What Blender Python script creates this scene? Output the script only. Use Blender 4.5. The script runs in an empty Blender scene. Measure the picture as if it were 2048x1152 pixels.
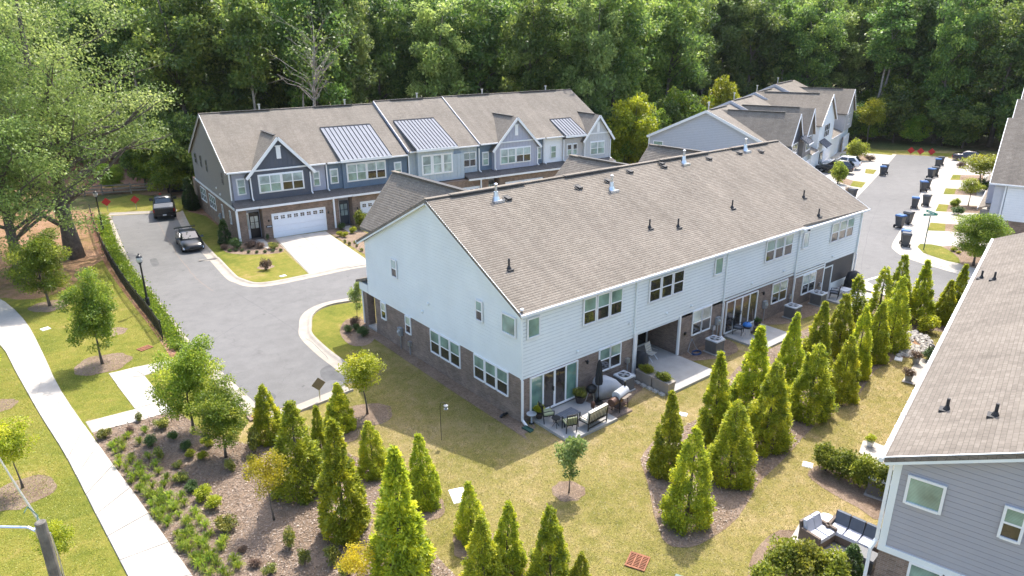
import bpy, math, random
import numpy as np
from mathutils import Vector, Matrix, Euler

random.seed(7)
RNG = np.random.default_rng(11)
SC = bpy.context.scene
COL = SC.collection

# ------------------------------------------------------------------ camera
F_PX, PITCH, YAW, ROLL = 1397.2366, 0.3452288, 0.8958404, -0.0068983
CAM = np.array([-18.705336, -22.717182, 17.520526])
_d = np.array([math.cos(PITCH)*math.cos(YAW), math.cos(PITCH)*math.sin(YAW), -math.sin(PITCH)])
_r = np.array([math.sin(YAW), -math.cos(YAW), 0.0])
_u = np.cross(_r, _d)
_r2 = _r*math.cos(ROLL)+_u*math.sin(ROLL)
_u2 = -_r*math.sin(ROLL)+_u*math.cos(ROLL)
cam_data = bpy.data.cameras.new("camera")
cam_data.sensor_width = 36.0
cam_data.lens = 36.0*F_PX/2048.0
cam_data.clip_start = 0.5
cam_data.clip_end = 3000.0
cam = bpy.data.objects.new("camera", cam_data)
M = Matrix((( _r2[0], _u2[0], -_d[0], CAM[0]), (_r2[1], _u2[1], -_d[1], CAM[1]), (_r2[2], _u2[2], -_d[2], CAM[2]), (0, 0, 0, 1)))
cam.matrix_world = M
COL.objects.link(cam)
SC.camera = cam

# ------------------------------------------------------------------ light
SUN_TO = Vector((3.04, 1.95, 5.75)).normalized()      # towards the sun
world = bpy.data.worlds.new("World")
SC.world = world
world.use_nodes = True
wn = world.node_tree.nodes
bg = wn["Background"]
sky = wn.new("ShaderNodeTexSky")
sky.sky_type = 'NISHITA'
sky.sun_disc = False
sky.sun_elevation = math.asin(SUN_TO.z)
sky.sun_rotation = math.atan2(SUN_TO.x, SUN_TO.y)
sky.air_density = 1.0
sky.dust_density = 3.0
sky.ozone_density = 1.0
world.node_tree.links.new(sky.outputs[0], bg.inputs[0])
bg.inputs[1].default_value = 0.15
sun_l = bpy.data.lights.new("sun", 'SUN')
sun_l.energy = 2.2
sun_l.angle = math.radians(0.53)
sun_l.color = (1.0, 0.95, 0.87)
sun_o = bpy.data.objects.new("sun", sun_l)
sun_o.rotation_euler = (-SUN_TO).to_track_quat('-Z', 'Y').to_euler()
sun_o.location = (0, 0, 60)
COL.objects.link(sun_o)
SC.view_settings.view_transform = 'Standard'
SC.view_settings.look = 'None'
SC.view_settings.gamma = 1.0
SC.view_settings.use_curve_mapping = False
SC.view_settings.exposure = 1.68
SC.render.engine = 'CYCLES'
SC.cycles.max_bounces = 10
SC.cycles.diffuse_bounces = 7
SC.cycles.transparent_max_bounces = 6

# ------------------------------------------------------------------ placing
def at(px, py, z=0.0):
    """point of the horizontal plane z seen at this place of the photograph"""
    dr = _r2*((px-1024)/F_PX) + _u2*(-(py-576)/F_PX) + _d
    t = (z-CAM[2])/dr[2]
    p = CAM+t*dr
    return Vector((p[0], p[1], p[2]))

def proj(p):
    q = np.array(p)-CAM
    return (1024+F_PX*(q@_r2)/(q@_d), 576-F_PX*(q@_u2)/(q@_d))

def hgt(b, top):
    lo, hi = 0.0, 60.0
    for _ in range(40):
        m = (lo+hi)/2
        if proj((b.x, b.y, m))[1] > top: lo = m
        else: hi = m
    return lo

def pxm(p):
    """metres per photograph pixel at p"""
    return float((np.array(p)-CAM)@_d)/F_PX

# ------------------------------------------------------------------ mesh builder
class MB:
    def __init__(s):
        s.v = []; s.f = []; s.m = []
    def vert(s, p):
        s.v.append((float(p[0]), float(p[1]), float(p[2]))); return len(s.v)-1
    def face(s, pts, mi=0):
        s.f.append([s.vert(p) for p in pts]); s.m.append(mi)
    def idx(s, ids, mi=0):
        s.f.append(list(ids)); s.m.append(mi)
    def hexa(s, b, t, mi=0):
        """bottom ring b (ccw from above), top ring t"""
        n = len(b)
        bi = [s.vert(p) for p in b]; ti = [s.vert(p) for p in t]
        s.idx(list(reversed(bi)), mi); s.idx(ti, mi)
        for i in range(n):
            j = (i+1) % n
            s.idx([bi[i], bi[j], ti[j], ti[i]], mi)
        return s
    def box(s, x0, y0, z0, x1, y1, z1, mi=0):
        x0, x1 = min(x0, x1), max(x0, x1); y0, y1 = min(y0, y1), max(y0, y1)
        b = [(x0,y0,z0),(x1,y0,z0),(x1,y1,z0),(x0,y1,z0)]
        t = [(x0,y0,z1),(x1,y0,z1),(x1,y1,z1),(x0,y1,z1)]
        return s.hexa(b, t, mi)
    def obox(s, P, U, N, u0, u1, n0, n1, z0, z1, mi=0):
        """box in a frame: along U, outward N, up Z"""
        P, U, N = Vector(P), Vector(U), Vector(N)
        c = [(u0,n0),(u1,n0),(u1,n1),(u0,n1)]
        if U.cross(N).z < 0: c = c[::-1]
        b = [P+U*a+N*n+Vector((0,0,z0)) for a, n in c]
        t = [P+U*a+N*n+Vector((0,0,z1)) for a, n in c]
        return s.hexa(b, t, mi)
    def bar(s, a, b, w, h=None, mi=0, up=(0,0,1)):
        a, b = Vector(a), Vector(b); h = w if h is None else h
        d = (b-a).normalized(); up = Vector(up)
        if abs(d.dot(up)) > 0.98: up = Vector((1,0,0))
        sx = d.cross(up).normalized()*(w/2); sy = sx.cross(d).normalized()*(h/2)
        ra = [a-sx-sy, a+sx-sy, a+sx+sy, a-sx+sy]; rb = [b-sx-sy, b+sx-sy, b+sx+sy, b-sx+sy]
        return s.hexa(ra, rb, mi)
    def tube(s, path, radii, n=8, mi=0, cap=True):
        path = [Vector(p) for p in path]
        if not hasattr(radii, '__len__'): radii = [radii]*len(path)
        rings = []
        prev = None
        for i, p in enumerate(path):
            d = (path[min(i+1, len(path)-1)]-path[max(i-1, 0)])
            d = d.normalized() if d.length > 1e-9 else Vector((0,0,1))
            if prev is None:
                a = Vector((1,0,0)) if abs(d.x) < 0.8 else Vector((0,1,0))
            else: a = prev
            sx = (a-d*a.dot(d)).normalized(); sy = d.cross(sx); prev = sx
            rings.append([s.vert(p+(sx*math.cos(2*math.pi*k/n)+sy*math.sin(2*math.pi*k/n))*radii[i]) for k in range(n)])
        for i in range(len(rings)-1):
            A, B = rings[i], rings[i+1]
            for k in range(n):
                s.idx([A[k], A[(k+1)%n], B[(k+1)%n], B[k]], mi)
        if cap:
            s.idx(list(reversed(rings[0])), mi); s.idx(rings[-1], mi)
        return s
    def lathe(s, prof, n=16, c=(0,0,0), mi=0):
        rings = []
        for r, z in prof:
            rings.append([s.vert((c[0]+r*math.cos(2*math.pi*k/n), c[1]+r*math.sin(2*math.pi*k/n), c[2]+z)) for k in range(n)])
        for i in range(len(rings)-1):
            A, B = rings[i], rings[i+1]
            for k in range(n):
                s.idx([A[k], A[(k+1)%n], B[(k+1)%n], B[k]], mi)
        s.idx(list(reversed(rings[0])), mi); s.idx(rings[-1], mi)
        return s
    def prism(s, poly, vec, mi=0):
        poly = [Vector(p) for p in poly]; vec = Vector(vec)
        n = Vector((0,0,0))
        for i in range(len(poly)): n += poly[i].cross(poly[(i+1)%len(poly)])
        if n.dot(vec) < 0: poly = poly[::-1]
        return s.hexa(poly, [p+vec for p in poly], mi)
    def mesh(s, name, mats, smooth=False):
        me = bpy.data.meshes.new(name)
        me.from_pydata(s.v, [], s.f)
        if not isinstance(mats, (list, tuple)): mats = [mats]
        for m in mats: me.materials.append(m)
        if len(mats) > 1: me.polygons.foreach_set('material_index', s.m)
        uv = me.uv_layers.new(name='UVMap')
        buf = np.zeros(len(me.loops)*2, np.float32)
        k = 0
        for p in me.polygons:
            n = p.normal
            if abs(n.z) > 0.95: t = Vector((1,0,0)); w = Vector((0,1,0))
            else:
                t = Vector((-n.y, n.x, 0)).normalized(); w = n.cross(t)
            for li in p.loop_indices:
                co = me.vertices[me.loops[li].vertex_index].co
                buf[2*li] = co.dot(t); buf[2*li+1] = co.dot(w)
        uv.data.foreach_set('uv', buf)
        if smooth: me.polygons.foreach_set('use_smooth', [True]*len(me.polygons))
        me.update()
        return me
    def build(s, name, mats, parent=None, smooth=False, **kw):
        return link(name, s.mesh(name, mats, smooth), parent, **kw)

def link(name, me, parent=None, loc=None, rot=None, label=None, cat=None, group=None, kind=None, scale=None):
    o = bpy.data.objects.new(name, me); COL.objects.link(o)
    if parent is not None: o.parent = parent
    if loc is not None: o.location = loc
    if rot is not None: o.rotation_euler = (0, 0, rot) if not hasattr(rot, '__len__') else rot
    if scale is not None: o.scale = scale if hasattr(scale, '__len__') else (scale,)*3
    tag(o, label, cat, group, kind)
    return o

def tag(o, label=None, cat=None, group=None, kind=None):
    if label: o['label'] = label
    if cat: o['category'] = cat
    if group: o['group'] = group
    if kind: o['kind'] = kind
    return o

def thing(name, label, cat, loc=(0,0,0), rot=0.0, group=None):
    o = bpy.data.objects.new(name, None); COL.objects.link(o)
    o.location = loc; o.rotation_euler = (0,0,rot); o.empty_display_size = 0.3
    return tag(o, label, cat, group)

def dup(root, loc, rot=None, label=None, group=None, scale=None):
    r = root.copy(); COL.objects.link(r); r.location = loc
    if rot is not None: r.rotation_euler = (0,0,rot)
    if scale is not None: r.scale = scale if hasattr(scale,'__len__') else (scale,)*3
    if label: r['label'] = label
    if group: r['group'] = group
    for ch in list(root.children):
        c = ch.copy(); COL.objects.link(c); c.parent = r
        for g in list(ch.children):
            d = g.copy(); COL.objects.link(d); d.parent = c
    return r

# ------------------------------------------------------------------ materials
def _new(name):
    m = bpy.data.materials.new(name); m.use_nodes = True
    nt = m.node_tree; b = nt.nodes['Principled BSDF']
    return m, nt, b

def rgb(c): return (c[0], c[1], c[2], 1.0)

def ramp(nt, fac, stops):
    r = nt.nodes.new('ShaderNodeValToRGB')
    cr = r.color_ramp
    while len(cr.elements) < len(stops): cr.elements.new(0.5)
    for e, (p, c) in zip(cr.elements, stops):
        e.position = p; e.color = rgb(c) if hasattr(c, '__len__') else (c,c,c,1)
    nt.links.new(fac, r.inputs[0]); return r.outputs[0]

def noise(nt, scale, detail=4, rough=0.6, vec=None, dim='3D'):
    n = nt.nodes.new('ShaderNodeTexNoise'); n.inputs['Scale'].default_value = scale
    n.inputs['Detail'].default_value = detail; n.inputs['Roughness'].default_value = rough
    if vec is None:
        g = nt.nodes.new('ShaderNodeNewGeometry'); vec = g.outputs['Position']
    nt.links.new(vec, n.inputs['Vector']); return n.outputs['Fac']

def mixc(nt, fac, a, b, mode='MIX'):
    n = nt.nodes.new('ShaderNodeMix'); n.data_type = 'RGBA'; n.blend_type = mode
    for s_, v in ((n.inputs[0], fac), (n.inputs[6], a), (n.inputs[7], b)):
        if isinstance(v, (int, float)): s_.default_value = v
        elif isinstance(v, (tuple, list)): s_.default_value = rgb(v)
        else: nt.links.new(v, s_)
    return n.outputs[2]

def bump(nt, b, h, strength=0.3, dist=0.02):
    n = nt.nodes.new('ShaderNodeBump'); n.inputs['Strength'].default_value = strength
    n.inputs['Distance'].default_value = dist
    nt.links.new(h, n.inputs['Height']); nt.links.new(n.outputs[0], b.inputs['Normal'])

def plain(name, c, rough=0.5, metal=0.0, var=0.12, nscale=3.0, spec=0.5, bmp=0.0, coat=0.0):
    m, nt, b = _new(name)
    tc = nt.nodes.new('ShaderNodeTexCoord')
    f = noise(nt, nscale, 5, 0.65, tc.outputs['Object'])
    lo = [x*(1-var) for x in c]; hi = [min(1, x*(1+var)) for x in c]
    nt.links.new(ramp(nt, f, [(0.3, lo), (0.7, hi)]), b.inputs['Base Color'])
    b.inputs['Roughness'].default_value = rough; b.inputs['Metallic'].default_value = metal
    b.inputs['Specular IOR Level'].default_value = spec
    b.inputs['Coat Weight'].default_value = coat
    if bmp:
        f2 = noise(nt, nscale*12, 3, 0.7, tc.outputs['Object']); bump(nt, b, f2, bmp, 0.01)
    return m

def brick_mat(name, c1, c2, mortar, bw=0.21, bh=0.068, var=0.35):
    m, nt, b = _new(name)
    uv = nt.nodes.new('ShaderNodeUVMap')
    t = nt.nodes.new('ShaderNodeTexBrick')
    t.inputs['Scale'].default_value = 1.0
    t.inputs['Brick Width'].default_value = bw; t.inputs['Row Height'].default_value = bh
    t.inputs['Mortar Size'].default_value = 0.006
    t.inputs['Color1'].default_value = rgb(c1); t.inputs['Color2'].default_value = rgb(c2)
    t.inputs['Mortar'].default_value = rgb(mortar); t.inputs['Bias'].default_value = 0.0
    nt.links.new(uv.outputs[0], t.inputs['Vector'])
    f = noise(nt, 1.3, 5, 0.7)
    k = ramp(nt, f, [(0.25, 1-var), (0.75, 1+var)])
    c = mixc(nt, 1.0, t.outputs['Color'], k, 'MULTIPLY')
    nt.links.new(c, b.inputs['Base Color'])
    b.inputs['Roughness'].default_value = 0.9
    bump(nt, b, t.outputs['Fac'], 0.35, -0.008)
    return m

def shingle_mat(name, c1, c2, w=0.30, h=0.145):
    m, nt, b = _new(name)
    uv = nt.nodes.new('ShaderNodeUVMap')
    t = nt.nodes.new('ShaderNodeTexBrick')
    t.inputs['Scale'].default_value = 1.0
    t.inputs['Brick Width'].default_value = w; t.inputs['Row Height'].default_value = h
    t.inputs['Mortar Size'].default_value = 0.008; t.inputs['Mortar Smooth'].default_value = 0.3
    t.offset = 0.37; t.offset_frequency = 2; t.squash = 0.7; t.squash_frequency = 3
    t.inputs['Color1'].default_value = rgb(c1); t.inputs['Color2'].default_value = rgb(c2)
    t.inputs['Mortar'].default_value = rgb([x*0.66 for x in c1])
    nt.links.new(uv.outputs[0], t.inputs['Vector'])
    f = noise(nt, 0.35, 4, 0.6)
    k = ramp(nt, f, [(0.3, 0.9), (0.7, 1.1)])
    c = mixc(nt, 1.0, t.outputs['Color'], k, 'MULTIPLY')
    f2 = noise(nt, 9.0, 3, 0.7)
    c = mixc(nt, 1.0, c, ramp(nt, f2, [(0.3, 0.90), (0.7, 1.10)]), 'MULTIPLY')
    mp = nt.nodes.new('ShaderNodeMapping'); mp.inputs['Scale'].default_value = (1.6, 0.09, 1)
    nt.links.new(uv.outputs[0], mp.inputs['Vector'])
    f4 = noise(nt, 1.0, 4, 0.6, mp.outputs[0])
    c = mixc(nt, 1.0, c, ramp(nt, f4, [(0.35, 0.90), (0.65, 1.07)]), 'MULTIPLY')
    nt.links.new(c, b.inputs['Base Color']); b.inputs['Roughness'].default_value = 0.95
    b.inputs['Specular IOR Level'].default_value = 0.2
    f3 = noise(nt, 60.0, 2, 0.7); bump(nt, b, f3, 0.35, 0.006)
    return m

def leaf_mat(name, dark, mid, light, trans=0.35, hue_var=0.06):
    m, nt, b = _new(name)
    a = nt.nodes.new('ShaderNodeAttribute'); a.attribute_name = 'tone'
    col = ramp(nt, a.outputs['Fac'], [(0.0, dark), (0.5, mid), (1.0, light)])
    oi = nt.nodes.new('ShaderNodeObjectInfo')
    hs = nt.nodes.new('ShaderNodeHueSaturation')
    mr = nt.nodes.new('ShaderNodeMapRange'); mr.inputs[3].default_value = 0.5-hue_var/2; mr.inputs[4].default_value = 0.5+hue_var/2
    nt.links.new(oi.outputs['Random'], mr.inputs[0]); nt.links.new(mr.outputs[0], hs.inputs['Hue'])
    mul = nt.nodes.new('ShaderNodeMath'); mul.operation = 'MULTIPLY'; mul.inputs[1].default_value = 7.31
    fr = nt.nodes.new('ShaderNodeMath'); fr.operation = 'FRACT'
    mv = nt.nodes.new('ShaderNodeMapRange'); mv.inputs[3].default_value = 0.72; mv.inputs[4].default_value = 1.28
    nt.links.new(oi.outputs['Random'], mul.inputs[0]); nt.links.new(mul.outputs[0], fr.inputs[0])
    nt.links.new(fr.outputs[0], mv.inputs[0]); nt.links.new(mv.outputs[0], hs.inputs['Value'])
    nt.links.new(col, hs.inputs['Color'])
    nt.links.new(hs.outputs[0], b.inputs['Base Color'])
    b.inputs['Roughness'].default_value = 0.48; b.inputs['Specular IOR Level'].default_value = 0.55
    tr = nt.nodes.new('ShaderNodeBsdfTranslucent'); nt.links.new(hs.outputs[0], tr.inputs['Color'])
    mx = nt.nodes.new('ShaderNodeMixShader'); mx.inputs[0].default_value = trans
    nt.links.new(b.outputs[0], mx.inputs[1]); nt.links.new(tr.outputs[0], mx.inputs[2])
    nt.links.new(mx.outputs[0], nt.nodes['Material Output'].inputs[0])
    return m

def ground_mat(name, stops, s1=0.18, s2=2.5, s3=40.0, bmp=0.6, rough=0.95):
    """patchy ground: large patches, medium clumps and fine grain of its own colour"""
    m, nt, b = _new(name)
    f1 = noise(nt, s1, 5, 0.62); f2 = noise(nt, s2, 4, 0.65); f3 = noise(nt, s3, 3, 0.75)
    ma = nt.nodes.new('ShaderNodeMath'); ma.operation = 'MULTIPLY_ADD'; ma.inputs[1].default_value = 0.40
    nt.links.new(f2, ma.inputs[0])
    ms = nt.nodes.new('ShaderNodeMath'); ms.operation = 'MULTIPLY'; ms.inputs[1].default_value = 0.60
    nt.links.new(f1, ms.inputs[0]); nt.links.new(ms.outputs[0], ma.inputs[2])
    c = ramp(nt, ma.outputs[0], stops)
    c = mixc(nt, 1.0, c, ramp(nt, f3, [(0.25, 0.55), (0.75, 1.45)]), 'MULTIPLY')
    f5 = noise(nt, 11.0, 3, 0.7)
    c = mixc(nt, 1.0, c, ramp(nt, f5, [(0.3, 0.80), (0.7, 1.20)]), 'MULTIPLY')
    nt.links.new(c, b.inputs['Base Color']); b.inputs['Roughness'].default_value = rough
    b.inputs['Specular IOR Level'].default_value = 0.15
    bump(nt, b, f3, bmp, 0.05)
    return m

MAT = {}
MAT['lawn'] = ground_mat('lawn_grass', [(0.36, (0.117,0.115,0.023)), (0.45, (0.180,0.158,0.043)), (0.54, (0.239,0.191,0.074)), (0.64, (0.315,0.239,0.126))], 0.20, 1.9, 22.0)
MAT['lush'] = ground_mat('lush_grass', [(0.36, (0.089,0.109,0.014)), (0.47, (0.139,0.145,0.022)), (0.57, (0.189,0.171,0.034)), (0.67, (0.273,0.199,0.080))], 0.22, 1.8, 26.0)
MAT['mulch'] = ground_mat('mulch', [(0.36, (0.155,0.107,0.072)), (0.5, (0.228,0.166,0.119)), (0.64, (0.287,0.213,0.160))], 0.5, 5.0, 30.0, 1.0)
MAT['straw'] = ground_mat('pine_straw', [(0.36, (0.144,0.069,0.039)), (0.5, (0.230,0.121,0.075)), (0.64, (0.310,0.190,0.127))], 0.4, 4.0, 25.0, 1.0)
MAT['forest_floor'] = ground_mat('forest_floor', [(0.42, (0.055,0.07,0.02)), (0.52, (0.085,0.085,0.03)), (0.66, (0.24,0.14,0.09))], 0.09, 1.2, 12.0, 0.8)
MAT['bare'] = ground_mat('bare_soil', [(0.38, (0.160,0.120,0.040)), (0.5, (0.240,0.142,0.080)), (0.62, (0.310,0.189,0.120))], 0.25, 1.8, 20.0, 0.8)
MAT['brick'] = brick_mat('brown_brick', (0.150,0.105,0.080), (0.235,0.170,0.135), (0.27,0.235,0.205))
MAT['brick_b'] = brick_mat('tan_brick', (0.165,0.105,0.072), (0.25,0.165,0.115), (0.27,0.23,0.19))
MAT['shingle'] = shingle_mat('weathered_shingle', (0.187,0.160,0.130), (0.227,0.198,0.162))
MAT['shingle_d'] = shingle_mat('light_weathered_shingle', (0.156,0.135,0.112), (0.196,0.171,0.143))
MAT['shingle_b'] = shingle_mat('tan_shingle', (0.190,0.166,0.138), (0.232,0.205,0.171), 0.33, 0.16)
MAT['shingle_pent'] = shingle_mat('dark_shingle', (0.125,0.112,0.102), (0.165,0.148,0.136))
MAT['siding'] = plain('white_siding', (0.733,0.765,0.758), 0.45, var=0.055, nscale=0.45)
MAT['lap_shade'] = plain('lap_shade_backing', (0.60,0.635,0.64), 0.8)  # backing darker than the boards, its tone stands in for lap shadow
MAT['lap_shade_d'] = plain('grey_lap_shade_backing', (0.15,0.15,0.16), 0.8)  # dark tone painted in for the shadow lines between grey boards
MAT['siding_d'] = plain('grey_siding', (0.35,0.345,0.375), 0.5, var=0.04, nscale=0.7)
MAT['siding_c'] = plain('lavender_grey_siding', (0.47,0.475,0.51), 0.5, var=0.04)
MAT['siding_taupe'] = plain('taupe_siding', (0.235,0.225,0.215), 0.55, var=0.05)
MAT['navy'] = plain('charcoal_blue_batten', (0.070,0.080,0.105), 0.5, var=0.06)
MAT['slate'] = plain('slate_blue_batten', (0.115,0.165,0.225), 0.5, var=0.06)
MAT['pale_batten'] = plain('pale_blue_grey_batten', (0.40,0.455,0.49), 0.5, var=0.05)
MAT['lavender'] = plain('pale_lavender_siding', (0.37,0.38,0.45), 0.5, var=0.05)
MAT['tan_batten'] = plain('greige_batten', (0.46,0.44,0.43), 0.5, var=0.05)
MAT['cream'] = plain('cream_grey_batten', (0.50,0.50,0.50), 0.5, var=0.05)
MAT['white'] = plain('white_trim', (0.757,0.758,0.753), 0.4, var=0.03)
MAT['door_white'] = plain('white_garage_door', (0.74,0.76,0.80), 0.4, var=0.02)
MAT['metal_roof'] = plain('standing_seam_metal', (0.200,0.212,0.240), 0.65, 0.0, var=0.06, nscale=1.2, spec=0.12)
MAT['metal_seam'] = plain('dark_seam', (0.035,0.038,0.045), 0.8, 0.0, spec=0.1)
MAT['black_metal'] = plain('black_metal', (0.018,0.019,0.021), 0.4, 0.3)
MAT['black_soft'] = plain('black_fabric', (0.020,0.021,0.023), 0.85)
MAT['zinc'] = plain('galvanized_steel', (0.62,0.64,0.67), 0.3, 0.85, var=0.1)
MAT['dark_trim'] = plain('dark_vent', (0.028,0.027,0.027), 0.7)
MAT['concrete'] = plain('pale_concrete', (0.370,0.340,0.297), 0.9, var=0.14, nscale=0.9, bmp=0.25)
MAT['curb'] = plain('kerb_concrete', (0.318,0.280,0.232), 0.9, var=0.15, nscale=1.6, bmp=0.3)
MAT['patio'] = plain('patio_concrete', (0.344,0.331,0.310), 0.9, var=0.12, nscale=1.3, bmp=0.25)
MAT['wood'] = plain('weathered_wood', (0.20,0.165,0.13), 0.9, var=0.3, nscale=6, bmp=0.5)
MAT['pole_wood'] = plain('utility_pole_wood', (0.15,0.135,0.115), 0.9, var=0.35, nscale=5, bmp=0.8)
MAT['bark'] = plain('grey_bark', (0.115,0.095,0.078), 0.95, var=0.4, nscale=4, bmp=0.9)
MAT['bark_pale'] = plain('pale_bark', (0.30,0.26,0.22), 0.95, var=0.35, nscale=3, bmp=0.8)
MAT['stone'] = plain('river_stone', (0.47,0.44,0.40), 0.8, var=0.35, nscale=2.0)
MAT['red'] = plain('red_sign_face', (0.440,0.016,0.018), 0.4)
MAT['sign_back'] = plain('bare_sign_back', (0.24,0.19,0.13), 0.5, 0.3)
MAT['green_sign'] = plain('green_sign_face', (0.02,0.24,0.17), 0.4)
MAT['rust'] = plain('rusty_grate', (0.225,0.090,0.045), 0.85, var=0.35, nscale=8)
MAT['bin'] = plain('charcoal_bin_plastic', (0.060,0.064,0.070), 0.5)
MAT['bin_lid_blue'] = plain('blue_bin_lid', (0.04,0.13,0.32), 0.45)
MAT['bin_lid_grey'] = plain('grey_bin_lid', (0.07,0.073,0.078), 0.45)
MAT['car_black'] = plain('black_car_paint', (0.005,0.0055,0.007), 0.30, 0.0, var=0.1, coat=0.25)
MAT['car_white'] = plain('white_car_paint', (0.72,0.73,0.74), 0.25, 0.0, var=0.02, coat=1.0)
MAT['car_dark'] = plain('dark_plum_car_paint', (0.020,0.013,0.017), 0.22, 0.1, var=0.1, coat=1.0)
MAT['car_grey'] = plain('dark_grey_car_paint', (0.022,0.024,0.027), 0.22, 0.2, var=0.1, coat=1.0)
MAT['tyre'] = plain('tyre_rubber', (0.012,0.012,0.012), 0.9)
MAT['rim'] = plain('alloy_rim', (0.30,0.31,0.33), 0.3, 0.8)
MAT['rim_dark'] = plain('dark_rim', (0.03,0.03,0.033), 0.3, 0.8)
MAT['lamp_red'] = plain('red_lens', (0.35,0.012,0.012), 0.2, coat=1.0)
MAT['lamp_clear'] = plain('clear_lens', (0.55,0.57,0.6), 0.12, 0.4, coat=1.0)
MAT['tonneau'] = plain('tonneau_cover', (0.26,0.27,0.30), 0.35, 0.3, coat=0.4)
MAT['plate'] = plain('number_plate', (0.62,0.64,0.68), 0.5)
MAT['cushion_grey'] = plain('slate_grey_cushion', (0.10,0.115,0.14), 0.9, var=0.12, bmp=0.3)
MAT['cushion_pale'] = plain('pale_grey_cushion', (0.50,0.52,0.58), 0.9, var=0.08, bmp=0.3)
MAT['cushion_cream'] = plain('cream_cushion', (0.62,0.58,0.50), 0.9, var=0.08, bmp=0.3)
MAT['cushion_green'] = plain('sage_cushion', (0.30,0.33,0.20), 0.9, var=0.1)
MAT['wicker'] = plain('brown_wicker', (0.13,0.10,0.08), 0.85, var=0.25, nscale=20)
MAT['tarp'] = plain('grey_grill_cover', (0.40,0.41,0.43), 0.75, var=0.1, bmp=0.3)
MAT['ac'] = plain('condenser_cabinet', (0.16,0.15,0.145), 0.6, 0.2)
MAT['ac_top'] = plain('condenser_top', (0.50,0.53,0.56), 0.5, 0.2)
MAT['terracotta'] = plain('dark_planter', (0.05,0.04,0.037), 0.7)
MAT['planter'] = plain('taupe_planter', (0.30,0.26,0.225), 0.85, var=0.1)
MAT['blue_plastic'] = plain('blue_grill_lid', (0.01,0.13,0.42), 0.35)
MAT['brown_metal'] = plain('brown_smoker_steel', (0.10,0.055,0.04), 0.5, 0.4)
MAT['green_plastic'] = plain('green_plastic', (0.025,0.075,0.055), 0.5)
MAT['screen'] = plain('insect_screen', (0.085,0.075,0.068), 0.8, var=0.08)
MAT['hose'] = plain('blue_hose', (0.02,0.05,0.14), 0.6)
MAT['copper'] = plain('copper_flashing', (0.10,0.05,0.035), 0.5, 0.4)
MAT['grey_box'] = plain('grey_utility_box', (0.28,0.29,0.30), 0.6, 0.2)
MAT['door_black'] = plain('black_front_door', (0.015,0.014,0.015), 0.35)
MAT['door_grey'] = plain('slate_front_door', (0.07,0.08,0.095), 0.4)
MAT['litter_bed'] = plain('brown_paver', (0.21,0.155,0.12), 0.9, var=0.2)

def glass_mat(name, c, rough=0.04, stripes=0.0, tint=None):
    m, nt, b = _new(name)
    tc = nt.nodes.new('ShaderNodeTexCoord')
    f = noise(nt, 1.1, 3, 0.5, tc.outputs['Object'])
    col = ramp(nt, f, [(0.35, [x*0.65 for x in c]), (0.65, [x*1.35 for x in c])])
    if stripes:
        w = nt.nodes.new('ShaderNodeTexWave'); w.wave_type = 'BANDS'; w.bands_direction = 'Z'
        w.inputs['Scale'].default_value = stripes
        nt.links.new(tc.outputs['Object'], w.inputs['Vector'])
        col = mixc(nt, 1.0, col, ramp(nt, w.outputs['Fac'], [(0.0, 0.72), (0.6, 1.1)]), 'MULTIPLY')
    nt.links.new(col, b.inputs['Base Color'])
    b.inputs['Roughness'].default_value = rough; b.inputs['Specular IOR Level'].default_value = 0.8
    b.inputs['Coat Weight'].default_value = 0.6; b.inputs['Coat Roughness'].default_value = 0.02
    return m
MAT['glass'] = glass_mat('dark_window_glass', (0.030,0.028,0.028))
MAT['glass_blind'] = glass_mat('window_glass_over_blind', (0.20,0.30,0.25), 0.12, 7.0)
MAT['glass_pale'] = glass_mat('window_glass_over_pale_blind', (0.36,0.44,0.42), 0.12, 7.0)
MAT['glass_curtain'] = glass_mat('door_glass_over_curtain', (0.13,0.23,0.19), 0.08)
MAT['glass_warm'] = glass_mat('door_glass_over_room', (0.05,0.042,0.038), 0.06)
MAT['glass_car'] = glass_mat('car_glass', (0.012,0.016,0.02), 0.03)
MAT['lamp_glass'] = glass_mat('lantern_glass', (0.42,0.43,0.42), 0.08)

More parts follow.
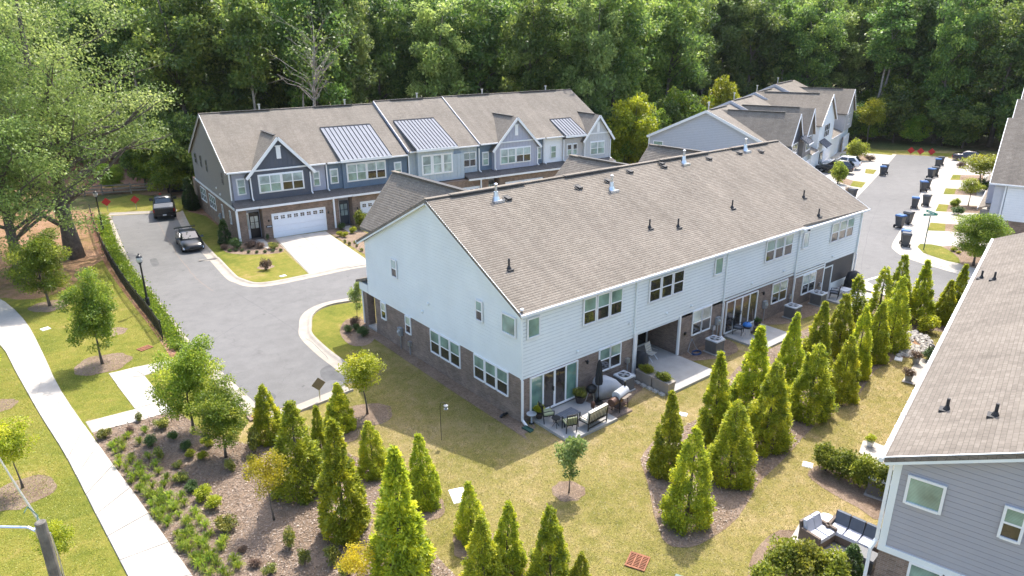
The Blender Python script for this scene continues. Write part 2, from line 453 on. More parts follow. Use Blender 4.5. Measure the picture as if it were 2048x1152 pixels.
def asphalt_mat():
    m, nt, b = _new('asphalt')
    f1 = noise(nt, 0.12, 5, 0.6); f2 = noise(nt, 1.1, 5, 0.7); f3 = noise(nt, 55.0, 2, 0.8)
    c = ramp(nt, f1, [(0.3, (0.122,0.119,0.115)), (0.7, (0.152,0.148,0.143))])
    c = mixc(nt, 1.0, c, ramp(nt, f2, [(0.3, 0.88), (0.7, 1.1)]), 'MULTIPLY')
    c = mixc(nt, 1.0, c, ramp(nt, f3, [(0.25, 0.75), (0.75, 1.25)]), 'MULTIPLY')
    v = nt.nodes.new('ShaderNodeTexVoronoi'); v.feature = 'DISTANCE_TO_EDGE'; v.inputs['Scale'].default_value = 0.11
    g = nt.nodes.new('ShaderNodeNewGeometry')
    nz = nt.nodes.new('ShaderNodeTexNoise'); nz.inputs['Scale'].default_value = 0.8; nz.inputs['Detail'].default_value = 4
    nt.links.new(g.outputs['Position'], nz.inputs['Vector'])
    vv = nt.nodes.new('ShaderNodeVectorMath'); vv.operation = 'MULTIPLY_ADD'; vv.inputs[1].default_value = (1.6,1.6,1.6)
    nt.links.new(nz.outputs['Color'], vv.inputs[0]); nt.links.new(g.outputs['Position'], vv.inputs[2])
    nt.links.new(vv.outputs[0], v.inputs['Vector'])
    c = mixc(nt, 1.0, c, ramp(nt, v.outputs['Distance'], [(0.0, 0.86), (0.004, 1.0)]), 'MULTIPLY')
    fs = noise(nt, 0.45, 6, 0.65)
    c = mixc(nt, 1.0, c, ramp(nt, fs, [(0.60, 1.0), (0.72, 0.78)]), 'MULTIPLY')
    fo = noise(nt, 1.9, 2, 0.5)
    c = mixc(nt, 1.0, c, ramp(nt, fo, [(0.70, 1.0), (0.76, 0.70)]), 'MULTIPLY')
    nt.links.new(c, b.inputs['Base Color']); b.inputs['Roughness'].default_value = 0.9
    bump(nt, b, f3, 0.4, 0.01)
    return m
MAT['asphalt'] = asphalt_mat()

LEAF = {
 'thuja': leaf_mat('thuja_foliage', (0.159,0.219,0.022), (0.423,0.475,0.038), (0.816,0.752,0.047), 0.56, 0.012),
 'thuja_dark': leaf_mat('dark_thuja_foliage', (0.026,0.060,0.014), (0.060,0.108,0.022), (0.120,0.168,0.030), 0.35, 0.03),
 'forest': leaf_mat('forest_foliage', (0.064,0.125,0.028), (0.161,0.253,0.050), (0.394,0.475,0.092), 0.56, 0.03),
 'oak': leaf_mat('oak_foliage', (0.126,0.196,0.045), (0.257,0.355,0.087), (0.504,0.581,0.168), 0.56, 0.02),
 'maple': leaf_mat('maple_foliage', (0.098,0.178,0.016), (0.230,0.345,0.030), (0.483,0.529,0.052), 0.56, 0.02),
 'lime': leaf_mat('lime_foliage', (0.165,0.227,0.015), (0.328,0.365,0.020), (0.530,0.516,0.031), 0.56, 0.02),
 'yellow': leaf_mat('yellow_foliage', (0.322,0.265,0.014), (0.575,0.471,0.021), (0.782,0.621,0.034), 0.56, 0.02),
 'pale': leaf_mat('pale_willow_foliage', (0.150,0.213,0.056), (0.263,0.338,0.088), (0.413,0.463,0.150), 0.56, 0.02),
 'shrub': leaf_mat('shrub_foliage', (0.087,0.123,0.022), (0.217,0.239,0.036), (0.406,0.392,0.058), 0.40, 0.04),
 'box': leaf_mat('boxwood_foliage', (0.03,0.07,0.014), (0.065,0.125,0.02), (0.13,0.19,0.03), 0.3, 0.03),
 'plum': leaf_mat('plum_foliage', (0.087,0.052,0.038), (0.189,0.123,0.080), (0.319,0.217,0.131), 0.35, 0.03),
 'lily': leaf_mat('daylily_blades', (0.118,0.195,0.018), (0.261,0.353,0.032), (0.470,0.496,0.058), 0.56, 0.02),
 'rust': leaf_mat('rusty_foliage', (0.232,0.116,0.043), (0.435,0.232,0.087), (0.638,0.362,0.131), 0.4, 0.02),
 'turf': leaf_mat('dry_turf_blades', (0.202,0.184,0.041), (0.313,0.267,0.083), (0.432,0.354,0.156), 0.35, 0.0),
 'turf_lush': leaf_mat('green_turf_blades', (0.16,0.20,0.018), (0.255,0.27,0.026), (0.38,0.34,0.07), 0.35, 0.0),
 'chips': leaf_mat('mulch_chips', (0.188,0.128,0.088), (0.310,0.229,0.165), (0.424,0.326,0.246), 0.0, 0.0),
 'hedge': leaf_mat('hedge_foliage', (0.112,0.151,0.018), (0.280,0.319,0.034), (0.515,0.493,0.067), 0.56, 0.03),
}

MAT['asphalt_dark'] = plain('damp_asphalt', (0.085,0.084,0.084), 0.8, var=0.25, nscale=2.0)
# pale summer air round the whole scene
def haze_box():
    m = bpy.data.materials.new('haze'); m.use_nodes = True; nt = m.node_tree
    nt.nodes.remove(nt.nodes['Principled BSDF'])
    v = nt.nodes.new('ShaderNodeVolumePrincipled'); v.inputs['Density'].default_value = 0.00006
    v.inputs['Color'].default_value = (0.86, 0.92, 0.96, 1); v.inputs['Anisotropy'].default_value = 0.3
    nt.links.new(v.outputs[0], nt.nodes['Material Output'].inputs['Volume'])
    MB().box(-340,-340,-1.2,440,440,44).build('haze', m, None, label='thin pale summer haze over the whole place', cat='haze', kind='stuff')
# ------------------------------------------------------------------ setting: ground, roads, paths
def smooth(pts, n=5, closed=True, jit=0.0):
    P = [Vector(p) for p in pts]; out = []
    N = len(P); rng = range(N) if closed else range(N-1)
    for i in rng:
        p0 = P[(i-1) % N] if closed or i > 0 else P[i]
        p1 = P[i]; p2 = P[(i+1) % N]
        p3 = P[(i+2) % N] if closed or i+2 < N else P[(i+1) % N]
        for k in range(n):
            t = k/n
            q = 0.5*((2*p1)+(p2-p0)*t+(2*p0-5*p1+4*p2-p3)*t*t+(3*p1-p0-3*p2+p3)*t**3)
            if jit: q = q+Vector((random.uniform(-jit,jit), random.uniform(-jit,jit), 0))
            out.append(q)
    if not closed: out.append(P[-1])
    return out

def W(pxs, z=0.0): return [at(x, y, z) for x, y in pxs]

def sheet(name, pts, z, mat, parent=None, kind='structure', soft=0, jit=0.0):
    pts = [Vector((p[0], p[1], z)) for p in pts]
    if soft: pts = [Vector((p.x, p.y, z)) for p in smooth(pts, soft, True, jit)]
    me = bpy.data.meshes.new(name); me.from_pydata([tuple(p) for p in pts], [], [list(range(len(pts)))])
    me.update()
    if me.polygons[0].normal.z < 0: me.flip_normals()
    uv = me.uv_layers.new(name='UVMap')
    me.materials.append(mat)
    return link(name, me, parent, kind=kind if parent is None else None)

def ribbon(name, path, prof, mat, parent=None, closed=False, kind='structure', seg=None):
    """sweep a (offset to the left of travel, z) profile along a ground path"""
    P = [Vector((p[0], p[1], 0)) for p in path]
    mb = MB(); rows = []
    for i, p in enumerate(P):
        a = P[max(i-1, 0)]; b = P[min(i+1, len(P)-1)]
        d = (b-a).normalized(); nrm = Vector((-d.y, d.x, 0))
        rows.append([mb.vert(p+nrm*o+Vector((0,0,z))) for o, z in prof])
    for i in range(len(rows)-1):
        for k in range(len(prof)-1):
            mb.idx([rows[i][k], rows[i+1][k], rows[i+1][k+1], rows[i][k+1]])
    me = mb.mesh(name, mat)
    s = sum(p.normal.z for p in me.polygons)
    if s < 0: me.flip_normals()
    return link(name, me, parent, kind=kind if parent is None else None)

haze_box()
sheet('ground', [(-330,-330),(430,-330),(430,430),(-330,430)], -0.02, MAT['forest_floor'])
sheet('lawn', [(-70,-60),(115,-60),(112,14),(98,29),(96,44),(70,62),(50,62),(-4,66),(-18,64),(-70,60)], 0.0, MAT['lawn'], soft=0)
LUSH = W([(-400,1500),(-300,640),(-60,600),(0,560),(120,470),(188,436),(205,432),(251,528),(295,584),(339,646),(389,696),(440,760),(506,829),(470,884),(400,862),(346,823),(172,838),(255,1000),(385,1160),(420,1500)])
sheet('side_lawn', LUSH, 0.004, MAT['lush'])
sheet('front_lawn', W([(206,431),(345,421),(353,425),(364,437),(384,461),(420,501),(437,517),(471.5,550),(490,560.6),(521.5,566),(553,564.5),(620,549.7),(567,503),(540,470),(470,440),(400,395),(345,398),(270,388),(190,405)]), 0.006, MAT['lush'])
sheet('island_lawn', smooth(W([(617,640),(625,622),(660,612),(700,606),(735,606)]), 4, False)+W([(700,660),(740,720),(690,742),(655,700),(628,675)]), 0.004, MAT['lush'])
# earth under the big oaks, along the fence and beyond the rail fence
sheet('oak_earth', W([(-260,560),(-60,450),(40,425),(120,420),(176,428),(192,470),(205,512),(170,545),(120,585),(50,600),(-40,600),(-260,700)]), 0.008, MAT['bare'], soft=4, jit=0.12)
sheet('fence_earth', smooth(W([(176,420),(180,440),(186,470),(205,520),(240,575),(290,640),(325,690),(345,720)]), 4, False)+smooth(W([(352,705),(330,675),(298,632),(256,575),(222,515),(196,455),(188,425)]), 4, False), 0.010, MAT['straw'])
sheet('back_earth', W([(-100,430),(60,405),(150,392),(260,388),(345,392),(392,398),(398,372),(300,362),(150,360),(-100,370)]), 0.012, MAT['bare'], soft=4, jit=0.2)
sheet('red_bank', W([(100,372),(250,370),(392,372),(398,330),(300,300),(120,305),(60,330)]), 0.016, MAT['straw'], soft=4, jit=0.3)

# roads
gut_L = smooth(W([(221.6,432),(264,530.6),(307.5,587),(357.5,655.6),(395,698),(440,740),(527,822)]), 5, False)
gut_B = smooth(W([(350,425),(367,461),(413.7,517),(420,522),(451,556),(467,565),(498,574),(545,571.5),(623,556),(731,532.5)]), 5, False)
gut_A = smooth(W([(687,752),(664,733),(631,707),(600,675),(598,653),(602,633),(622,616),(655,604),(700,596),(745,588)]), 5, False)
far_b = gut_B[-1]+Vector((38,-3.4,0)); far_a = gut_A[-1]+Vector((44,1.0,0))
road = gut_L + W([(591,811),(640,792),(690,772)]) + gut_A + [far_a, far_b] + list(reversed(gut_B))
sheet('road', road, 0.0105, MAT['asphalt'])
ROLL_C = [(0,0.016),(0.42,0.012),(0.52,0.03),(0.66,0.10),(0.80,0.115),(0.82,0.0)]
neg = lambda pr: [(-o, z) for o, z in pr]
ribbon('kerb', gut_L, neg(ROLL_C), MAT['curb'])
ribbon('kerb', gut_B, ROLL_C, MAT['curb'])
ribbon('kerb', gut_A, neg(ROLL_C), MAT['curb'])
ribbon('kerb', W([(527,826),(591,811),(640,792),(690,772)]), neg(ROLL_C), MAT['curb'])
ribbon('kerb', W([(215,431),(300,427),(352,424)]), ROLL_C, MAT['curb'])

# right hand street
def z8(x, y): return (1750+x/4.43, 300+y/4.43)
sR = W([z8(*q) for q in [(600,62),(415,370),(330,520),(230,700),(150,840),(170,890),(260,950),(430,1010),(650,1075),(900,1150)]])
sRs = smooth(sR, 4, False)
cross_far = sR[-1]+(sR[-1]-sR[-2]).normalized()*60
sBot = W([(1705,555),(1730,562.5),(1752,576),(1830,597),(1911,619)])
bot_far = sBot[-1]+(cross_far-sR[-1])
sL = W([(1793,309),(1763.5,343),(1705,405),(1690,422)])
street = sRs+[cross_far, bot_far]+list(reversed(sBot))+[Vector((33.2,3,0)), Vector((33.5,30,0)), Vector((44,26,0)), Vector((46.5,9.5,0))]+list(reversed(sL))
sheet('street', street, 0.012, MAT['asphalt'])
apron = sRs+[cross_far]+[cross_far+Vector((10,14,0))]+W([(2300,560),(2200,420),(2050,330),(1990,318),(1905,318)])
sheet('driveway_apron', apron, 0.016, MAT['concrete'])
ribbon('kerb', sRs, [(0,0.018),(0.5,0.02),(0.55,0.06),(0.7,0.06),(0.72,0.018)], MAT['concrete'])
ribbon('pavement', sBot+[bot_far], [(0,0.02),(0,0.12),(1.3,0.12),(1.3,0.0)] if False else [(0,0.02),(-0.02,0.10),(-1.3,0.11),(-1.32,0.0)], MAT['concrete'])
def patch(lst, f, mat, z, name): sheet(name, W([f(*q) for q in lst]), z, MAT[mat])
patch([(375,860),(400,833),(500,838),(590,855),(680,905),(740,960),(760,1010),(640,985),(560,960),(430,915)], z8, 'lush', 0.026, 'verge')
patch([(590,857),(700,850),(1000,930),(1090,960),(1050,1050),(980,1075),(760,1015),(740,960),(680,905)], z8, 'mulch', 0.030, 'planting_bed')
for gl, ml in (([(490,645),(625,655),(620,720),(465,715)], [(625,655),(830,668),(830,738),(620,720)]),
               ([(565,480),(650,487),(632,548),(535,543)], [(650,487),(950,500),(950,562),(632,548)]),
               ([(625,340),(720,345),(702,395),(605,393)], [(720,345),(900,350),(900,405),(702,395)]),
               ([(690,220),(760,222),(748,268),(665,266)], [(760,222),(960,226),(960,278),(748,268)])):
    patch(gl, z8, 'lush', 0.026, 'verge'); patch(ml, z8, 'mulch', 0.026, 'planting_bed')
patch([(-120,-30),(160,20),(150,45),(-60,30)], z8, 'lush', 0.018, 'verge')
patch([(190,28),(720,62),(900,70),(900,40),(400,20),(190,8)], z8, 'lush', 0.020, 'verge')
def z7f(x, y): return (1560+x/4.43, 160+y/4.43)
capr = sL+[Vector((56,22,0)), Vector((62,24,0)), Vector((92,33,0))]
sheet('driveway_apron', capr, 0.016, MAT['concrete'])
patch([(760,788),(858,798),(826,836),(752,826)], z7f, 'lush', 0.022, 'verge')
patch([(650,893),(762,908),(722,957),(622,940)], z7f, 'lush', 0.022, 'verge')
patch([(560,865),(650,893),(622,940),(520,905),(470,840)], z7f, 'mulch', 0.024, 'planting_bed')
patch([(850,618),(1002,638),(986,668),(815,645)], z7f, 'lush', 0.022, 'verge')
patch([(590,600),(790,680),(850,712),(740,712),(580,690)], z7f, 'mulch', 0.024, 'planting_bed')
for a, b in (((1729,562),(1762,552)), ((1913,612),(1928,597))):
    p, q = at(*a), at(*b); d = (q-p).normalized(); n = Vector((-d.y, d.x, 0))*0.09
    sheet('road_marking', [p-n, q-n, q+n, p+n], 0.017, MAT['white'])

# left pavement, slab by slab
def slabs(base, Lp, Rp, step, z, th, mat):
    """panels between a left and right edge polyline (world points)"""
    def resample(P, n):
        P = [Vector(p) for p in P]; L = [0]
        for a, b in zip(P, P[1:]): L.append(L[-1]+(b-a).length)
        out = []
        for i in range(n+1):
            s = L[-1]*i/n; k = 0
            while k < len(P)-2 and L[k+1] < s: k += 1
            t = (s-L[k])/max(L[k+1]-L[k], 1e-6); out.append(P[k].lerp(P[k+1], t))
        return out
    tot = sum((b-a).length for a, b in zip(Lp, Lp[1:]))
    n = max(1, round(tot/step)); A = resample(Lp, n); B = resample(Rp, n)
    for i in range(n):
        c = (A[i]+A[i+1]+B[i]+B[i+1])/4; g = 0.022
        q = [p+(c-p).normalized()*g for p in (A[i], A[i+1], B[i+1], B[i])]
        zz = z+th+random.uniform(-.003,.003)
        ring = [Vector((p.x,p.y,0)) for p in q]
        if (ring[1]-ring[0]).cross(ring[2]-ring[0]).z < 0: ring = ring[::-1]
        mb = MB(); mb.hexa([r+Vector((0,0,z)) for r in ring], [r+Vector((0,0,zz)) for r in ring])
        mb.build('paving_slab', mat, base)
swL = smooth(W([(-160,668),(-60,664),(0,690),(32,745),(80,830),(130,910),(192,1030),(255,1152),(330,1300)]), 4, False)
swR = smooth(W([(-160,578),(-60,580),(0,598),(50,642),(85,705),(118,775),(172,855),(278,1000),(385,1152),(500,1310)]), 4, False)
sw = sheet('pavement', swL+list(reversed(swR)), 0.010, MAT['patio'])
slabs(sw, swL, swR, 1.75, 0.014, 0.05, MAT['concrete'])
pw = sheet('path', W([(171,844),(270,818.6),(217,747),(319,725),(405,704),(415,722),(319,742),(289,751.6),(346,823),(185,866)]), 0.012, MAT['concrete'])
for quad in ([(173,845),(270,819.5),(289,840),(186,865)], [(271,819),(310,808),(345,822),(290,840)], [(270,818),(309,807),(268,755),(234,771)],
             [(234,770),(267,754),(288,752),(262,737),(218,748)], [(263,736.5),(318,725.5),(319,741.5),(289,751)], [(320,725),(404,705),(414,721),(320,741.5)]):
    P = W(quad); c = sum(P, Vector())/len(P); P = [p+(c-p).normalized()*0.004 for p in P]
    if (P[1]-P[0]).cross(P[2]-P[0]).z < 0: P = P[::-1]
    MB().hexa([p+Vector((0,0,.014)) for p in P], [p+Vector((0,0,.03)) for p in P]).build('paving_slab', MAT['concrete'], pw)

# driveway and walks of the grey-blue row
dw = sheet('driveway', W([(550,478),(652,463),(733,522),(733,534),(620,551)]), 0.014, MAT['curb'])
A0, A1, B0, B1 = at(551,477), at(651,463), at(620,549.5), at(745,528)
for i in range(2):
    for j in range(3):
        f = lambda s, t: A0.lerp(A1, s).lerp(B0.lerp(B1, s), t)
        s0, s1, t0, t1 = i/2+.002, (i+1)/2-.002, j/3+.002, (j+1)/3-.002
        P = [f(s0,t0), f(s0,t1), f(s1,t1), f(s1,t0)]
        if (P[1]-P[0]).cross(P[2]-P[0]).z < 0: P = P[::-1]
        MB().hexa([p+Vector((0,0,.016)) for p in P], [p+Vector((0,0,.05)) for p in P]).build('paving_slab', MAT['concrete'], dw)
sheet('front_walk', W([(492,476),(520,472),(540,490),(536,498),(512,490)]), 0.03, MAT['concrete'])
sheet('front_walk', W([(676,452),(697,450),(716,463),(700,466)]), 0.03, MAT['concrete'])
sheet('planting_bed', W([(436,470),(446,500),(470,508),(520,509),(568,503),(553,480),(530,474),(480,472),(455,455)]), 0.0132, MAT['mulch'], soft=3)
sheet('planting_bed', W([(652,462),(690,452),(740,470),(740,510),(715,500),(664,469)]), 0.0128, MAT['mulch'], soft=2)
sheet('planting_bed', W([(378,424),(372,414),(390,404),(402,400),(470,455),(462,462),(440,455),(412,432)]), 0.0116, MAT['straw'], soft=2)

# mulch beds of the lawns
BED1 = W([(186,866),(250,848),(346,824),(372,836),(398,858),(430,872),(464,882),(524,890),(560,872),(620,880),(690,905),(735,925),(752,960),(760,990),(745,1040),(748,1090),(780,1110),(850,1085),(880,1120),(930,1180),(900,1300),(560,1400),(500,1310),(385,1152),(278,1000)])
sheet('mulch_bed', BED1, 0.010, MAT['mulch'], soft=3, jit=0.04)
BED2 = W([(1283,920),(1296,968),(1318,1060),(1345,1092),(1400,1088),(1475,1035),(1520,965),(1585,900),(1640,842),(1715,795),(1748,742),(1790,718),(1840,660),(1930,668),(1945,610),(1900,596),(1830,590),(1755,588),(1690,640),(1630,650),(1560,690),(1490,720),(1440,780),(1390,840),(1310,880)])
sheet('mulch_bed', BED2, 0.010, MAT['mulch'], soft=3, jit=0.04)
def ring_bed(px, py, rx, mat='mulch', z=0.013, name='mulch_ring'):
    c = at(px, py); r = rx*pxm(c)
    pts = [c+Vector((math.cos(a)*r*random.uniform(.9,1.1), math.sin(a)*r*random.uniform(.9,1.1), 0)) for a in [k*math.pi/9 for k in range(18)]]
    return sheet(name, pts, z, MAT[mat], soft=2)
for q in [(205,728,50),(100,612,36),(735,830,48),(1137,982,34),(45,985,58),(228,664,24),(848,1018,42),(752,955,42),(950,1088,46),(1010,1150,40),(1095,1180,50),(0,812,30),(532,534,16),(683,870,36)]:
    ring_bed(*q)
sheet('mulch_bed', W([(1615,950),(1640,930),(1700,935),(1790,990),(1760,1040),(1715,1015),(1660,985)]), 0.010, MAT['mulch'], soft=3)
sheet('mulch_bed', W([(1495,1180),(1505,1110),(1560,1060),(1640,1075),(1680,1100),(1720,1180),(1700,1300),(1500,1300)]), 0.010, MAT['mulch'], soft=3)
sheet('mulch_bed', W([(680,665),(692,640),(728,640),(752,668),(735,690),(700,690)]), 0.012, MAT['mulch'], soft=3)
# bare soil strips at the wall feet
sheet('soil_strip', [(-.75,-0.5),(-.6,14.2),(0.1,14.2),(0.1,0.4),(0.6,0.2),(0.3,-.7),(-0.5,-.8)], 0.017, MAT['mulch'], soft=3, jit=0.05)
sheet('soil_strip', [(4.9,0.1),(4.9,-1.9),(6.5,-1.5),(7.6,-1.1),(8.0,0.1)], 0.017, MAT['mulch'], soft=3, jit=0.05)
sheet('soil_strip', [(11.9,0.1),(12.0,-0.9),(13.5,-1.7),(15.3,-1.7),(15.8,0.1)], 0.017, MAT['mulch'], soft=3, jit=0.05)
sheet('soil_strip', [(20.2,0.1),(20.6,-1.2),(23.0,-1.6),(25.6,-1.5),(26.9,0.1)], 0.017, MAT['mulch'], soft=3, jit=0.05)
def slab(name, x0, y0, x1, y1, h, mat):
    return MB().box(x0,y0,-0.05,x1,y1,h).build(name, mat, kind='structure')
slab('patio', 0.55,-2.75,3.75,-0.02,0.14, MAT['patio'])
slab('patio', 8.02,-2.75,11.66,2.2,0.14, MAT['patio'])
slab('patio', 16.15,-2.75,19.6,-0.02,0.12, MAT['patio'])
slab('patio', 26.9,-3.0,30.6,-0.02,0.10, MAT['patio'])
pav = MB().box(3.8,-2.6,-0.04,5.0,-0.05,0.04).build('paver_pad', MAT['litter_bed'], kind='structure')
for i in range(3):
    for j in range(6):
        x = 3.82+i*0.395; y = -2.58+j*0.42
        MB().box(x,y,0.04,x+0.37,y+0.395,0.075+random.uniform(0,.012)).build('paver', MAT['litter_bed'], pav)

seam = smooth(W([(312,438),(335,478),(362,520),(392,556),(425,582)]), 6, False, .05)
ribbon('road_seam', seam, [(0,.0135),(.035,.0135)], MAT['dark_trim'] if False else MAT['litter_bed'])

for k, poly in enumerate(([(640,742),(668,728),(705,735),(722,752),(700,768),(672,760),(650,762)],[(521,790),(540,784),(552,792),(545,803),(527,801)],[(300,520),(312,517),(318,530),(306,533)])):
    sheet('asphalt_patch', W(poly), 0.0115+.0004*k, MAT['asphalt_dark'], soft=4, jit=.03)
for px in ([(470,585),(560,640),(640,700),(668,745)],[(395,700),(480,650),(600,600),(720,575)],[(1760,400),(1735,470),(1722,540)]):
    ribbon('road_seam', smooth(W(px), 8, False, .05), [(0,.0135),(.03,.0135)], MAT['asphalt_dark'])
# ------------------------------------------------------------------ building kit
Z3 = Vector((0,0,1))
def clipz(poly, z0, z1):
    def cut(P, z, keep_above):
        out = []
        for i in range(len(P)):
            a, b = P[i], P[(i+1) % len(P)]
            ia = (a[1] >= z) if keep_above else (a[1] <= z); ib = (b[1] >= z) if keep_above else (b[1] <= z)
            if ia: out.append(a)
            if ia != ib:
                t = (z-a[1])/(b[1]-a[1]); out.append((a[0]+(b[0]-a[0])*t, z))
        return out
    P = cut(poly, z0, True)
    return cut(P, z1, False) if len(P) > 2 else []

def siding(wall, P, U, N, poly, exp, mat, name='siding_board'):
    """lapped boards over a convex wall polygon (u, z); each board its own piece"""
    P, U, N = Vector(P), Vector(U), Vector(N)
    z0 = min(p[1] for p in poly); z1 = max(p[1] for p in poly)
    n = int(math.ceil((z1-z0)/exp-1e-6))
    for i in range(n):
        a, b = z0+i*exp, min(z0+(i+1)*exp, z1)
        c = clipz(poly, a, b-0.015)  # gap bares the darker backing as a painted shadow line
        if len(c) < 3 or b-a < 0.01: continue
        off = lambda z: 0.018-0.012*(z-a)/exp
        front = [P+U*u+Z3*z+N*off(z) for u, z in c]; back = [P+U*u+Z3*z for u, z in c]
        mb = MB(); fi = [mb.vert(p) for p in front]; bi = [mb.vert(p) for p in back]
        nn = (front[1]-front[0]).cross(front[2]-front[0])
        flip = nn.dot(N) < 0
        mb.idx(fi[::-1] if flip else fi)
        for k in range(len(c)):
            j = (k+1) % len(c)
            q = [fi[k], bi[k], bi[j], fi[j]]
            mb.idx(q[::-1] if flip else q)
        mb.build(name, mat, wall)

def battens(wall, P, U, N, poly, step, mat, skip=()):
    P, U, N = Vector(P), Vector(U), Vector(N)
    u0 = min(p[0] for p in poly); u1 = max(p[0] for p in poly)
    n = int((u1-u0)/step)
    for i in range(1, n+1):
        u = u0+i*(u1-u0)/(n+1)
        zs = []
        for k in range(len(poly)):
            a, b = poly[k], poly[(k+1) % len(poly)]
            if (a[0]-u)*(b[0]-u) < 0: zs.append(a[1]+(b[1]-a[1])*(u-a[0])/(b[0]-a[0]))
        if len(zs) < 2: continue
        mb = MB(); mb.obox(P, U, N, u-.025, u+.025, 0.0, 0.025, min(zs)+.01, max(zs)-.01)
        mb.build('batten', mat, wall)

def wall_poly(name, parent, P, U, N, poly, th, mat, off=0.0):
    P, U, N = Vector(P), Vector(U), Vector(N)
    mb = MB(); mb.prism([P+U*u+Z3*z+N*off for u, z in poly], -N*th)
    return mb.build(name, mat, parent)

def window(parent, P, U, N, u0, u1, z0, z1, kind='hung', frame='white', up='glass_blind', lo='glass', trim=0.055, base=0.0, grid=False):
    P, U, N = Vector(P), Vector(U), Vector(N)
    P = P+N*base
    f = 0.045; d0, d1 = 0.0, 0.06
    mb = MB()
    mb.obox(P,U,N,u0-trim,u0+f*.4,d0,d1,z0-trim,z1+trim); mb.obox(P,U,N,u1-f*.4,u1+trim,d0,d1,z0-trim,z1+trim)
    mb.obox(P,U,N,u0+f*.4,u1-f*.4,d0,d1,z1-f*.4,z1+trim); mb.obox(P,U,N,u0+f*.4,u1-f*.4,d0,d1+.03,z0-trim,z0+f*.4)
    zm = (z0+z1)/2
    if kind == 'hung': mb.obox(P,U,N,u0+f*.4,u1-f*.4,d0,d1-.006,zm-.03,zm+.03)
    w = mb.build('window', MAT[frame], parent)
    def pane(a, b, c, e, m, n1=0.034):
        q = MB(); q.obox(P,U,N,a,b,0.028,n1,c,e); return q.build('pane', MAT[m], w)
    if kind == 'hung':
        pane(u0+f*.3, u1-f*.3, zm+.025, z1-f*.3, up, 0.042); pane(u0+f*.3, u1-f*.3, z0+f*.3, zm-.025, lo)
        if grid:
            g = MB(); um = (u0+u1)/2; g.obox(P,U,N,um-.013,um+.013,.036,.052,zm+.03,z1-f*.4); g.obox(P,U,N,um-.013,um+.013,.036,.052,z0+f*.4,zm-.03)
            g.build('glazing_bar', MAT[frame], w)
    else:
        pane(u0+f*.3, u1-f*.3, z0+f*.3, z1-f*.3, up)
    return w

def multi(parent, P, U, N, u0, u1, z0, z1, n, gap=0.13, **kw):
    w = (u1-u0-gap*(n-1))/n
    for i in range(n):
        window(parent, P, U, N, u0+i*(w+gap), u0+i*(w+gap)+w, z0, z1, **kw)

def patio_door(parent, P, U, N, u0, u1, z0, z1, base=0.0, mats=('glass_curtain','glass_warm','glass_warm','glass_curtain')):
    P, U, N = Vector(P)+Vector(N)*base, Vector(U), Vector(N)
    n = len(mats); w = (u1-u0)/n
    mb = MB()
    mb.obox(P,U,N,u0-.07,u0,0,.07,z0,z1); mb.obox(P,U,N,u1,u1+.07,0,.07,z0,z1)
    mb.obox(P,U,N,u0,u1,0,.07,z1-.06,z1); mb.obox(P,U,N,u0,u1,0,.10,z0,z0+.07)
    for i in range(1, n):
        h = .045 if i != n//2 else .06
        mb.obox(P,U,N,u0+i*w-h,u0+i*w+h,0,.06,z0+.07,z1-.06)
    d = mb.build('patio_door', MAT['white'], parent)
    for i, m in enumerate(mats):
        q = MB(); q.obox(P,U,N,u0+i*w+.04,u0+(i+1)*w-.04,0.02,.03,z0+.07,z1-.06); q.build('pane', MAT[m], d)
    q = MB(); c = u0+(n//2)*w
    q.obox(P,U,N,c-.09,c-.065,.06,.10,(z0+z1)/2-.12,(z0+z1)/2+.12); q.build('handle', MAT['black_metal'], d)
    return d

def roof(parent, A, B, C, D, mat, name='roof', th=0.16, course=0.145):
    """one slope: eave A-B, ridge C(over B)-D(over A); stepped shingle courses"""
    A, B, C, D = Vector(A), Vector(B), Vector(C), Vector(D)
    n_ = (B-A).cross(D-A).normalized()
    if n_.z < 0: n_ = -n_
    L = ((D-A).length+(C-B).length)/2; n = max(2, int(L/course))
    mb = MB(); ord_ = (B-A).cross(D-A).dot(n_) > 0
    def q(pts): mb.face(pts if ord_ else pts[::-1])
    for i in range(n):
        t0, t1 = i/n, (i+1)/n
        a0, b0, a1, b1 = A.lerp(D,t0), B.lerp(C,t0), A.lerp(D,t1), B.lerp(C,t1)
        up = n_*0.014
        q([a0+up, b0+up, b1+n_*0.001, a1+n_*0.001])
        q([a0-n_*.004, b0-n_*.004, b0+up, a0+up])
    dn = Vector((0,0,-th))
    mb.face([A+dn, D+dn, C+dn, B+dn] if ord_ else [B+dn, C+dn, D+dn, A+dn])
    for a, b in ((A,B),(B,C),(C,D),(D,A)):
        mb.face([a+dn, b+dn, b, a] if ord_ else [a, b, b+dn, a+dn])
    return mb.build(name, mat, parent)

def strip(parent, name, pts, w, h, mat, up=(0,0,1)):
    mb = MB()
    for a, b in zip(pts, pts[1:]): mb.bar(a, b, w, h, up=up)
    return mb.build(name, mat, parent)

def downspout(parent, x, y, z_top, z_mid, N, top_mat='siding', elbow=0.35):
    """square pipe: wall-coloured above, white below, elbow at the ground"""
    N = Vector(N); P = Vector((x, y, 0))+N*0.06
    mb = MB(); mb.bar(P+Z3*z_top, P+Z3*(z_mid), 0.085, 0.07)
    d = mb.build('downspout', MAT[top_mat], parent)
    mb = MB(); mb.bar(P+N*.03+Z3*z_mid, P+N*.03+Z3*0.22, 0.10, 0.085); mb.bar(P+N*.03+Z3*0.24, P+N*elbow+Z3*0.06, 0.10, 0.085)
    mb.build('lower_pipe', MAT['white'], d)
    return d

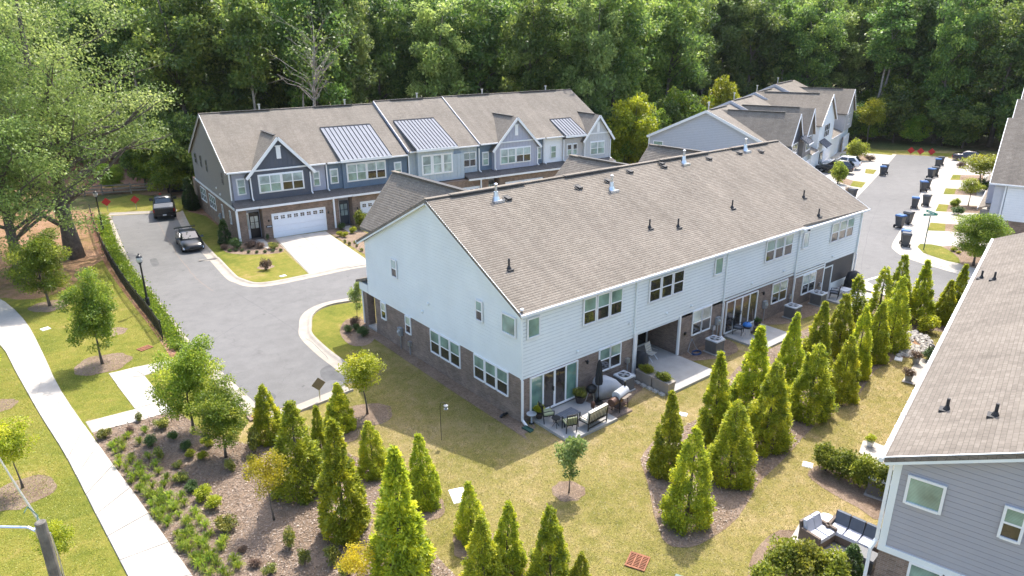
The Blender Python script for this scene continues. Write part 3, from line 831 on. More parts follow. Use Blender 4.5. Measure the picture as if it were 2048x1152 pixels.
def seam_roof(parent, A, B, C, D, n, th=0.14):
    """standing seam metal: pans with raised seams"""
    A, B, C, D = map(Vector, (A,B,C,D))
    nn = (B-A).cross(D-A).normalized(); nn = nn if nn.z > 0 else -nn
    mb = MB()
    mb.hexa([p-Z3*th for p in (A,B,C,D)], [A,B,C,D])
    r = mb.build('metal_roof', MAT['metal_roof'], parent)
    for i in range(n+1):
        t = i/n; a = A.lerp(B,t); b = D.lerp(C,t)
        q = MB(); q.bar(a+nn*.02, b+nn*.02, 0.055, 0.05, up=nn); q.build('seam', MAT['metal_seam'], r)
    q = MB(); q.bar(D+nn*.02, C+nn*.02, 0.14, 0.04, up=nn); q.build('flashing', MAT['metal_seam'], r)
    return r

# ------------------------------------------------------------------ house 1: the white townhouse row in the middle
HA = thing('townhouse_row', 'large white lap siding townhouse row with brown brick ground floor and long shingle roof', 'building')
LA, UX, UY = 32.0, Vector((1,0,0)), Vector((0,1,0))
RY, RZ = 7.5, 9.72
bw = MB()
for x0, x1, y0, y1, z1 in ((0,7.95,0,14.3,2.45),(11.68,27.6,0,14.3,2.6),(27.6,31.98,0.9,14.3,2.45),(7.951,11.679,2.2,14.29,2.55)):
    bw.box(x0,y0,-0.1,x1,y1,z1)
bw.build('brick_wall', MAT['brick'], HA)
gable = [(0,2.38),(15.1,2.38),(15.1,5.8),(RY,RZ-.12),(0,5.74)]
up = MB(); up.prism([Vector((0.012,y,z)) for y, z in gable], (LA-0.024,0,0))
wallA = up.build('wall', MAT['lap_shade'], HA)
siding(wallA, (0.01,0,0), UY, (-1,0,0), gable, 0.182, MAT['siding'])
wallR = MB().box(0.02,0.012,2.5,LA-.02,0.2,5.7).build('rear_wall', MAT['lap_shade'], HA)
for x0, x1, zb in ((0.0,7.76,2.32),(7.76,15.68,2.52),(15.68,23.62,2.42),(23.62,27.62,2.12),(27.62,LA,2.42)):
    siding(wallR, (0,0.01,0), UX, (0,-1,0), [(x0,zb),(x1,zb),(x1,5.68),(x0,5.68)], 0.182, MAT['siding'])
MB().box(23.62,0.02,2.1,27.62,0.3,2.6).build('wall_band', MAT['lap_shade'], HA)
# corner boards
for x in (0.0, LA):
    MB().box(x-.035,-.035,2.36,x+.07,0.07,5.72).build('corner_board', MAT['siding'], HA)
# roof slopes
OV = 0.25
roof(HA, (-.22,-.24,5.74), (23.75,-.24,5.74), (23.75,RY,RZ), (-.22,RY,RZ), MAT['shingle'])
roof(HA, (23.752,-.05,5.82), (LA+.3,-.30,5.70), (LA+.3,RY,RZ-.004), (23.752,RY,RZ-.004), MAT['shingle'])
roof(HA, (LA+.3,15.75,5.76), (-.22,15.75,5.76), (-.22,RY+.002,RZ), (LA+.3,RY+.002,RZ), MAT['shingle'])
strip(HA, 'ridge_cap', [(-.2,RY,RZ+.02),(LA+.28,RY,RZ+.02)], 0.3, 0.05, MAT['shingle'])
for a, b in ((1.3,6.3),(9.4,14.0),(18.0,23.2),(26.0,30.6)):
    strip(HA, 'ridge_vent', [(a,RY-.05,RZ+.055),(b,RY-.05,RZ+.055)], 0.34, 0.045, MAT['shingle'])
    strip(HA, 'vent_slot', [(a,RY-.235,RZ+.0),(b,RY-.235,RZ+.0)], 0.05, 0.09, MAT['dark_trim'])
strip(HA, 'rake_board', [(-.20,-.24,5.62),(-.20,RY,RZ-.13),(-.20,15.75,5.62)], 0.03, 0.24, MAT['siding'])
strip(HA, 'rake_board', [(LA+.29,-.30,5.60),(LA+.29,RY,RZ-.13),(LA+.29,15.75,5.62)], 0.03, 0.24, MAT['white'])
strip(HA, 'soffit', [(-.10,15.7,5.62),(-.10,RY,RZ-.22),(-.10,-.2,5.58)], 0.2, 0.03, MAT['siding'], up=(0,0,1))
for a, b, y, z in ((-.24,23.75,-.30,5.70),(23.4,LA+.34,-.36,5.62)):
    MB().box(a,y-.06,z-.06,b,y+.05,z+.05).build('gutter', MAT['white'], HA)
MB().box(0.0,-.2,5.56,LA,0.02,5.60).build('eave_soffit', MAT['siding'], HA)
MB().box(-.22,15.74,5.62,LA+.3,15.85,5.74).build('gutter', MAT['white'], HA)
# front cross gables that show over the ridge
def cross_gable(par, x, hw, y_front, z_top, y_back, z_eave, mat):
    roof(par, (x-hw,y_front,z_eave),(x-hw,y_back,z_eave) ,(x,y_back,z_top),(x,y_front,z_top), mat)
    roof(par, (x+hw,y_back,z_eave),(x+hw,y_front,z_eave),(x,y_front,z_top),(x,y_back,z_top), mat)
    strip(par, 'ridge_cap', [(x,y_front,z_top+.02),(x,y_back,z_top+.02)], 0.3, 0.05, mat)
    strip(par, 'ridge_vent', [(x-.02,y_front-1.0,z_top+.05),(x-.02,y_back,z_top+.05)], 0.32, 0.04, MAT['dark_trim'])
for x, hw, zt in ((2.75,2.58,9.66),(16.3,3.2,9.45),(24.9,2.6,9.40)):
    cross_gable(HA, x, hw, 15.9 if x < 5 else 14.2, zt, RY+.25, 6.55, MAT['shingle'])
# porch at the front left corner
mb = MB(); mb.box(0.05,15.45,-.05,0.55,15.95,2.45); mb.build('brick_pier', MAT['brick'], HA)
MB().box(0.0,14.35,-.05,1.6,15.42,0.14).build('porch_slab', MAT['patio'], HA)
MB().box(0.03,15.98,0.1,0.15,16.1,2.5).build('post', MAT['white'], HA)
MB().box(-.03,14.45,0.1,0.12,14.75,2.36).build('post', MAT['siding'], HA) if False else None
MB().box(-.02,15.12,2.40,8.0,16.25,2.95).build('porch_beam', MAT['siding'], HA)
roof(HA, (8.0,16.5,2.98),(-.12,16.5,2.98),(-.12,15.1,3.45),(8.0,15.1,3.45), MAT['shingle'])
MB().box(31.9,15.11,2.3,LA,15.2,3.0).build('front_band', MAT['siding'], HA)
# gable windows
G = dict(P=(0,0,0), U=UY, N=(-1,0,0), base=0.03)
window(HA, u0=.37, u1=1.34, z0=4.43, z1=5.33, kind='fixed', up='glass_blind', **G)
window(HA, u0=2.95, u1=3.42, z0=4.38, z1=5.37, **G)
window(HA, u0=11.22, u1=11.76, z0=4.47, z1=5.47, up='glass_pale', **G)
G['base'] = 0.004
multi(HA, u0=1.0, u1=3.72, z0=1.10, z1=2.33, n=3, **G)
multi(HA, u0=5.06, u1=7.84, z0=1.06, z1=2.33, n=3, **G)
window(HA, u0=12.92, u1=13.44, z0=1.32, z1=2.32, up='glass_pale', **G)
window(HA, u0=10.02, u1=10.54, z0=1.32, z1=2.32, up='glass_pale', **G)
# rear windows and doors
R = dict(P=(0,0,0), U=UX, N=(0,-1,0), base=0.03)
window(HA, u0=.36, u1=1.04, z0=4.40, z1=5.31, kind='fixed', up='glass_blind', **R)
multi(HA, u0=3.95, u1=6.64, z0=4.10, z1=5.42, n=3, gap=.16, **R)
multi(HA, u0=8.83, u1=11.62, z0=4.10, z1=5.34, n=3, gap=.16, up='glass', **R)
window(HA, u0=14.54, u1=15.22, z0=4.42, z1=5.36, kind='fixed', up='glass_blind', **R)
multi(HA, u0=19.78, u1=22.74, z0=4.12, z1=5.44, n=3, gap=.16, **R)
window(HA, u0=24.14, u1=24.80, z0=4.18, z1=5.18, kind='fixed', up='glass_pale', **R)
multi(HA, u0=27.85, u1=30.84, z0=3.90, z1=5.20, n=3, gap=.16, **R)
R['base'] = 0.004
patio_door(HA, (0,0,0), UX, (0,-1,0), .58, 3.58, .24, 2.28)
multi(HA, u0=5.2, u1=6.75, z0=1.12, z1=2.34, n=2, gap=.07, **R)
multi(HA, u0=12.87, u1=14.54, z0=1.06, z1=2.50, n=2, gap=.07, up='glass_pale', **R)
patio_door(HA, (0,0,0), UX, (0,-1,0), 16.15, 19.36, .20, 2.32, mats=('glass','glass_warm','glass_warm','glass'))
multi(HA, u0=21.14, u1=22.82, z0=.98, z1=2.30, n=2, gap=.07, **R)
multi(HA, u0=24.86, u1=26.48, z0=.74, z1=2.06, n=2, gap=.07, up='glass_pale', **R)
# recessed porch of the second home
patio_door(HA, (0,2.2,0), UX, (0,-1,0), 8.15, 9.35, .16, 2.3, base=.004, mats=('glass','glass'))
patio_door(HA, (0,2.2,0), UX, (0,-1,0), 9.75, 11.45, .16, 2.3, base=.004, mats=('glass','glass'))
MB().box(11.62,-.05,0.14,11.76,0.07,2.54).build('post', MAT['white'], HA)
MB().box(7.93,-.05,0.14,8.05,0.07,2.54).build('post', MAT['white'], HA)
MB().box(7.97,0.03,2.50,11.66,2.19,2.54).build('porch_ceiling', MAT['white'], HA)
# screened porch of the fourth home
sp = MB(); sp.box(28.9,.02,.05,31.95,.10,.62); sp.box(27.66,.02,.05,27.80,.10,2.42); sp.box(28.82,.02,.05,28.94,.10,2.0); sp.box(27.80,.02,1.96,28.94,.10,2.04); sp.box(31.86,.0,.0,31.97,.12,2.42)
spo = sp.build('screen_porch', MAT['siding'], HA)
MB().box(28.95,.04,.63,31.85,.06,2.41).build('screen', MAT['screen'], spo)
MB().box(27.81,.04,.05,28.81,.06,1.95).build('screen', MAT['screen'], spo)
MB().box(27.81,.045,2.05,28.94,.065,2.41).build('screen', MAT['screen'], spo)
# downspouts, vents, meters
for x, zm in ((-.02,2.35),(7.76,2.6),(15.68,2.42),(23.62,2.3),(LA-.02,2.3)):
    downspout(HA, x, -.01, 5.6, zm, (0,-1,0))
for x, z in ((3.6,2.75),(10.4,3.05),(18.6,2.95),(22.2,3.0),(28.5,2.75),(12.6,2.95)):
    MB().lathe([(.09,0),(.075,.05),(.02,.08)], 10).build('wall_vent', MAT['siding'], HA, loc=(x,-.03,z), rot=(math.pi/2,0,0))
for y, z in ((7.96,3.84),(8.64,3.16)):
    MB().lathe([(.10,0),(.08,.06),(.02,.09)], 10).build('wall_vent', MAT['siding'], HA, loc=(-.03,y,z), rot=(0,-math.pi/2,0))
def flue(x, y):
    z = 5.74+(y+.24)*(RZ-5.74)/(RY+.24)
    b = MB(); b.lathe([(.24,-.10),(.16,.16),(.12,.42)], 14); b.box(-.34,-.34,-.17,.34,.30,-.04)
    f = b.build('flue', MAT['zinc'], HA, loc=(x,y,z))
    MB().lathe([(.075,.40),(.07,.74)], 12).build('flue_pipe', MAT['zinc'], f)
    MB().lathe([(.05,.74),(.11,.77),(.11,.82),(.04,.87)], 12).build('flue_cap', MAT['zinc'], f)
def roofpt(px, py):
    lo, hi = 0.0, RY
    for _ in range(40):
        m = (lo+hi)/2; z = 5.74+(m+.24)*(RZ-5.74)/(RY+.24)
        p = at(px, py, z)
        if p.y > m: lo = m
        else: hi = m
    return p
for q in ((992,398),(1223,378),(1367,325),(1490,300)):
    p = roofpt(*q); flue(p.x, p.y)
SL = math.atan((RZ-5.74)/(RY+.24))
def turtle(px, py, s=1.0):
    p = roofpt(px, py)
    m = MB(); m.hexa([(-.17,-.22,0),(.17,-.22,0),(.17,.22,0),(-.17,.22,0)], [(-.15,-.21,.16),(.15,-.21,.16),(.13,.16,.05),(-.13,.16,.05)])
    m.box(-.24,-.20,-.01,.24,.30,.012); m.bar((-.2,-.25,.02),(-.42,-.02,.10),.08,.05)
    m.build('roof_vent', MAT['dark_trim'], HA, loc=p, rot=(SL,0,0), scale=s)
for q in ((1015,397),(1157,375),(1216,362),(1327,333),(1417,317),(1521,303),(1259,343),(1322,327),(1478,306)): turtle(*q, 0.95)
def pipe(px, py):
    p = roofpt(px, py)
    m = MB(); m.lathe([(.05,-.1),(.05,.52)], 10); m.lathe([(.14,-.03),(.10,.08),(.06,.16)], 10); m.box(-.17,-.2,-.06,.17,.16,.0)
    m.build('vent_pipe', MAT['dark_trim'], HA, loc=p)
for q in ((1018,538),(1299,456),(1356,454),(1464,416),(1607,395),(1637,432)): pipe(*q)
p = Vector((-.05,-.12,5.84))
c = MB().box(-.07,-.06,.06,.07,.06,.15).build('camera_box', MAT['white'], HA, loc=p)
MB().bar((0,0,-.05),(0,0,.06),.05).build('bracket', MAT['black_metal'], c)
c = MB().box(-.06,-.08,-.05,.06,.08,.05).build('security_light', MAT['dark_trim'], HA, loc=(23.95,-.42,5.55))
MB().box(-.05,-.08,.0,.05,.0,.18).build('camera_box', MAT['white'], HA, loc=(7.35,-.03,3.2))
# meters and pipes
def meter(par, x, y, z, N, big=True, post=True):
    N = Vector(N); U = Vector((-N.y, N.x, 0)); P = Vector((x,y,0))
    m = MB()
    if big: m.obox(P,U,N,-.17,.17,.02,.20,z-.25,z+.25)
    else: m.obox(P,U,N,-.11,.11,.02,.18,z-.13,z+.13)
    b = m.build('meter_box', MAT['grey_box'] if big else MAT['zinc'], par)
    if big: MB().lathe([(.10,0),(.10,.09),(.06,.11)], 12).build('meter_dial', MAT['lamp_glass'], b, loc=P+U*.02+N*.2+Z3*(z+.02), rot=N.to_track_quat('Z','Y').to_euler())
    MB().bar(P+N*.10+Z3*0.0, P+N*.10+Z3*(z-.13), .05).build('conduit', MAT['zinc'] if big else MAT['grey_box'], b)
meter(HA, 0, 11.15, 1.15, (-1,0,0)); meter(HA, 0, 10.1, .72, (-1,0,0), False)
meter(HA, 15.25, 0, 1.35, (0,-1,0)); meter(HA, 14.85, 0, 1.0, (0,-1,0), False)
meter(HA, 20.3, 0, 1.15, (0,-1,0)); meter(HA, 23.3, 0, 1.0, (0,-1,0), False); meter(HA, 7.3, 0, 1.15, (0,-1,0), False); meter(HA, 27.2, 0, .95, (0,-1,0), False)
def sconce(par, P, N):
    P, N = Vector(P), Vector(N)
    m = MB(); m.bar(P, P+N*.14, .05); m.lathe([(.03,-.13),(.06,-.11),(.075,.05),(.02,.10)], 8, P+N*.15)
    m.build('wall_lantern', MAT['black_metal'], par)
sconce(HA, (4.2,-.01,2.05), (0,-1,0)); sconce(HA, (19.9,-.01,2.05), (0,-1,0))
MB().obox((0,0,0),UX,(0,-1,0),12.15,12.27,.01,.09,1.25,1.42).build('outlet_box', MAT['black_metal'], HA)
# ------------------------------------------------------------------ house 2: the grey-blue row behind
TB = math.radians(-5.2)
HB = thing('townhouse_row', 'slate blue and grey townhouse row with metal dormers and white garage doors', 'building', (0.6,40.5,0), TB)
X1, Y1, NF = Vector((1,0,0)), Vector((0,1,0)), Vector((0,-1,0))
UNIT = [0.0, 8.65, 17.3, 25.75, 34.55, 44.2]
LIFT = [0, 0, .25, .32, .32]
RVB = 9.0
b = MB()
for k in range(5):
    u0, u1 = UNIT[k], UNIT[k+1]
    a = -.4 if k == 0 else u0
    if k < 4:
        b.box(a,0,-.3,u0+.55,19.5-.1*k,3.1); b.box(u0+.551,1.1,-.3,u0+1.95,19.4,3.1); b.box(u0+1.951,0,-.3,u1-.001,19.45,3.1)
    else: b.box(a,0,-.3,u1,19.5,3.1)
bwB = b.build('brick_wall', MAT['brick_b'], HB)
# upper storey body and left gable in taupe boards
gl = [(0.95,3.1),(17.7,3.1),(17.7,6.35),(RVB,10.62),(0.95,6.3)]
b = MB(); b.prism([Vector((-.38,v,z)) for v, z in gl], (.3,0,0)); wl = b.build('side_wall', MAT['lap_shade_d'], HB)
siding(wl, (-.38,0,0), Y1, (-1,0,0), gl, 0.19, MAT['siding_taupe'])
strip(HB, 'band_board', [(-.42,0.0,3.12),(-.42,17.8,3.12)], 0.06, 0.2, MAT['white'])
b = MB()
for k in range(5):
    z = LIFT[k]
    b.prism([Vector((max(UNIT[k],-.08)+.001,v,zz)) for v, zz in ((2.0,3.1),(17.6,3.1),(17.6,6.3+z),(RVB,10.6+z),(2.0,6.5+z))], (UNIT[k+1]-UNIT[k]-.002,0,0))
b.build('wall', MAT['siding_taupe'], HB)
b = MB(); b.prism([Vector((44.21,v,z)) for v, z in ((1.0,0),(17.6,0),(17.6,6.5),(RVB,10.8),(1.0,6.5))], (.05,0,0)); b.build('side_wall', MAT['siding_taupe'], HB)
for k in range(5):
    z = LIFT[k]; u0 = UNIT[k]-(.62 if k == 0 else .02); u1 = UNIT[k+1]+(.3 if k == 4 else -.02)
    roof(HB, (u0,.75,6.32+z),(u1,.75,6.32+z),(u1,RVB,10.78+z),(u0,RVB,10.78+z), MAT['shingle_b'], course=.16)
    roof(HB, (u1,18.1,6.1+z),(u0,18.1,6.1+z),(u0,RVB+.002,10.78+z),(u1,RVB+.002,10.78+z), MAT['shingle_b'], course=.4)
    strip(HB, 'ridge_cap', [(u0,RVB,10.80+z),(u1,RVB,10.80+z)], .3, .05, MAT['shingle_b'])
    strip(HB, 'ridge_vent', [(u0+2,RVB-.1,10.83+z),(u1-2.5,RVB-.1,10.83+z)], .34, .05, MAT['dark_trim'])
    MB().box(u0+.1,.62,6.18+z,u1-.1,.76,6.31+z).build('gutter', MAT['white'], HB)
    m = MB(); m.lathe([(.09,-.3),(.09,.5),(.15,.52),(.15,.62)], 8); m.build('flue', MAT['zinc'], HB, loc=((u0+u1)/2+1.2,RVB+.3,10.75+z))
strip(HB, 'rake_board', [(-.6,.75,6.22),(-.6,RVB,10.66),(-.6,18.1,6.0)], .04, .26, MAT['white'])
for u, za in ((UNIT[2]-.03,.25),(UNIT[3]-.03,.32)):
    strip(HB, 'rake_board', [(u,.75,6.22+za),(u,RVB,10.66+za)], .06, .34, MAT['lavender'])
    strip(HB, 'painted_shadow_strip', [(u-.12,.8,6.30+za-.2),(u-.12,RVB,10.72+za-.22)], .16, .05, MAT['metal_seam'])  # dark strip painted in for the shadow beside each roof step
# pent roof over the ground floor
for k, (a, c) in enumerate(((-.35,1.75),(1.75,8.6),(8.6,10.6),(10.6,17.25),(23.7,25.7),(25.7,27.7),(27.7,34.4),(34.4,44.4))):
    y0 = -.32 if k % 2 else -.26
    roof(HB, (a,y0,3.22),(c,y0,3.22),(c,2.0,3.86),(a,2.0,3.86), MAT['shingle_pent'], 'pent_roof', .10)
    MB().box(a,y0-.05,3.00,c-.01,y0+.04,3.19).build('fascia', MAT['white'], HB)
    MB().box(a+.05,y0+.05,2.98,c-.06,.01,3.02).build('soffit', MAT['white'], HB)

def b_wall(name, u0, u1, v, z0, z1, mat, style, apex=None):
    poly = [(u0,z0),(u1,z0),(u1,z1),(apex[0],apex[1]),(u0,z1)] if apex else [(u0,z0),(u1,z0),(u1,z1),(u0,z1)]
    m = MB(); m.prism([Vector((u,v,z)) for u, z in poly], (0, max(.3, 2.2-v), 0))
    w = m.build(name, MAT[mat], HB)
    if style == 'lap': siding(w, (0,v,0), X1, NF, poly, .19, MAT[mat])
    else: battens(w, (0,v,0), X1, NF, poly, .42, MAT[mat])
    return w
def gable_bay(u0, u1, v, z0, ze, ua, za, mat, zr=None, slot=True):
    w = b_wall('gable_wall', u0, u1, v, z0, ze, mat, 'batten', (ua, za))
    ovh = .32; s = (za-ze)/(ua-u0); hw = ua-u0+ovh
    zt = za+.16; zl = zt-s*hw
    vb = .75+(zt-6.32)*(RVB-.75)/(10.78-6.32)
    roof(HB, (ua-hw,v-.3,zl),(ua-hw,vb,zl),(ua,vb,zt),(ua,v-.3,zt), MAT['shingle_b'], 'gable_roof', .14, .16)
    roof(HB, (ua+hw,vb,zl),(ua+hw,v-.3,zl),(ua,v-.3,zt),(ua,vb,zt), MAT['shingle_b'], 'gable_roof', .14, .16)
    strip(HB, 'ridge_vent', [(ua,v+.7,zt+.04),(ua,vb-.5,zt+.04)], .3, .06, MAT['dark_trim'])
    strip(HB, 'rake_board', [(ua-hw,v-.32,zl-.12),(ua,v-.32,zt-.12),(ua+hw,v-.32,zl-.12)], .05, .26, MAT['white'])
    if slot:
        m = MB(); m.box(ua-.2,v-.06,za-1.85,ua+.2,v+.01,za-.75); m.box(ua-.27,v-.08,za-.75,ua+.27,v+.01,za-.66); m.build('gable_louver', MAT['white'], HB)
    for u in (u0+.05, u1-.05):
        m = MB(); m.bar((u,v-.08,zl-.05),(u,v-.08,z0+.2),.10); m.bar((u,v-.10,z0+.22),(u,v-.4,z0+.1),.10); m.build('downspout', MAT['white'], HB)
    return w
def twin(u0, u1, v, z0, z1, n=2, up='glass_pale'):
    """pairs of double hung sashes in one wide white surround"""
    m = MB(); m.box(u0-.12,v-.03,z0-.12,u1+.12,v+.01,z1+.14); m.build('window_surround', MAT['white'], HB)
    w = (u1-u0-.2*(n-1))/n
    for i in range(n):
        a = u0+i*(w+.2)
        multi(HB, (0,v,0), X1, NF, a, a+w, z0, z1, 2, gap=.07, up=up, lo='glass_blind' if i == 0 else 'glass', base=.031, trim=.03)
def single(u0, u1, v, z0, z1, up='glass_pale'):
    m = MB(); m.box(u0-.10,v-.03,z0-.10,u1+.10,v+.01,z1+.12); m.build('window_surround', MAT['white'], HB)
    window(HB, (0,v,0), X1, NF, u0, u1, z0, z1, up=up, lo='glass_blind', base=.031, trim=.03)
# home 1
b_wall('wall_panel', -.1, 1.5, 1.3, 3.62, 6.3, 'lavender', 'lap'); single(.42,1.02,1.27,4.2,5.5)
gable_bay(1.4, 7.0, .75, 3.55, 5.9, 4.25, 9.0, 'navy'); twin(2.25,6.2,.75,4.25,5.72)
b_wall('wall_panel', 7.0, 8.62, 1.3, 3.62, 6.3, 'lavender', 'lap'); single(7.42,7.95,1.27,4.2,5.45)
# home 2
b_wall('wall_panel', 8.66, 17.25, 1.2, 3.60, 6.3, 'slate', 'batten')
single(9.12,9.76,1.2,4.25,5.5); single(15.88,16.5,1.2,4.22,5.5)
def dormer(u0, u1, v, z0, z1, mat, eave, top, vt):
    b_wall('dormer_wall', u0, u1, v, z0, z1, mat, 'batten')
    m = MB(); m.prism([Vector((u0+.05,a,z)) for a, z in ((v+.02,z1-.4),(vt-.3,z1-.4),(vt-.3,top-.22),(v+.02,eave-.2))], (u1-u0-.1,0,0)); m.build('dormer_cheek', MAT[mat], HB)
    seam_roof(HB, (u0-.3,v-.45,eave),(u1+.3,v-.45,eave),(u1+.3,vt,top),(u0-.3,vt,top), 12)
    MB().box(u0-.3,v-.52,eave-.26,u1+.3,v-.44,eave-.01).build('fascia', MAT['white'], HB)
    MB().box(u0-.26,v-.44,eave-.24,u1+.26,v,eave-.19).build('soffit', MAT['white'], HB)
dormer(10.25,15.0,.95,3.60,6.3,'slate',6.45,9.03,5.6); twin(10.75,14.65,.95,4.3,5.85)
# home 3
b_wall('wall_panel', 17.5, 25.65, 1.2, 3.62, 6.5, 'pale_batten', 'batten')
dormer(18.2,22.4,.6,3.2,6.6,'pale_batten',6.78,9.20,5.45)
b_wall('wall_panel', 22.4, 23.65, .6, 3.2, 5.9, 'pale_batten', 'batten')
multi(HB, (0,.6,0), X1, NF, 18.75, 22.1, 4.15, 5.95, 3, gap=.3, up='glass_pale', lo='glass_pale', base=.0, trim=.14)
multi(HB, (0,1.2,0), X1, NF, 23.95, 25.4, 4.3, 5.75, 2, gap=.07, up='glass_pale', trim=.08)
# home 4
b_wall('wall_panel', 25.78, 27.6, 1.3, 3.62, 6.6, 'slate', 'lap'); single(26.4,27.05,1.27,4.25,5.55)
gable_bay(27.55, 33.4, .75, 3.6, 5.95, 30.5, 9.05, 'lavender'); twin(28.4,32.35,.75,4.25,5.78)
b_wall('wall_panel', 33.4, 34.5, 1.3, 3.62, 6.6, 'slate', 'lap'); single(33.62,34.2,1.27,4.25,5.5)
# home 5
b_wall('wall_panel', 34.55, 37.3, 1.2, 3.62, 6.5, 'white', 'lap'); single(35.6,36.3,1.17,4.15,5.5,'glass_blind')
b_wall('wall_panel', 37.3, 40.2, 1.0, 3.62, 6.2, 'tan_batten', 'batten')
seam_roof(HB, (37.2,.4,6.66),(40.3,.4,6.66),(40.3,3.6,8.24),(37.2,3.6,8.24), 7)
MB().box(37.2,.32,6.40,40.3,.4,6.62).build('fascia', MAT['white'], HB)
for u in (37.9, 38.75): single(u, u+.55, 1.0, 4.3, 5.5, 'glass')
gable_bay(40.2, 44.3, .7, 3.3, 6.0, 42.3, 8.55, 'cream'); twin(41.2,43.3,.7,4.1,5.5,1)
for u in (8.64, 17.3, 25.72, 34.5, 37.3):
    m = MB(); m.bar((u,.9,6.15),(u,.9,3.75),.10); m.bar((u,.88,3.76),(u,.5,3.68),.10); m.build('downspout', MAT['white'], HB)
strip(HB, 'downspout', [(-.33,.72,6.2),(-.33,1.0,3.75)], .12, .1, MAT['white'])
strip(HB, 'corner_post', [(-.3,-.12,3.0),(-.3,-.12,0.0)], .2, .18, MAT['white'])
strip(HB, 'downspout', [(8.66,-.2,3.0),(8.66,-.2,0.1)], .18, .14, MAT['white'])
strip(HB, 'downspout', [(25.2,-.25,3.0),(25.2,-.25,0.1)], .14, .12, MAT['white'])
# doors and garages
def front_door(u, mat):
    m = MB(); m.box(u+.02,1.02,-.02,u+1.38,1.10,2.85); f = m.build('door_surround', MAT['lavender'], HB)
    d = MB().box(u+.40,.95,.05,u+1.30,1.02,2.45).build('front_door', MAT[mat], HB)
    for a in (u+.50, u+.88):
        for z in (.95, 1.55): MB().box(a,.935,z,a+.30,.952,z+.54).build('pane', MAT['glass_pale'], d)
    MB().box(u+.46,.92,1.0,u+.49,.95,1.25).build('handle', MAT['zinc'], d)
    m = MB(); m.box(u+.03,.98,.0,u+.40,1.015,2.45); s = m.build('sidelight', MAT['white'], HB)
    MB().box(u+.12,.965,.9,u+.32,.982,2.3).build('pane', MAT['glass_pale'], s)
    MB().box(u+.3,.3,-.02,u+1.4,.9,.05).build('doormat', MAT['wicker'], HB)
for k, mt in ((0,'door_black'),(1,'door_grey'),(2,'door_grey'),(3,'door_grey')): front_door(UNIT[k]+.55, mt)
def garage(u0, u1, z1=2.2):
    m = MB(); m.box(u0-.10,-.05,-.02,u0,.02,z1+.1); m.box(u1,-.05,-.02,u1+.10,.02,z1+.1); m.box(u0,-.05,z1,u1,.02,z1+.1)
    g = m.build('garage_door', MAT['white'], HB)
    n = 4; h = z1/n
    for i in range(n):
        MB().box(u0+.002,-.035,i*h+.006,u1-.002,.015,(i+1)*h-.006).build('door_panel', MAT['door_white'], g)
    for i in range(8):
        c = u0+(i+.5)*(u1-u0)/8
        for dx in (-.1,.1):
            for dz in (.0,.17):
                MB().box(c+dx-.085,-.04,z1-.46+dz,c+dx+.085,-.0365,z1-.46+dz+.14).build('pane', MAT['glass'], g)
for k in range(4): garage(UNIT[k]+2.83, UNIT[k]+7.75)
for u in (2.42, 11.05, 8.1, 19.8, 24.9): sconce(HB, (u,-.01,1.75), NF)
def number_plate(u):
    p = MB().box(u-.26,-.05,1.05,u+.26,-.01,1.28).build('number_plate', MAT['dark_trim'], HB)
    for i in range(5):
        m = MB(); x = u-.17+i*.08; m.box(x,-.056,1.11,x+.05,-.0505,1.22); m.build('numeral', MAT['plate'], p)
for u in (2.42, 11.08): number_plate(u)
# side windows
S = dict(P=(-.38,0,0), U=Y1, N=(-1,0,0), base=.03, frame='siding_taupe', up='glass')
for v0, v1, z0, z1 in ((2.95,3.4,4.95,6.0),(9.75,10.2,5.1,6.2),(12.4,12.9,5.2,6.3),(14.9,15.8,5.2,6.2)): window(HB, u0=v0, u1=v1, z0=z0, z1=z1, **S)
S.update(P=(-.40,0,0), base=.002, frame='white', up='glass_blind')
multi(HB, u0=8.2, u1=10.9, z0=1.45, z1=2.7, n=3, **S); multi(HB, u0=12.6, u1=15.2, z0=1.45, z1=2.75, n=3, **S)
window(HB, u0=4.95, u1=5.35, z0=1.4, z1=2.6, **S); window(HB, u0=1.8, u1=2.2, z0=1.45, z1=2.6, **S)
for v, z in ((6.6,4.0),(5.2,3.6)): MB().lathe([(.12,0),(.08,.08)], 8).build('wall_vent', MAT['white'], HB, loc=(-.41,v,z), rot=(0,-math.pi/2,0))
meter(HB, -.40, 6.3, 1.3, (-1,0,0))

# ------------------------------------------------------------------ house 3: the pale row at the back right
TC = math.radians(18)
HC = thing('townhouse_row', 'pale grey townhouse row at the back right with steep front gables and small metal canopies', 'building', (53,29.4,0), TC)
NC = Vector((0,-1,0))
gc = [(-7.1,0.0),(7.0,0.0),(7.0,5.7),(0,9.0),(-7.1,5.65)]
b = MB(); b.prism([Vector((0,v,z)) for v, z in gc], (.3,0,0)); wc = b.build('side_wall', MAT['lap_shade_d'], HC)
siding(wc, (0,0,0), Y1, (-1,0,0), gc, .2, MAT['siding_c'])
CU = [0, 9.2, 20.5, 31.5, 44.6]; CL = [0.0, .42, .75, 1.25]
b = MB()
for k in range(4):
    b.prism([Vector((CU[k]+.301 if k == 0 else CU[k]+.03, v, z)) for v, z in ((-7.0,-.05),(6.9,-.05),(6.9,5.7+CL[k]),(0,8.95+CL[k]),(-7.0,5.6+CL[k]))], (CU[k+1]-CU[k]-.32 if k == 0 else CU[k+1]-CU[k]-.04,0,0))
b.build('wall', MAT['lavender'], HC)
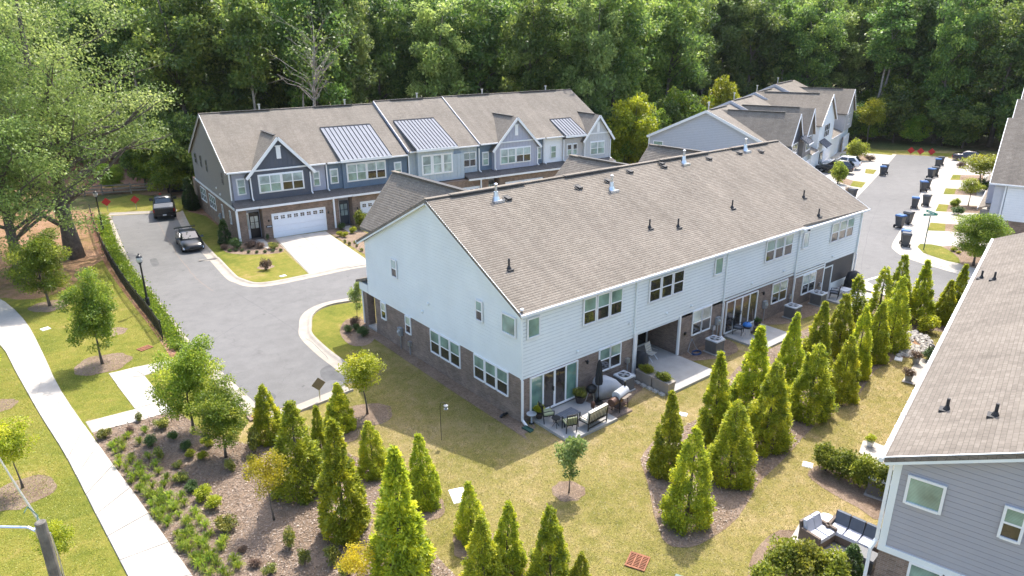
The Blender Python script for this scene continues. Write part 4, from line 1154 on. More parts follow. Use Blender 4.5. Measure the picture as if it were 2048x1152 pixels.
for k in range(4):
    z = CL[k]; u0, u1 = CU[k]-.3 if k == 0 else CU[k]-.05, CU[k+1]-.055
    roof(HC, (u0,-7.3,5.72+z),(u1,-7.3,5.72+z),(u1,0,9.12+z),(u0,0,9.12+z), MAT['shingle_b'], course=.18)
    roof(HC, (u1,7.3,5.72+z),(u0,7.3,5.72+z),(u0,.002,9.12+z),(u1,.002,9.12+z), MAT['shingle_b'], course=.4)
    strip(HC, 'ridge_vent', [(u0+1.2,-.08,9.16+z),(u1-2.0,-.08,9.16+z)], .34, .06, MAT['dark_trim'])
    strip(HC, 'rake_board', [(u0-.03,-7.3,5.60+z),(u0-.03,0,9.0+z),(u0-.03,7.3,5.60+z)], .05, .3, MAT['white'] if k == 0 else MAT['siding_c'])
    m = MB(); m.lathe([(.09,-.3),(.09,.9),(.16,.92),(.16,1.05)], 8); m.build('flue', MAT['zinc'], HC, loc=((u0+u1)/2-1.5,.8,8.8+z))
MB().box(-.3,7.28,5.58,44.5,7.4,5.7).build('gutter', MAT['white'], HC)
strip(HC, 'downspout', [(-.05,7.1,5.6),(-.05,7.1,.1)], .14, .12, MAT['white'])
window(HC, (0,0,0), Y1, (-1,0,0), 5.3, 6.45, 3.9, 5.05, kind='fixed', up='glass_blind', base=.035, trim=.09)
def c_bay(u0, u1, vf, z0, ze, za, mat, wn=None, style='lap', back=0.0):
    ua = (u0+u1)/2; poly = [(u0,z0),(u1,z0),(u1,ze),(ua,za),(u0,ze)]
    m = MB(); m.prism([Vector((u,vf,z)) for u, z in poly], (0,-6.9-vf,0)); w = m.build('bay_wall', MAT[mat], HC)
    if style == 'lap': siding(w, (0,vf,0), X1, NC, poly, .2, MAT[mat])
    else: battens(w, (0,vf,0), X1, NC, poly, .42, MAT[mat])
    s = (za-ze)/(ua-u0); hw = ua-u0+.3; zt = za+.15; zl = zt-s*hw
    vb = back
    roof(HC, (ua-hw,vf-.3,zl),(ua-hw,vb,zl),(ua,vb,zt),(ua,vf-.3,zt), MAT['shingle'], 'gable_roof', .14, .17)
    roof(HC, (ua+hw,vb,zl),(ua+hw,vf-.3,zl),(ua,vf-.3,zt),(ua,vb,zt), MAT['shingle'], 'gable_roof', .14, .17)
    strip(HC, 'rake_board', [(ua-hw,vf-.33,zl-.13),(ua,vf-.33,zt-.13),(ua+hw,vf-.33,zl-.13)], .05, .28, MAT['white'])
    strip(HC, 'ridge_vent', [(ua,vf+1.5,zt+.05),(ua,vb-1,zt+.05)], .3, .07, MAT['dark_trim'])
    if wn:
        multi(HC, (0,vf,0), X1, NC, ua-wn/2, ua+wn/2, ze-2.0, ze-.35, 3, gap=.12, up='glass', base=.035, trim=.1)
    return w
c_bay(1.2, 6.6, -9.6, 3.2, 5.7, 8.75, 'navy', 2.6, 'batten', -.3)
c_bay(7.6, 12.4, -9.9, 3.2, 5.9, 8.85, 'siding_taupe', 2.4, 'batten', -.3)
c_bay(16.5, 29.3-2.2, -9.9, 3.2, 6.25, 9.75, 'siding', 3.4, 'lap', 0.0)
c_bay(36.6, 44.0, -9.9, 3.3, 6.1, 9.3, 'tan_batten', 1.6, 'lap', 0.0)
b = MB(); b.box(1.0,-9.55,-.05,13.0,-7.05,3.15); b.box(13.5,-9.85,-.05,28.5,-7.02,3.15); b.box(29.5,-9.5,-.05,44.3,-7.03,3.25)
b.build('front_wall', MAT['siding'], HC)
for a, c, v, z in ((.6,7.5,-9.9,3.55),(12.0,16.4,-10.2,3.5),(27.2,36.5,-9.9,3.7)):
    roof(HC, (a,v,z-.45),(c,v,z-.45),(c,v+2.6,z+.5),(a,v+2.6,z+.5), MAT['shingle'], 'pent_roof', .1, .17)
    MB().box(a,v-.05,z-.62,c,v+.03,z-.46).build('fascia', MAT['white'], HC)
for a, c, z in ((4.9,7.6,5.3),(17.6,21.0,3.3)):
    seam_roof(HC, (a,-11.0,z),(c,-11.0,z),(c,-9.9,z+.75),(a,-9.9,z+.75), 6)
    MB().box(a,-11.06,z-.2,c,-10.98,z-.02).build('fascia', MAT['white'], HC)
for a, c in ((8.3,12.6),(21.5,26.4),(38.0,42.9)):
    m = MB(); m.box(a-.1,-9.94,-.02,c+.1,-9.86,2.4); g = m.build('garage_door', MAT['white'], HC)
    for i in range(4): MB().box(a,-9.97,.02+i*.57,c,-9.93,.56+i*.57).build('door_panel', MAT['door_white'], g)
for u in (19.3,20.2,36.8):
    d = MB().box(u,-9.96,.05,u+.8,-9.86,2.3).build('front_door', MAT['brick'] if u > 30 else MAT['door_grey'], HC)
    MB().box(u+.15,-9.975,.9,u+.65,-9.955,2.1).build('pane', MAT['glass_pale'], d)

# ------------------------------------------------------------------ house 4: the grey row at the lower right
TD = math.radians(13.0)
HD = thing('townhouse_row', 'grey lap siding townhouse row with light shingle roof cut off by the lower right corner', 'building', (1.42,-15.94,0), TD)
LD, WD, ZD, RD = 29.3, 15.0, 5.68, 9.15
gd = [(0,2.42),(0,5.66),(-WD/2,RD-.1),(-WD,5.66),(-WD,2.42)]
b = MB(); b.box(.0,-WD,-.1,LD,-.005,2.42); b.build('brick_wall', MAT['brick'], HD)
b = MB(); b.prism([Vector((.01,v,z)) for v, z in gd], (LD-.02,0,0)); wd_ = b.build('wall', MAT['lap_shade_d'], HD)
siding(wd_, (0,0,0), Y1, (-1,0,0), gd, .182, MAT['siding_d'])
siding(wd_, (0,.0,0), X1, (0,1,0), [(0,2.42),(LD,2.42),(LD,5.6),(0,5.6)], .182, MAT['siding_d'])
roof(HD, (LD+.3,.3,ZD),(-.33,.3,ZD),(-.33,-WD/2,RD),(LD+.3,-WD/2,RD), MAT['shingle_d'])
roof(HD, (-.33,-WD-.3,ZD),(LD+.3,-WD-.3,ZD),(LD+.3,-WD/2-.002,RD),(-.33,-WD/2-.002,RD), MAT['shingle_d'])
strip(HD, 'rake_board', [(-.30,.3,ZD-.12),(-.30,-WD/2,RD-.12),(-.30,-WD-.3,ZD-.12)], .05, .26, MAT['siding'])
strip(HD, 'soffit', [(-.14,.3,ZD-.17),(-.14,-WD/2,RD-.20)], .3, .03, MAT['siding'])
m = MB(); m.box(-.35,.32,ZD-.16,LD+.3,.45,ZD-.02); g = m.build('gutter', MAT['white'], HD)
for i in range(30): MB().box(-.2+i*1.0,.31,ZD-.02,-.14+i*1.0,.46,ZD+.005).build('gutter_strap', MAT['zinc'], g)
m = MB(); m.box(-.045,-.16,2.4,.02,.045,5.62); m.box(-.0,-.0,2.4,.15,.045,5.62); m.build('corner_board', MAT['siding'], HD)
m = MB(); m.box(-.05,-WD,2.30,.0,.05,2.52); m.build('band_board', MAT['siding'], HD)
strip(HD, 'downspout', [(.02,.12,5.5),(.02,.12,2.6),(-.1,.22,2.3),(-.1,.22,.1)], .1, .09, MAT['white'])
T = dict(P=(0,0,0), U=Vector((0,-1,0)), N=(-1,0,0))
window(HD, u0=.42, u1=1.30, z0=4.32, z1=5.18, kind='fixed', up='glass_blind', base=.034, trim=.06, **T)
window(HD, u0=2.80, u1=3.24, z0=4.25, z1=5.20, up='glass_blind', base=.034, **T)
multi(HD, u0=.92, u1=3.6, z0=1.1, z1=2.26, n=3, gap=.16, base=.004, up='glass_blind', **T)
def dpipe(px, py):
    lo, hi = 0.0, 7.5
    for _ in range(40):
        k = (lo+hi)/2; z = ZD+(k+.3)*(RD-ZD)/(WD/2+.3); p = at(px, py, z)-Vector((1.42,-15.94,0)); vv = p.x*math.sin(TD)-p.y*math.cos(TD)
        if vv > k: lo = k
        else: hi = k
    uu = p.x*math.cos(TD)+p.y*math.sin(TD)
    m = MB(); m.lathe([(.05,-.1),(.05,.42)], 10); m.lathe([(.13,-.03),(.09,.08),(.06,.15)], 10); m.box(-.18,-.17,-.06,.18,.2,.02)
    m.build('vent_pipe', MAT['dark_trim'], HD, loc=(uu,-k,z))
for q in ((1893,820),(1990,832),(1934,552),(1988,560)): dpipe(*q)

# ------------------------------------------------------------------ house 5: the white and brick row at the far right edge
TE = math.radians(14.5)
HE = thing('townhouse_row', 'white siding and tan brick townhouse row across the street at the right edge', 'building', (50.97,-3.26,0), TE)
MB().box(0,-14,-.05,40,0,2.35).build('brick_wall', MAT['brick_b'], HE)
we = MB().box(.01,-13.9,2.35,39.9,-.02,5.5).build('wall', MAT['lap_shade'], HE)
siding(we, (0,0,0), Y1, (-1,0,0), [(-14,2.36),(0,2.36),(0,5.5),(-14,5.5)], .2, MAT['white'])
for u0, u1, z in ((-.3,13.7,0),(13.8,26.6,.7),(26.7,40.2,1.2)):
    um = (u0+u1)/2; zr = 10.3+z
    roof(HE, (u0,-14.5,5.5+z),(u0,1.3,5.5+z),(um,1.3,zr),(um,-14.5,zr), MAT['shingle_d'], course=.16)
    roof(HE, (u1,1.3,5.5+z),(u1,-14.5,5.5+z),(um+.002,-14.5,zr),(um+.002,1.3,zr), MAT['shingle_d'], course=.3)
    gp_ = [(u0+.4,5.4+z),(u1-.4,5.4+z),(um,zr-.3)]
    m = MB(); m.prism([Vector((a,1.0,b)) for a, b in gp_], (0,-1.2,0)); m.prism([Vector((a,.9,b)) for a, b in ((u0+.4,2.6),(u1-.4,2.6),(u1-.4,5.4+z),(u0+.4,5.4+z))], (0,-.88,0)); m.build('gable_wall', MAT['siding_c'], HE)
    strip(HE, 'rake_board', [(u0,1.32,5.38+z),(um,1.32,zr-.13),(u1,1.32,5.38+z)], .05, .26, MAT['white'])
    MB().box(u0-.1,-14.5,5.36+z,u0,1.3,5.48+z).build('gutter', MAT['white'], HE)
for u in (4.0, 17.0, 28.0):
    MB().box(u,.91,2.9,u+3.2,1.5,4.9).build('bay_wall', MAT['lavender'], HE)
    roof(HE, (u+3.4,1.8,4.9),(u-.2,1.8,4.9),(u-.2,.92,5.3),(u+3.4,.92,5.3), MAT['shingle'], 'bay_roof', .1)
    roof(HE, (u+8.0,1.9,2.65),(u-1.2,1.9,2.65),(u-1.2,.0,3.3),(u+8.0,.0,3.3), MAT['shingle'], 'pent_roof', .1)
    MB().box(u-1.2,1.9,2.48,u+8.0,1.97,2.63).build('fascia', MAT['siding_c'], HE)
    MB().box(u-1.1,.02,0,u-.9,1.7,2.5).build('porch_wall', MAT['siding_taupe'], HE)
strip(HE, 'downspout', [(-.02,.12,5.3),(-.02,.12,.1)], .13, .1, MAT['white'])
# a low brown-roofed house beyond the woods
HF = thing('bungalow', 'low brown roofed house half hidden among trees behind the grey-blue row', 'house', (34,104,0), math.radians(20))
MB().box(-7,-5,0,7,5,2.9).build('wall', MAT['cream'], HF)
roof(HF, (-7.5,-5.5,2.8),(7.5,-5.5,2.8),(7.5,0,5.0),(-7.5,0,5.0), MAT['shingle_b'], course=.4)
roof(HF, (7.5,5.5,2.8),(-7.5,5.5,2.8),(-7.5,.002,5.0),(7.5,.002,5.0), MAT['shingle_b'], course=.4)
for u in (-5,-1,3): window(HF, (0,-5,0), X1, NC, u, u+1.4, 1.0, 2.2, up='glass')
# ------------------------------------------------------------------ plants
def leaf_mesh(name, C, D, N, L, Wd, tone, mat, fold=0.12):
    """leaf-shaped faces: C base points, D tip directions, N face normals"""
    n = len(C)
    D = D/np.linalg.norm(D, axis=1, keepdims=True)
    S = np.cross(D, N); S /= (np.linalg.norm(S, axis=1, keepdims=True)+1e-9)
    U = np.cross(S, D)
    L = np.broadcast_to(L, (n,))[:, None]; Wd = np.broadcast_to(Wd, (n,))[:, None]
    V = np.empty((n, 4, 3), np.float32)
    V[:, 0] = C; V[:, 1] = C+D*L*.5-S*Wd*.5+U*L*fold; V[:, 2] = C+D*L; V[:, 3] = C+D*L*.5+S*Wd*.5+U*L*fold
    me = bpy.data.meshes.new(name)
    me.vertices.add(n*4); me.vertices.foreach_set('co', V.reshape(-1))
    me.loops.add(n*4); me.loops.foreach_set('vertex_index', np.arange(n*4, dtype=np.int32))
    me.polygons.add(n); me.polygons.foreach_set('loop_start', np.arange(0, n*4, 4, dtype=np.int32))
    me.polygons.foreach_set('loop_total', np.full(n, 4, np.int32))
    at_ = me.attributes.new('tone', 'FLOAT', 'FACE'); at_.data.foreach_set('value', np.clip(tone, 0, 1).astype(np.float32))
    me.materials.append(mat); me.update(calc_edges=True); me.validate()
    return me

def rand_unit(n):
    v = RNG.normal(size=(n, 3)); return v/np.linalg.norm(v, axis=1, keepdims=True)

def crown_mesh(name, centers, radii, nleaf, leaf, mat, flat=0.7, up=0.35, tonevar=0.16):
    """leaf clusters round the twig ends"""
    K = len(centers); w = radii**2; w = w/w.sum()
    cnt = RNG.multinomial(nleaf, w)
    ids = np.repeat(np.arange(K), cnt); n = len(ids)
    d = rand_unit(n); r = RNG.random(n)**0.45
    off = d*r[:, None]*radii[ids][:, None]; off[:, 2] *= flat
    C = centers[ids]+off
    D = rand_unit(n)*.8+d*.7; D[:, 2] += RNG.normal(0, .25, n)-.05
    N = rand_unit(n)*.6+d*.35; N[:, 2] += up+.4
    ct = RNG.normal(.5, tonevar, K)
    tone = ct[ids]+RNG.normal(0, .16, n)
    ln = leaf*RNG.uniform(.7, 1.3, n)
    return leaf_mesh(name, C, D, N, ln, ln*RNG.uniform(.5, .75, n), tone, mat)

def tree_parts(H, zc, R, nclus, nleaf, leaf, mat, trunk_r, shape='oval', clr=0.24, nlimb=16, fork=False, lean=0.0, seed=0, bark='bark', flat=.7, fill=.55):
    """trunk with limbs, and a crown of leaf clusters; returns two meshes"""
    rs = np.random.default_rng(seed+100)
    mb = MB()
    pts = []; nseg = 7; top = H*.86
    ph = rs.uniform(0, 6.28)
    for i in range(nseg+1):
        t = i/nseg
        pts.append((lean*H*t*t*math.cos(ph)+rs.normal(0, .012*H)*t*(1 if i else 0), lean*H*t*t*math.sin(ph)+rs.normal(0, .012*H)*t, top*t))
    rad = [trunk_r*(1.35 if i == 0 else 1.0)*(1-.86*(i/nseg)**.8) for i in range(nseg+1)]
    mb.tube(pts, rad, 9)
    P = np.array(pts)
    cen = []
    hc = H-zc
    while len(cen) < nclus:
        u = rs.normal(size=3); u /= np.linalg.norm(u); q = rs.random()**fill
        x, y, z = u*q
        if shape == 'oval': p = np.array([x*R, y*R, zc+hc*.5+z*hc*.5])
        elif shape == 'cone':
            zz = rs.random()**1.3; rr = R*(1-zz)**.75*math.sqrt(rs.uniform(.35, 1)); a = rs.uniform(0, 6.28)
            p = np.array([rr*math.cos(a), rr*math.sin(a), zc+hc*zz])
        elif shape == 'vase':
            p = np.array([x*R, y*R, zc+hc*.62+z*hc*.38]); p[:2] *= .6+.4*(p[2]-zc)/hc
        else:
            p = np.array([x*R, y*R, zc+hc*.5+z*hc*.5]); p[2] -= .12*hc*(x*x+y*y)
        if len(cen) and min(np.linalg.norm((c-p)) for c in cen) < clr*R*.55: 
            if rs.random() < .85: continue
        cen.append(p)
    cen = np.array(cen)
    out = np.argsort(-np.linalg.norm(cen[:, :2], axis=1))
    for k in list(out[:nlimb//2])+list(rs.permutation(out)[:nlimb//2]):
        c = cen[k]
        zt = np.clip(c[2]-rs.uniform(.25, .6)*np.linalg.norm(c[:2])-.05*H, zc*.55, top*.9)
        i = min(int(zt/top*nseg), nseg-1); f = zt/top*nseg-i
        s = P[i]*(1-f)+P[i+1]*f; r0 = trunk_r*(1-.86*(zt/top)**.8)*.5
        m1 = s*.6+c*.4+np.array([0, 0, .10*np.linalg.norm(c-s)])*rs.uniform(-.3, 1)
        m2 = s*.25+c*.75+rs.normal(0, .03*R, 3)
        mb.tube([s, m1, m2, c], [r0, r0*.65, r0*.4, r0*.15], 5, cap=False)
        for _ in range(2):
            e = c+rs.normal(0, clr*R*.6, 3); mb.tube([m2, (m2+e)/2+rs.normal(0, .02*R, 3), e], [r0*.3, r0*.2, r0*.07], 4, cap=False)
    tr = mb.mesh('trunk', MAT[bark], True)
    rads = clr*R*rs.uniform(.7, 1.3, len(cen))
    cr = crown_mesh('crown', cen, rads, nleaf, leaf, LEAF[mat], flat)
    return tr, cr

def put_tree(name, label, proto, loc, s=1.0, sz=None, rot=None, group=None, cat='tree'):
    r = thing(name, label, cat, loc, random.uniform(0, 6.28) if rot is None else rot, group)
    r.scale = (s, s, sz if sz else s)
    link('trunk', proto[0], r); link('crown', proto[1], r)
    r.rotation_euler = (random.uniform(-.045,.045), random.uniform(-.045,.045), r.rotation_euler[2])
    return r

# ---- arborvitae
def thuja_proto(H, R, n, mat, seed, tip=.75, leaf=.13):
    rs = np.random.default_rng(seed)
    K = 150
    z = rs.random(K)**1.25*.97; a = rs.uniform(0, 6.28, K)
    prof = lambda t: R*np.minimum(1, .80+t/.08*.20)*(1-t)**tip
    rr = prof(z)*rs.uniform(.74, 1.10, K)
    cen = np.stack([rr*np.cos(a), rr*np.sin(a), z*H+.03*H], 1)
    rad = np.maximum(.10, R*.25*(1-z)**.5*rs.uniform(.6, 1.45, K))
    cnt = rs.multinomial(int(n*.8), rad**1.7/np.sum(rad**1.7)); ids = np.repeat(np.arange(K), cnt); m = len(ids)
    d = rs.normal(size=(m, 3)); d /= np.linalg.norm(d, axis=1, keepdims=True)
    C = cen[ids]+d*(rs.random(m)**.5*rad[ids])[:, None]*np.array([.9, .9, 1.1])
    # even skin of sprays that closes the gaps
    k2 = n-m; z2 = rs.random(k2)**1.5; a2 = rs.uniform(0, 6.28, k2); r2 = prof(z2)*rs.uniform(.72, .98, k2)
    C = np.vstack([C, np.stack([r2*np.cos(a2), r2*np.sin(a2), z2*H], 1)])
    C[:, 2] = np.maximum(C[:, 2], .05)
    m = len(C)
    out = C.copy(); out[:, 2] = 0; out /= np.linalg.norm(out, axis=1, keepdims=True)+1e-6
    D = out*.75+rs.normal(0, .45, (m, 3)); D[:, 2] += .25
    N = rs.normal(0, .42, (m, 3))+out*.55; N[:, 2] += .75
    tone = np.concatenate([rs.normal(.5, .15, K)[ids], rs.normal(.42, .1, k2)])+rs.normal(0, .16, m)
    L = leaf*rs.uniform(.6, 1.35, m)
    cr = leaf_mesh('crown', C, D, N, L, L*rs.uniform(.35, .6, m), tone, LEAF[mat], .08)
    mb = MB(); mb.tube([(0,0,-.05),(0,0,H*.5),(0,0,H*.93)], [.09,.06,.012], 7)
    return mb.mesh('trunk', MAT['bark'], True), cr
TH = [thuja_proto(4.0, 1.15, 21000, 'thuja', 1), thuja_proto(4.0, 1.05, 20000, 'thuja', 2, .85), thuja_proto(4.0, 1.25, 21000, 'thuja', 3, .68), thuja_proto(4.0, .95, 18000, 'thuja', 4, .9), thuja_proto(4.0, 1.15, 15000, 'thuja', 7, .8), thuja_proto(4.0, 1.05, 21000, 'thuja', 8, .7), thuja_proto(4.0, 1.25, 18000, 'thuja', 9, .75), thuja_proto(4.0, .95, 19000, 'thuja', 10, 1.0)]
THS = thuja_proto(4.0, .85, 3600, 'thuja', 5, .8, .20)
THD = thuja_proto(3.0, .62, 8000, 'thuja_dark', 6, .55, .12)
def thuja(px, py, ty, w, label, k, tx=None):
    b = at(px, py-.16*w); s = w*pxm(b)/2.0
    k = k+4 if (k >= 0 and (px*7+py) % 5 < 3) else k
    P = TH[k] if k >= 0 else THS
    base_r = [1.15, 1.05, 1.25, .95][k % 4] if k >= 0 else .85
    h = hgt(b, ty)
    put_tree('arborvitae', label, P, b, s/base_r*random.uniform(.98,1.1), h/4.0*1.02, None, 'arborvitae screens planted in the mulch beds')
EV = 'conical arborvitae '
for a in [
 (1373,1055,862,90,EV+'at the near tip of the mulch bed on the back lawn',2),
 (1333,957,787,68,EV+'standing closest to the furnished patio, left of the near tip of the bed',1),
 (1458,970,809,95,EV+'broad and full, third from the near tip, beside the open lawn edge',2),
 (1429,893,711,74,EV+'slender, second back from the patio end of the house side row',3),
 (1499,832,657,74,EV+'tall and slim, third in the house side row, before the planter patio',3),
 (1530,903,728,85,EV+'full skirted, directly behind the broad third tree on the lawn side',0),
 (1575,788,628,58,EV+'fourth in the house side row, below the patio with the blue grill',1),
 (1614,845,693,84,EV+'squat and wide, at the bulge of the bed facing the right hand roof',2),
 (1624,746,606,52,EV+'fifth in the house side row, half hidden by the squat wide one',1),
 (1680,808,676,60,EV+'small neat cone next to the squat wide one on the lawn side',0),
 (1674,718,590,54,EV+'sixth in the house side row, near the two condensers',1),
 (1711,762,617,48,EV+'narrow, between the small neat cone and the river rock',0),
 (1745,728,607,50,EV+'just left of the big dark cone by the river rock',1),
 (1708,642,552,44,EV+'sparse and light, in front of the screened porch',-1),
 (1752,660,538,46,EV+'thin topped, right of the screened porch, against the asphalt',-1),
 (1790,646,514,46,EV+'tall tip standing behind the big cone by the river rock',1),
 (1778,705,556,66,EV+'big dark cone at the left edge of the river rock',0),
 (1835,652,524,50,EV+'tall, standing on the far side of the river rock by the street',3),
 (1883,653,562,42,EV+'in front of the last tree of the row near the stop line',1),
 (1903,646,530,42,EV+'last of the row at the street corner by the right hand roof',3),
 (540,888,771,60,EV+'nearest to the drain at the end of the lane',0),
 (602,998,806,104,EV+'large golden green, left of the middle of the near group',0),
 (645,938,818,46,EV+'slim dark, between the two large golden ones of the near group',3),
 (680,868,770,60,EV+'behind the near group, just below the brown sign',1),
 (690,1078,842,98,EV+'largest in the centre of the near group on the mulch',3),
 (749,954,846,60,EV+'short and round, right of the centre of the near group',2),
 (851,1015,871,60,EV+'dark, right of the near group, beside the white lid in the lawn',1),
 (803,1166,896,114,EV+'huge yellow green, cut by the bottom edge of the picture',3),
 (944,1084,964,66,EV+'dark green, behind two bright ones at the bottom edge',0),
 (969,1195,1040,88,EV+'bright, at the bottom edge below the white lid',1),
 (1012,1158,1007,70,EV+'upright, right neighbour of the dark green one at the bottom',1),
 (1100,1188,1019,82,EV+'alone at the bottom edge below the pale young tree',0),
 (1158,1190,1106,50,EV+'smallest at the bottom edge, right of the lone one',1),
]: thuja(*a)
for (px, py, ty, w, lab) in ((383,417,356,28,'dark pointed evergreen by the rear side windows of the grey-blue row'),(388,420,372,22,'shorter dark evergreen pressed against its taller twin beside the lane'),(451,487,440,25,'dark pointed evergreen at the front corner of the grey-blue row'),
                             (1700,1165,1092,48,'dense dark upright evergreen beside the sofa patio at the bottom edge')):
    b = at(px, py); put_tree('evergreen_cone', lab, THD, b, w*pxm(b)/2/.62, hgt(b, ty)/3.0, cat='evergreen')

# ---- young trees in mulch rings
MP = [tree_parts(5.2, .85, 1.35, 95, 19000, .105, 'maple', .07, 'oval', .31, 14, seed=1, fill=.6),
      tree_parts(5.0, .9, 1.6, 105, 21000, .105, 'maple', .08, 'oval', .28, 14, seed=2, fill=.6)]
LP = tree_parts(3.6, 1.0, 1.1, 40, 4600, .105, 'lime', .05, 'vase', .30, 12, seed=3)
YP = tree_parts(3.4, 1.1, 1.2, 38, 3300, .095, 'yellow', .05, 'vase', .28, 16, seed=4)
PP = tree_parts(3.2, .9, .62, 26, 2600, .12, 'pale', .035, 'oval', .42, 10, seed=5)
def young(px, py, ty, w, proto, H, R, label, name='young_tree', flat=None, group=None):
    b = at(px, py); return put_tree(name, label, proto, b, w*pxm(b)/2/R/1.0, hgt(b, ty)/H*.98, None, group)
young(205,728,537,92,MP[0],5.2,1.35,'bright green maple in a mulch ring beside the Z-shaped path','maple_tree')
young(100,612,452,98,MP[1],5.0,1.6,'dark green maple nearest the big oaks on the left','maple_tree')
young(388,865,668,116,MP[1],5.0,1.6,'dense green maple at the corner of the Z-shaped path and mulch bed','maple_tree')
young(452,915,757,100,MP[0],5.2,1.35,'rounded green maple with leafy trunk beside the lane kerb','maple_tree')
young(735,828,703,92,LP,3.6,1.1,'lime green sapling in a mulch ring by the brown sign')
young(548,1040,908,92,YP,3.4,1.2,'yellow leaved sapling alone in the mulch bed')
young(720,1190,1100,84,YP,3.4,1.2,'yellow shrubby sapling cut by the bottom edge')
young(1138,985,856,52,PP,3.2,.62,'wispy pale young tree on the back lawn near the furnished patio')
young(46,976,842,92,LP,3.6,1.1,'yellow green sapling in a mulch ring by the utility pole')
young(128,1160,1050,72,LP,3.6,1.1,'small sapling behind the utility pole top at the lower left')
young(-22,812,690,84,LP,3.6,1.1,'yellow green sapling at the left picture edge')
young(715,642,552,26,PP,3.2,.62,'thin sapling at the front porch corner of the white row')
young(1946,532,412,92,MP[1],5.0,1.6,'street tree in the mulch strip near the street name sign','street_tree')
young(1936,412,356,46,LP,3.6,1.1,'small street tree between the second and third driveways','street_tree')
young(1955,380,308,88,LP,3.6,1.1,'wide bright street tree before the far dark sedan','street_tree')
young(1733,291,196,58,LP,3.6,1.1,'bright sapling at the wood edge left of the street end','street_tree')
young(1932,291,217,62,LP,3.6,1.1,'bright sapling at the wood edge above the dark sedan','street_tree')

# ---- big oaks on the left
OAK = [tree_parts(25, 4.5, 9.0, 150, 40000, .22, 'oak', .62, 'dome', .20, 40, seed=11, flat=.55, fill=.45),
       tree_parts(22, 3.5, 7.5, 120, 32000, .22, 'oak', .5, 'dome', .22, 30, seed=12, flat=.6, fill=.45)]
put_tree('oak_tree', 'huge oak with straight bare lower trunk left of the black fence', OAK[0], at(150,515), 1.0, 1.05, .6)
put_tree('oak_tree', 'large oak with its trunk behind the dark green maple', OAK[1], at(45,565), .9, .82, 2.0)
put_tree('oak_tree', 'big oak at the left picture edge behind the other oaks', OAK[1], (-23.5,52,0), 1.15, 1.15, 4.0)
put_tree('young_tree', 'small leafy tree growing at the rail fence', MP[1], at(228,385), .9, .8, 1.0)

# ---- the woods behind the houses
FO = [tree_parts(24, 5, 4.8, 80, 12000, .46, 'forest', .36, 'oval', .27, 18, seed=20+i, lean=.03, flat=.75, fill=.5) for i in range(4)]
FO += [tree_parts(24, 8, 4.2, 60, 9000, .46, 'forest', .33, 'vase', .30, 20, seed=30+i, lean=.05, bark='bark_pale', fill=.5) for i in range(2)]
FO += [tree_parts(23, 3.5, 4.6, 80, 12000, .44, 'oak', .33, 'oval', .27, 18, seed=40, lean=.03, flat=.7, fill=.5)]
UN = [tree_parts(7, .5, 2.4, 45, 7500, .30, 'forest', .1, 'oval', .32, 10, seed=50), tree_parts(7, .4, 2.6, 45, 7500, .30, 'maple', .1, 'dome', .32, 10, seed=51)]
UL = tree_parts(7, .6, 2.5, 50, 8000, .27, 'lime', .1, 'oval', .30, 12, seed=52)
BT = tree_parts(22, 7, 5.5, 60, 900, .35, 'forest', .34, 'vase', .22, 46, seed=77, lean=.06, bark='bark_pale', fill=.5)
UR = tree_parts(6, .6, 2.2, 36, 4500, .28, 'rust', .1, 'oval', .32, 12, seed=53)
LINE = [(-75,60),(-34,86),(-20,96),(-3,96),(2,66),(47,61),(50,48),(60,43),(96,55),(104,42),(107,31),(112,14),(122,2),(150,-14)]
FAR = [(230,20),(230,200),(60,220),(-100,180)]
PG = LINE+FAR
def inside(x, y, poly):
    c = False; j = len(poly)-1
    for i in range(len(poly)):
        xi, yi = poly[i]; xj, yj = poly[j]
        if (yi > y) != (yj > y) and x < (xj-xi)*(y-yi)/(yj-yi)+xi: c = not c
        j = i
    return c
def dline(x, y):
    best = 1e9
    for (ax, ay), (bx, by) in zip(LINE, LINE[1:]):
        t = max(0, min(1, ((x-ax)*(bx-ax)+(y-ay)*(by-ay))/((bx-ax)**2+(by-ay)**2)))
        best = min(best, math.hypot(x-ax-t*(bx-ax), y-ay-t*(by-ay)))
    return best
rf = random.Random(5)
def along(px, d):
    h = _r2*((px-1024)/F_PX)+_d; h = np.array([h[0], h[1]]); h /= np.linalg.norm(h)
    return CAM[0]+h[0]*d, CAM[1]+h[1]*d
CLEAR = [along(1255,97), along(1400,112)]
spots = []
tries = 0
while len(spots) < 190 and tries < 40000:
    tries += 1
    x, y = rf.uniform(-70, 190), rf.uniform(-20, 190)
    if not inside(x, y, PG): continue
    d = dline(x, y)
    if d < 2.5 or d > 46: continue
    q = np.array([x, y, 8.])-CAM; dep = q@_d; sx = 1024+F_PX*(q@_r2)/dep
    if dep < 5 or sx < -160 or sx > 2200: continue
    if any(math.hypot(x-a, y-b) < (4.2 if d < 14 else 5.2) for a, b, _ in spots): continue
    if math.hypot(x-34, y-104) < 9: continue
    # sunny clearings left of the pale row
    sh = False
    for tx, ty in CLEAR:
        ax, ay = x-tx, y-ty; al = ax*.84+ay*.54; la = abs(-ax*.54+ay*.84)
        if -3 < al < 19 and la < 5.0: sh = True
    if sh: continue
    # glades the photograph looks through
    if (650 < sx < 715 and 12 < d < 40 and rf.random() < .75): continue
    if (780 < sx < 830 and 10 < d and rf.random() < .6): continue
    spots.append((x, y, d))
GW = 'tall trees of the wood behind the houses'
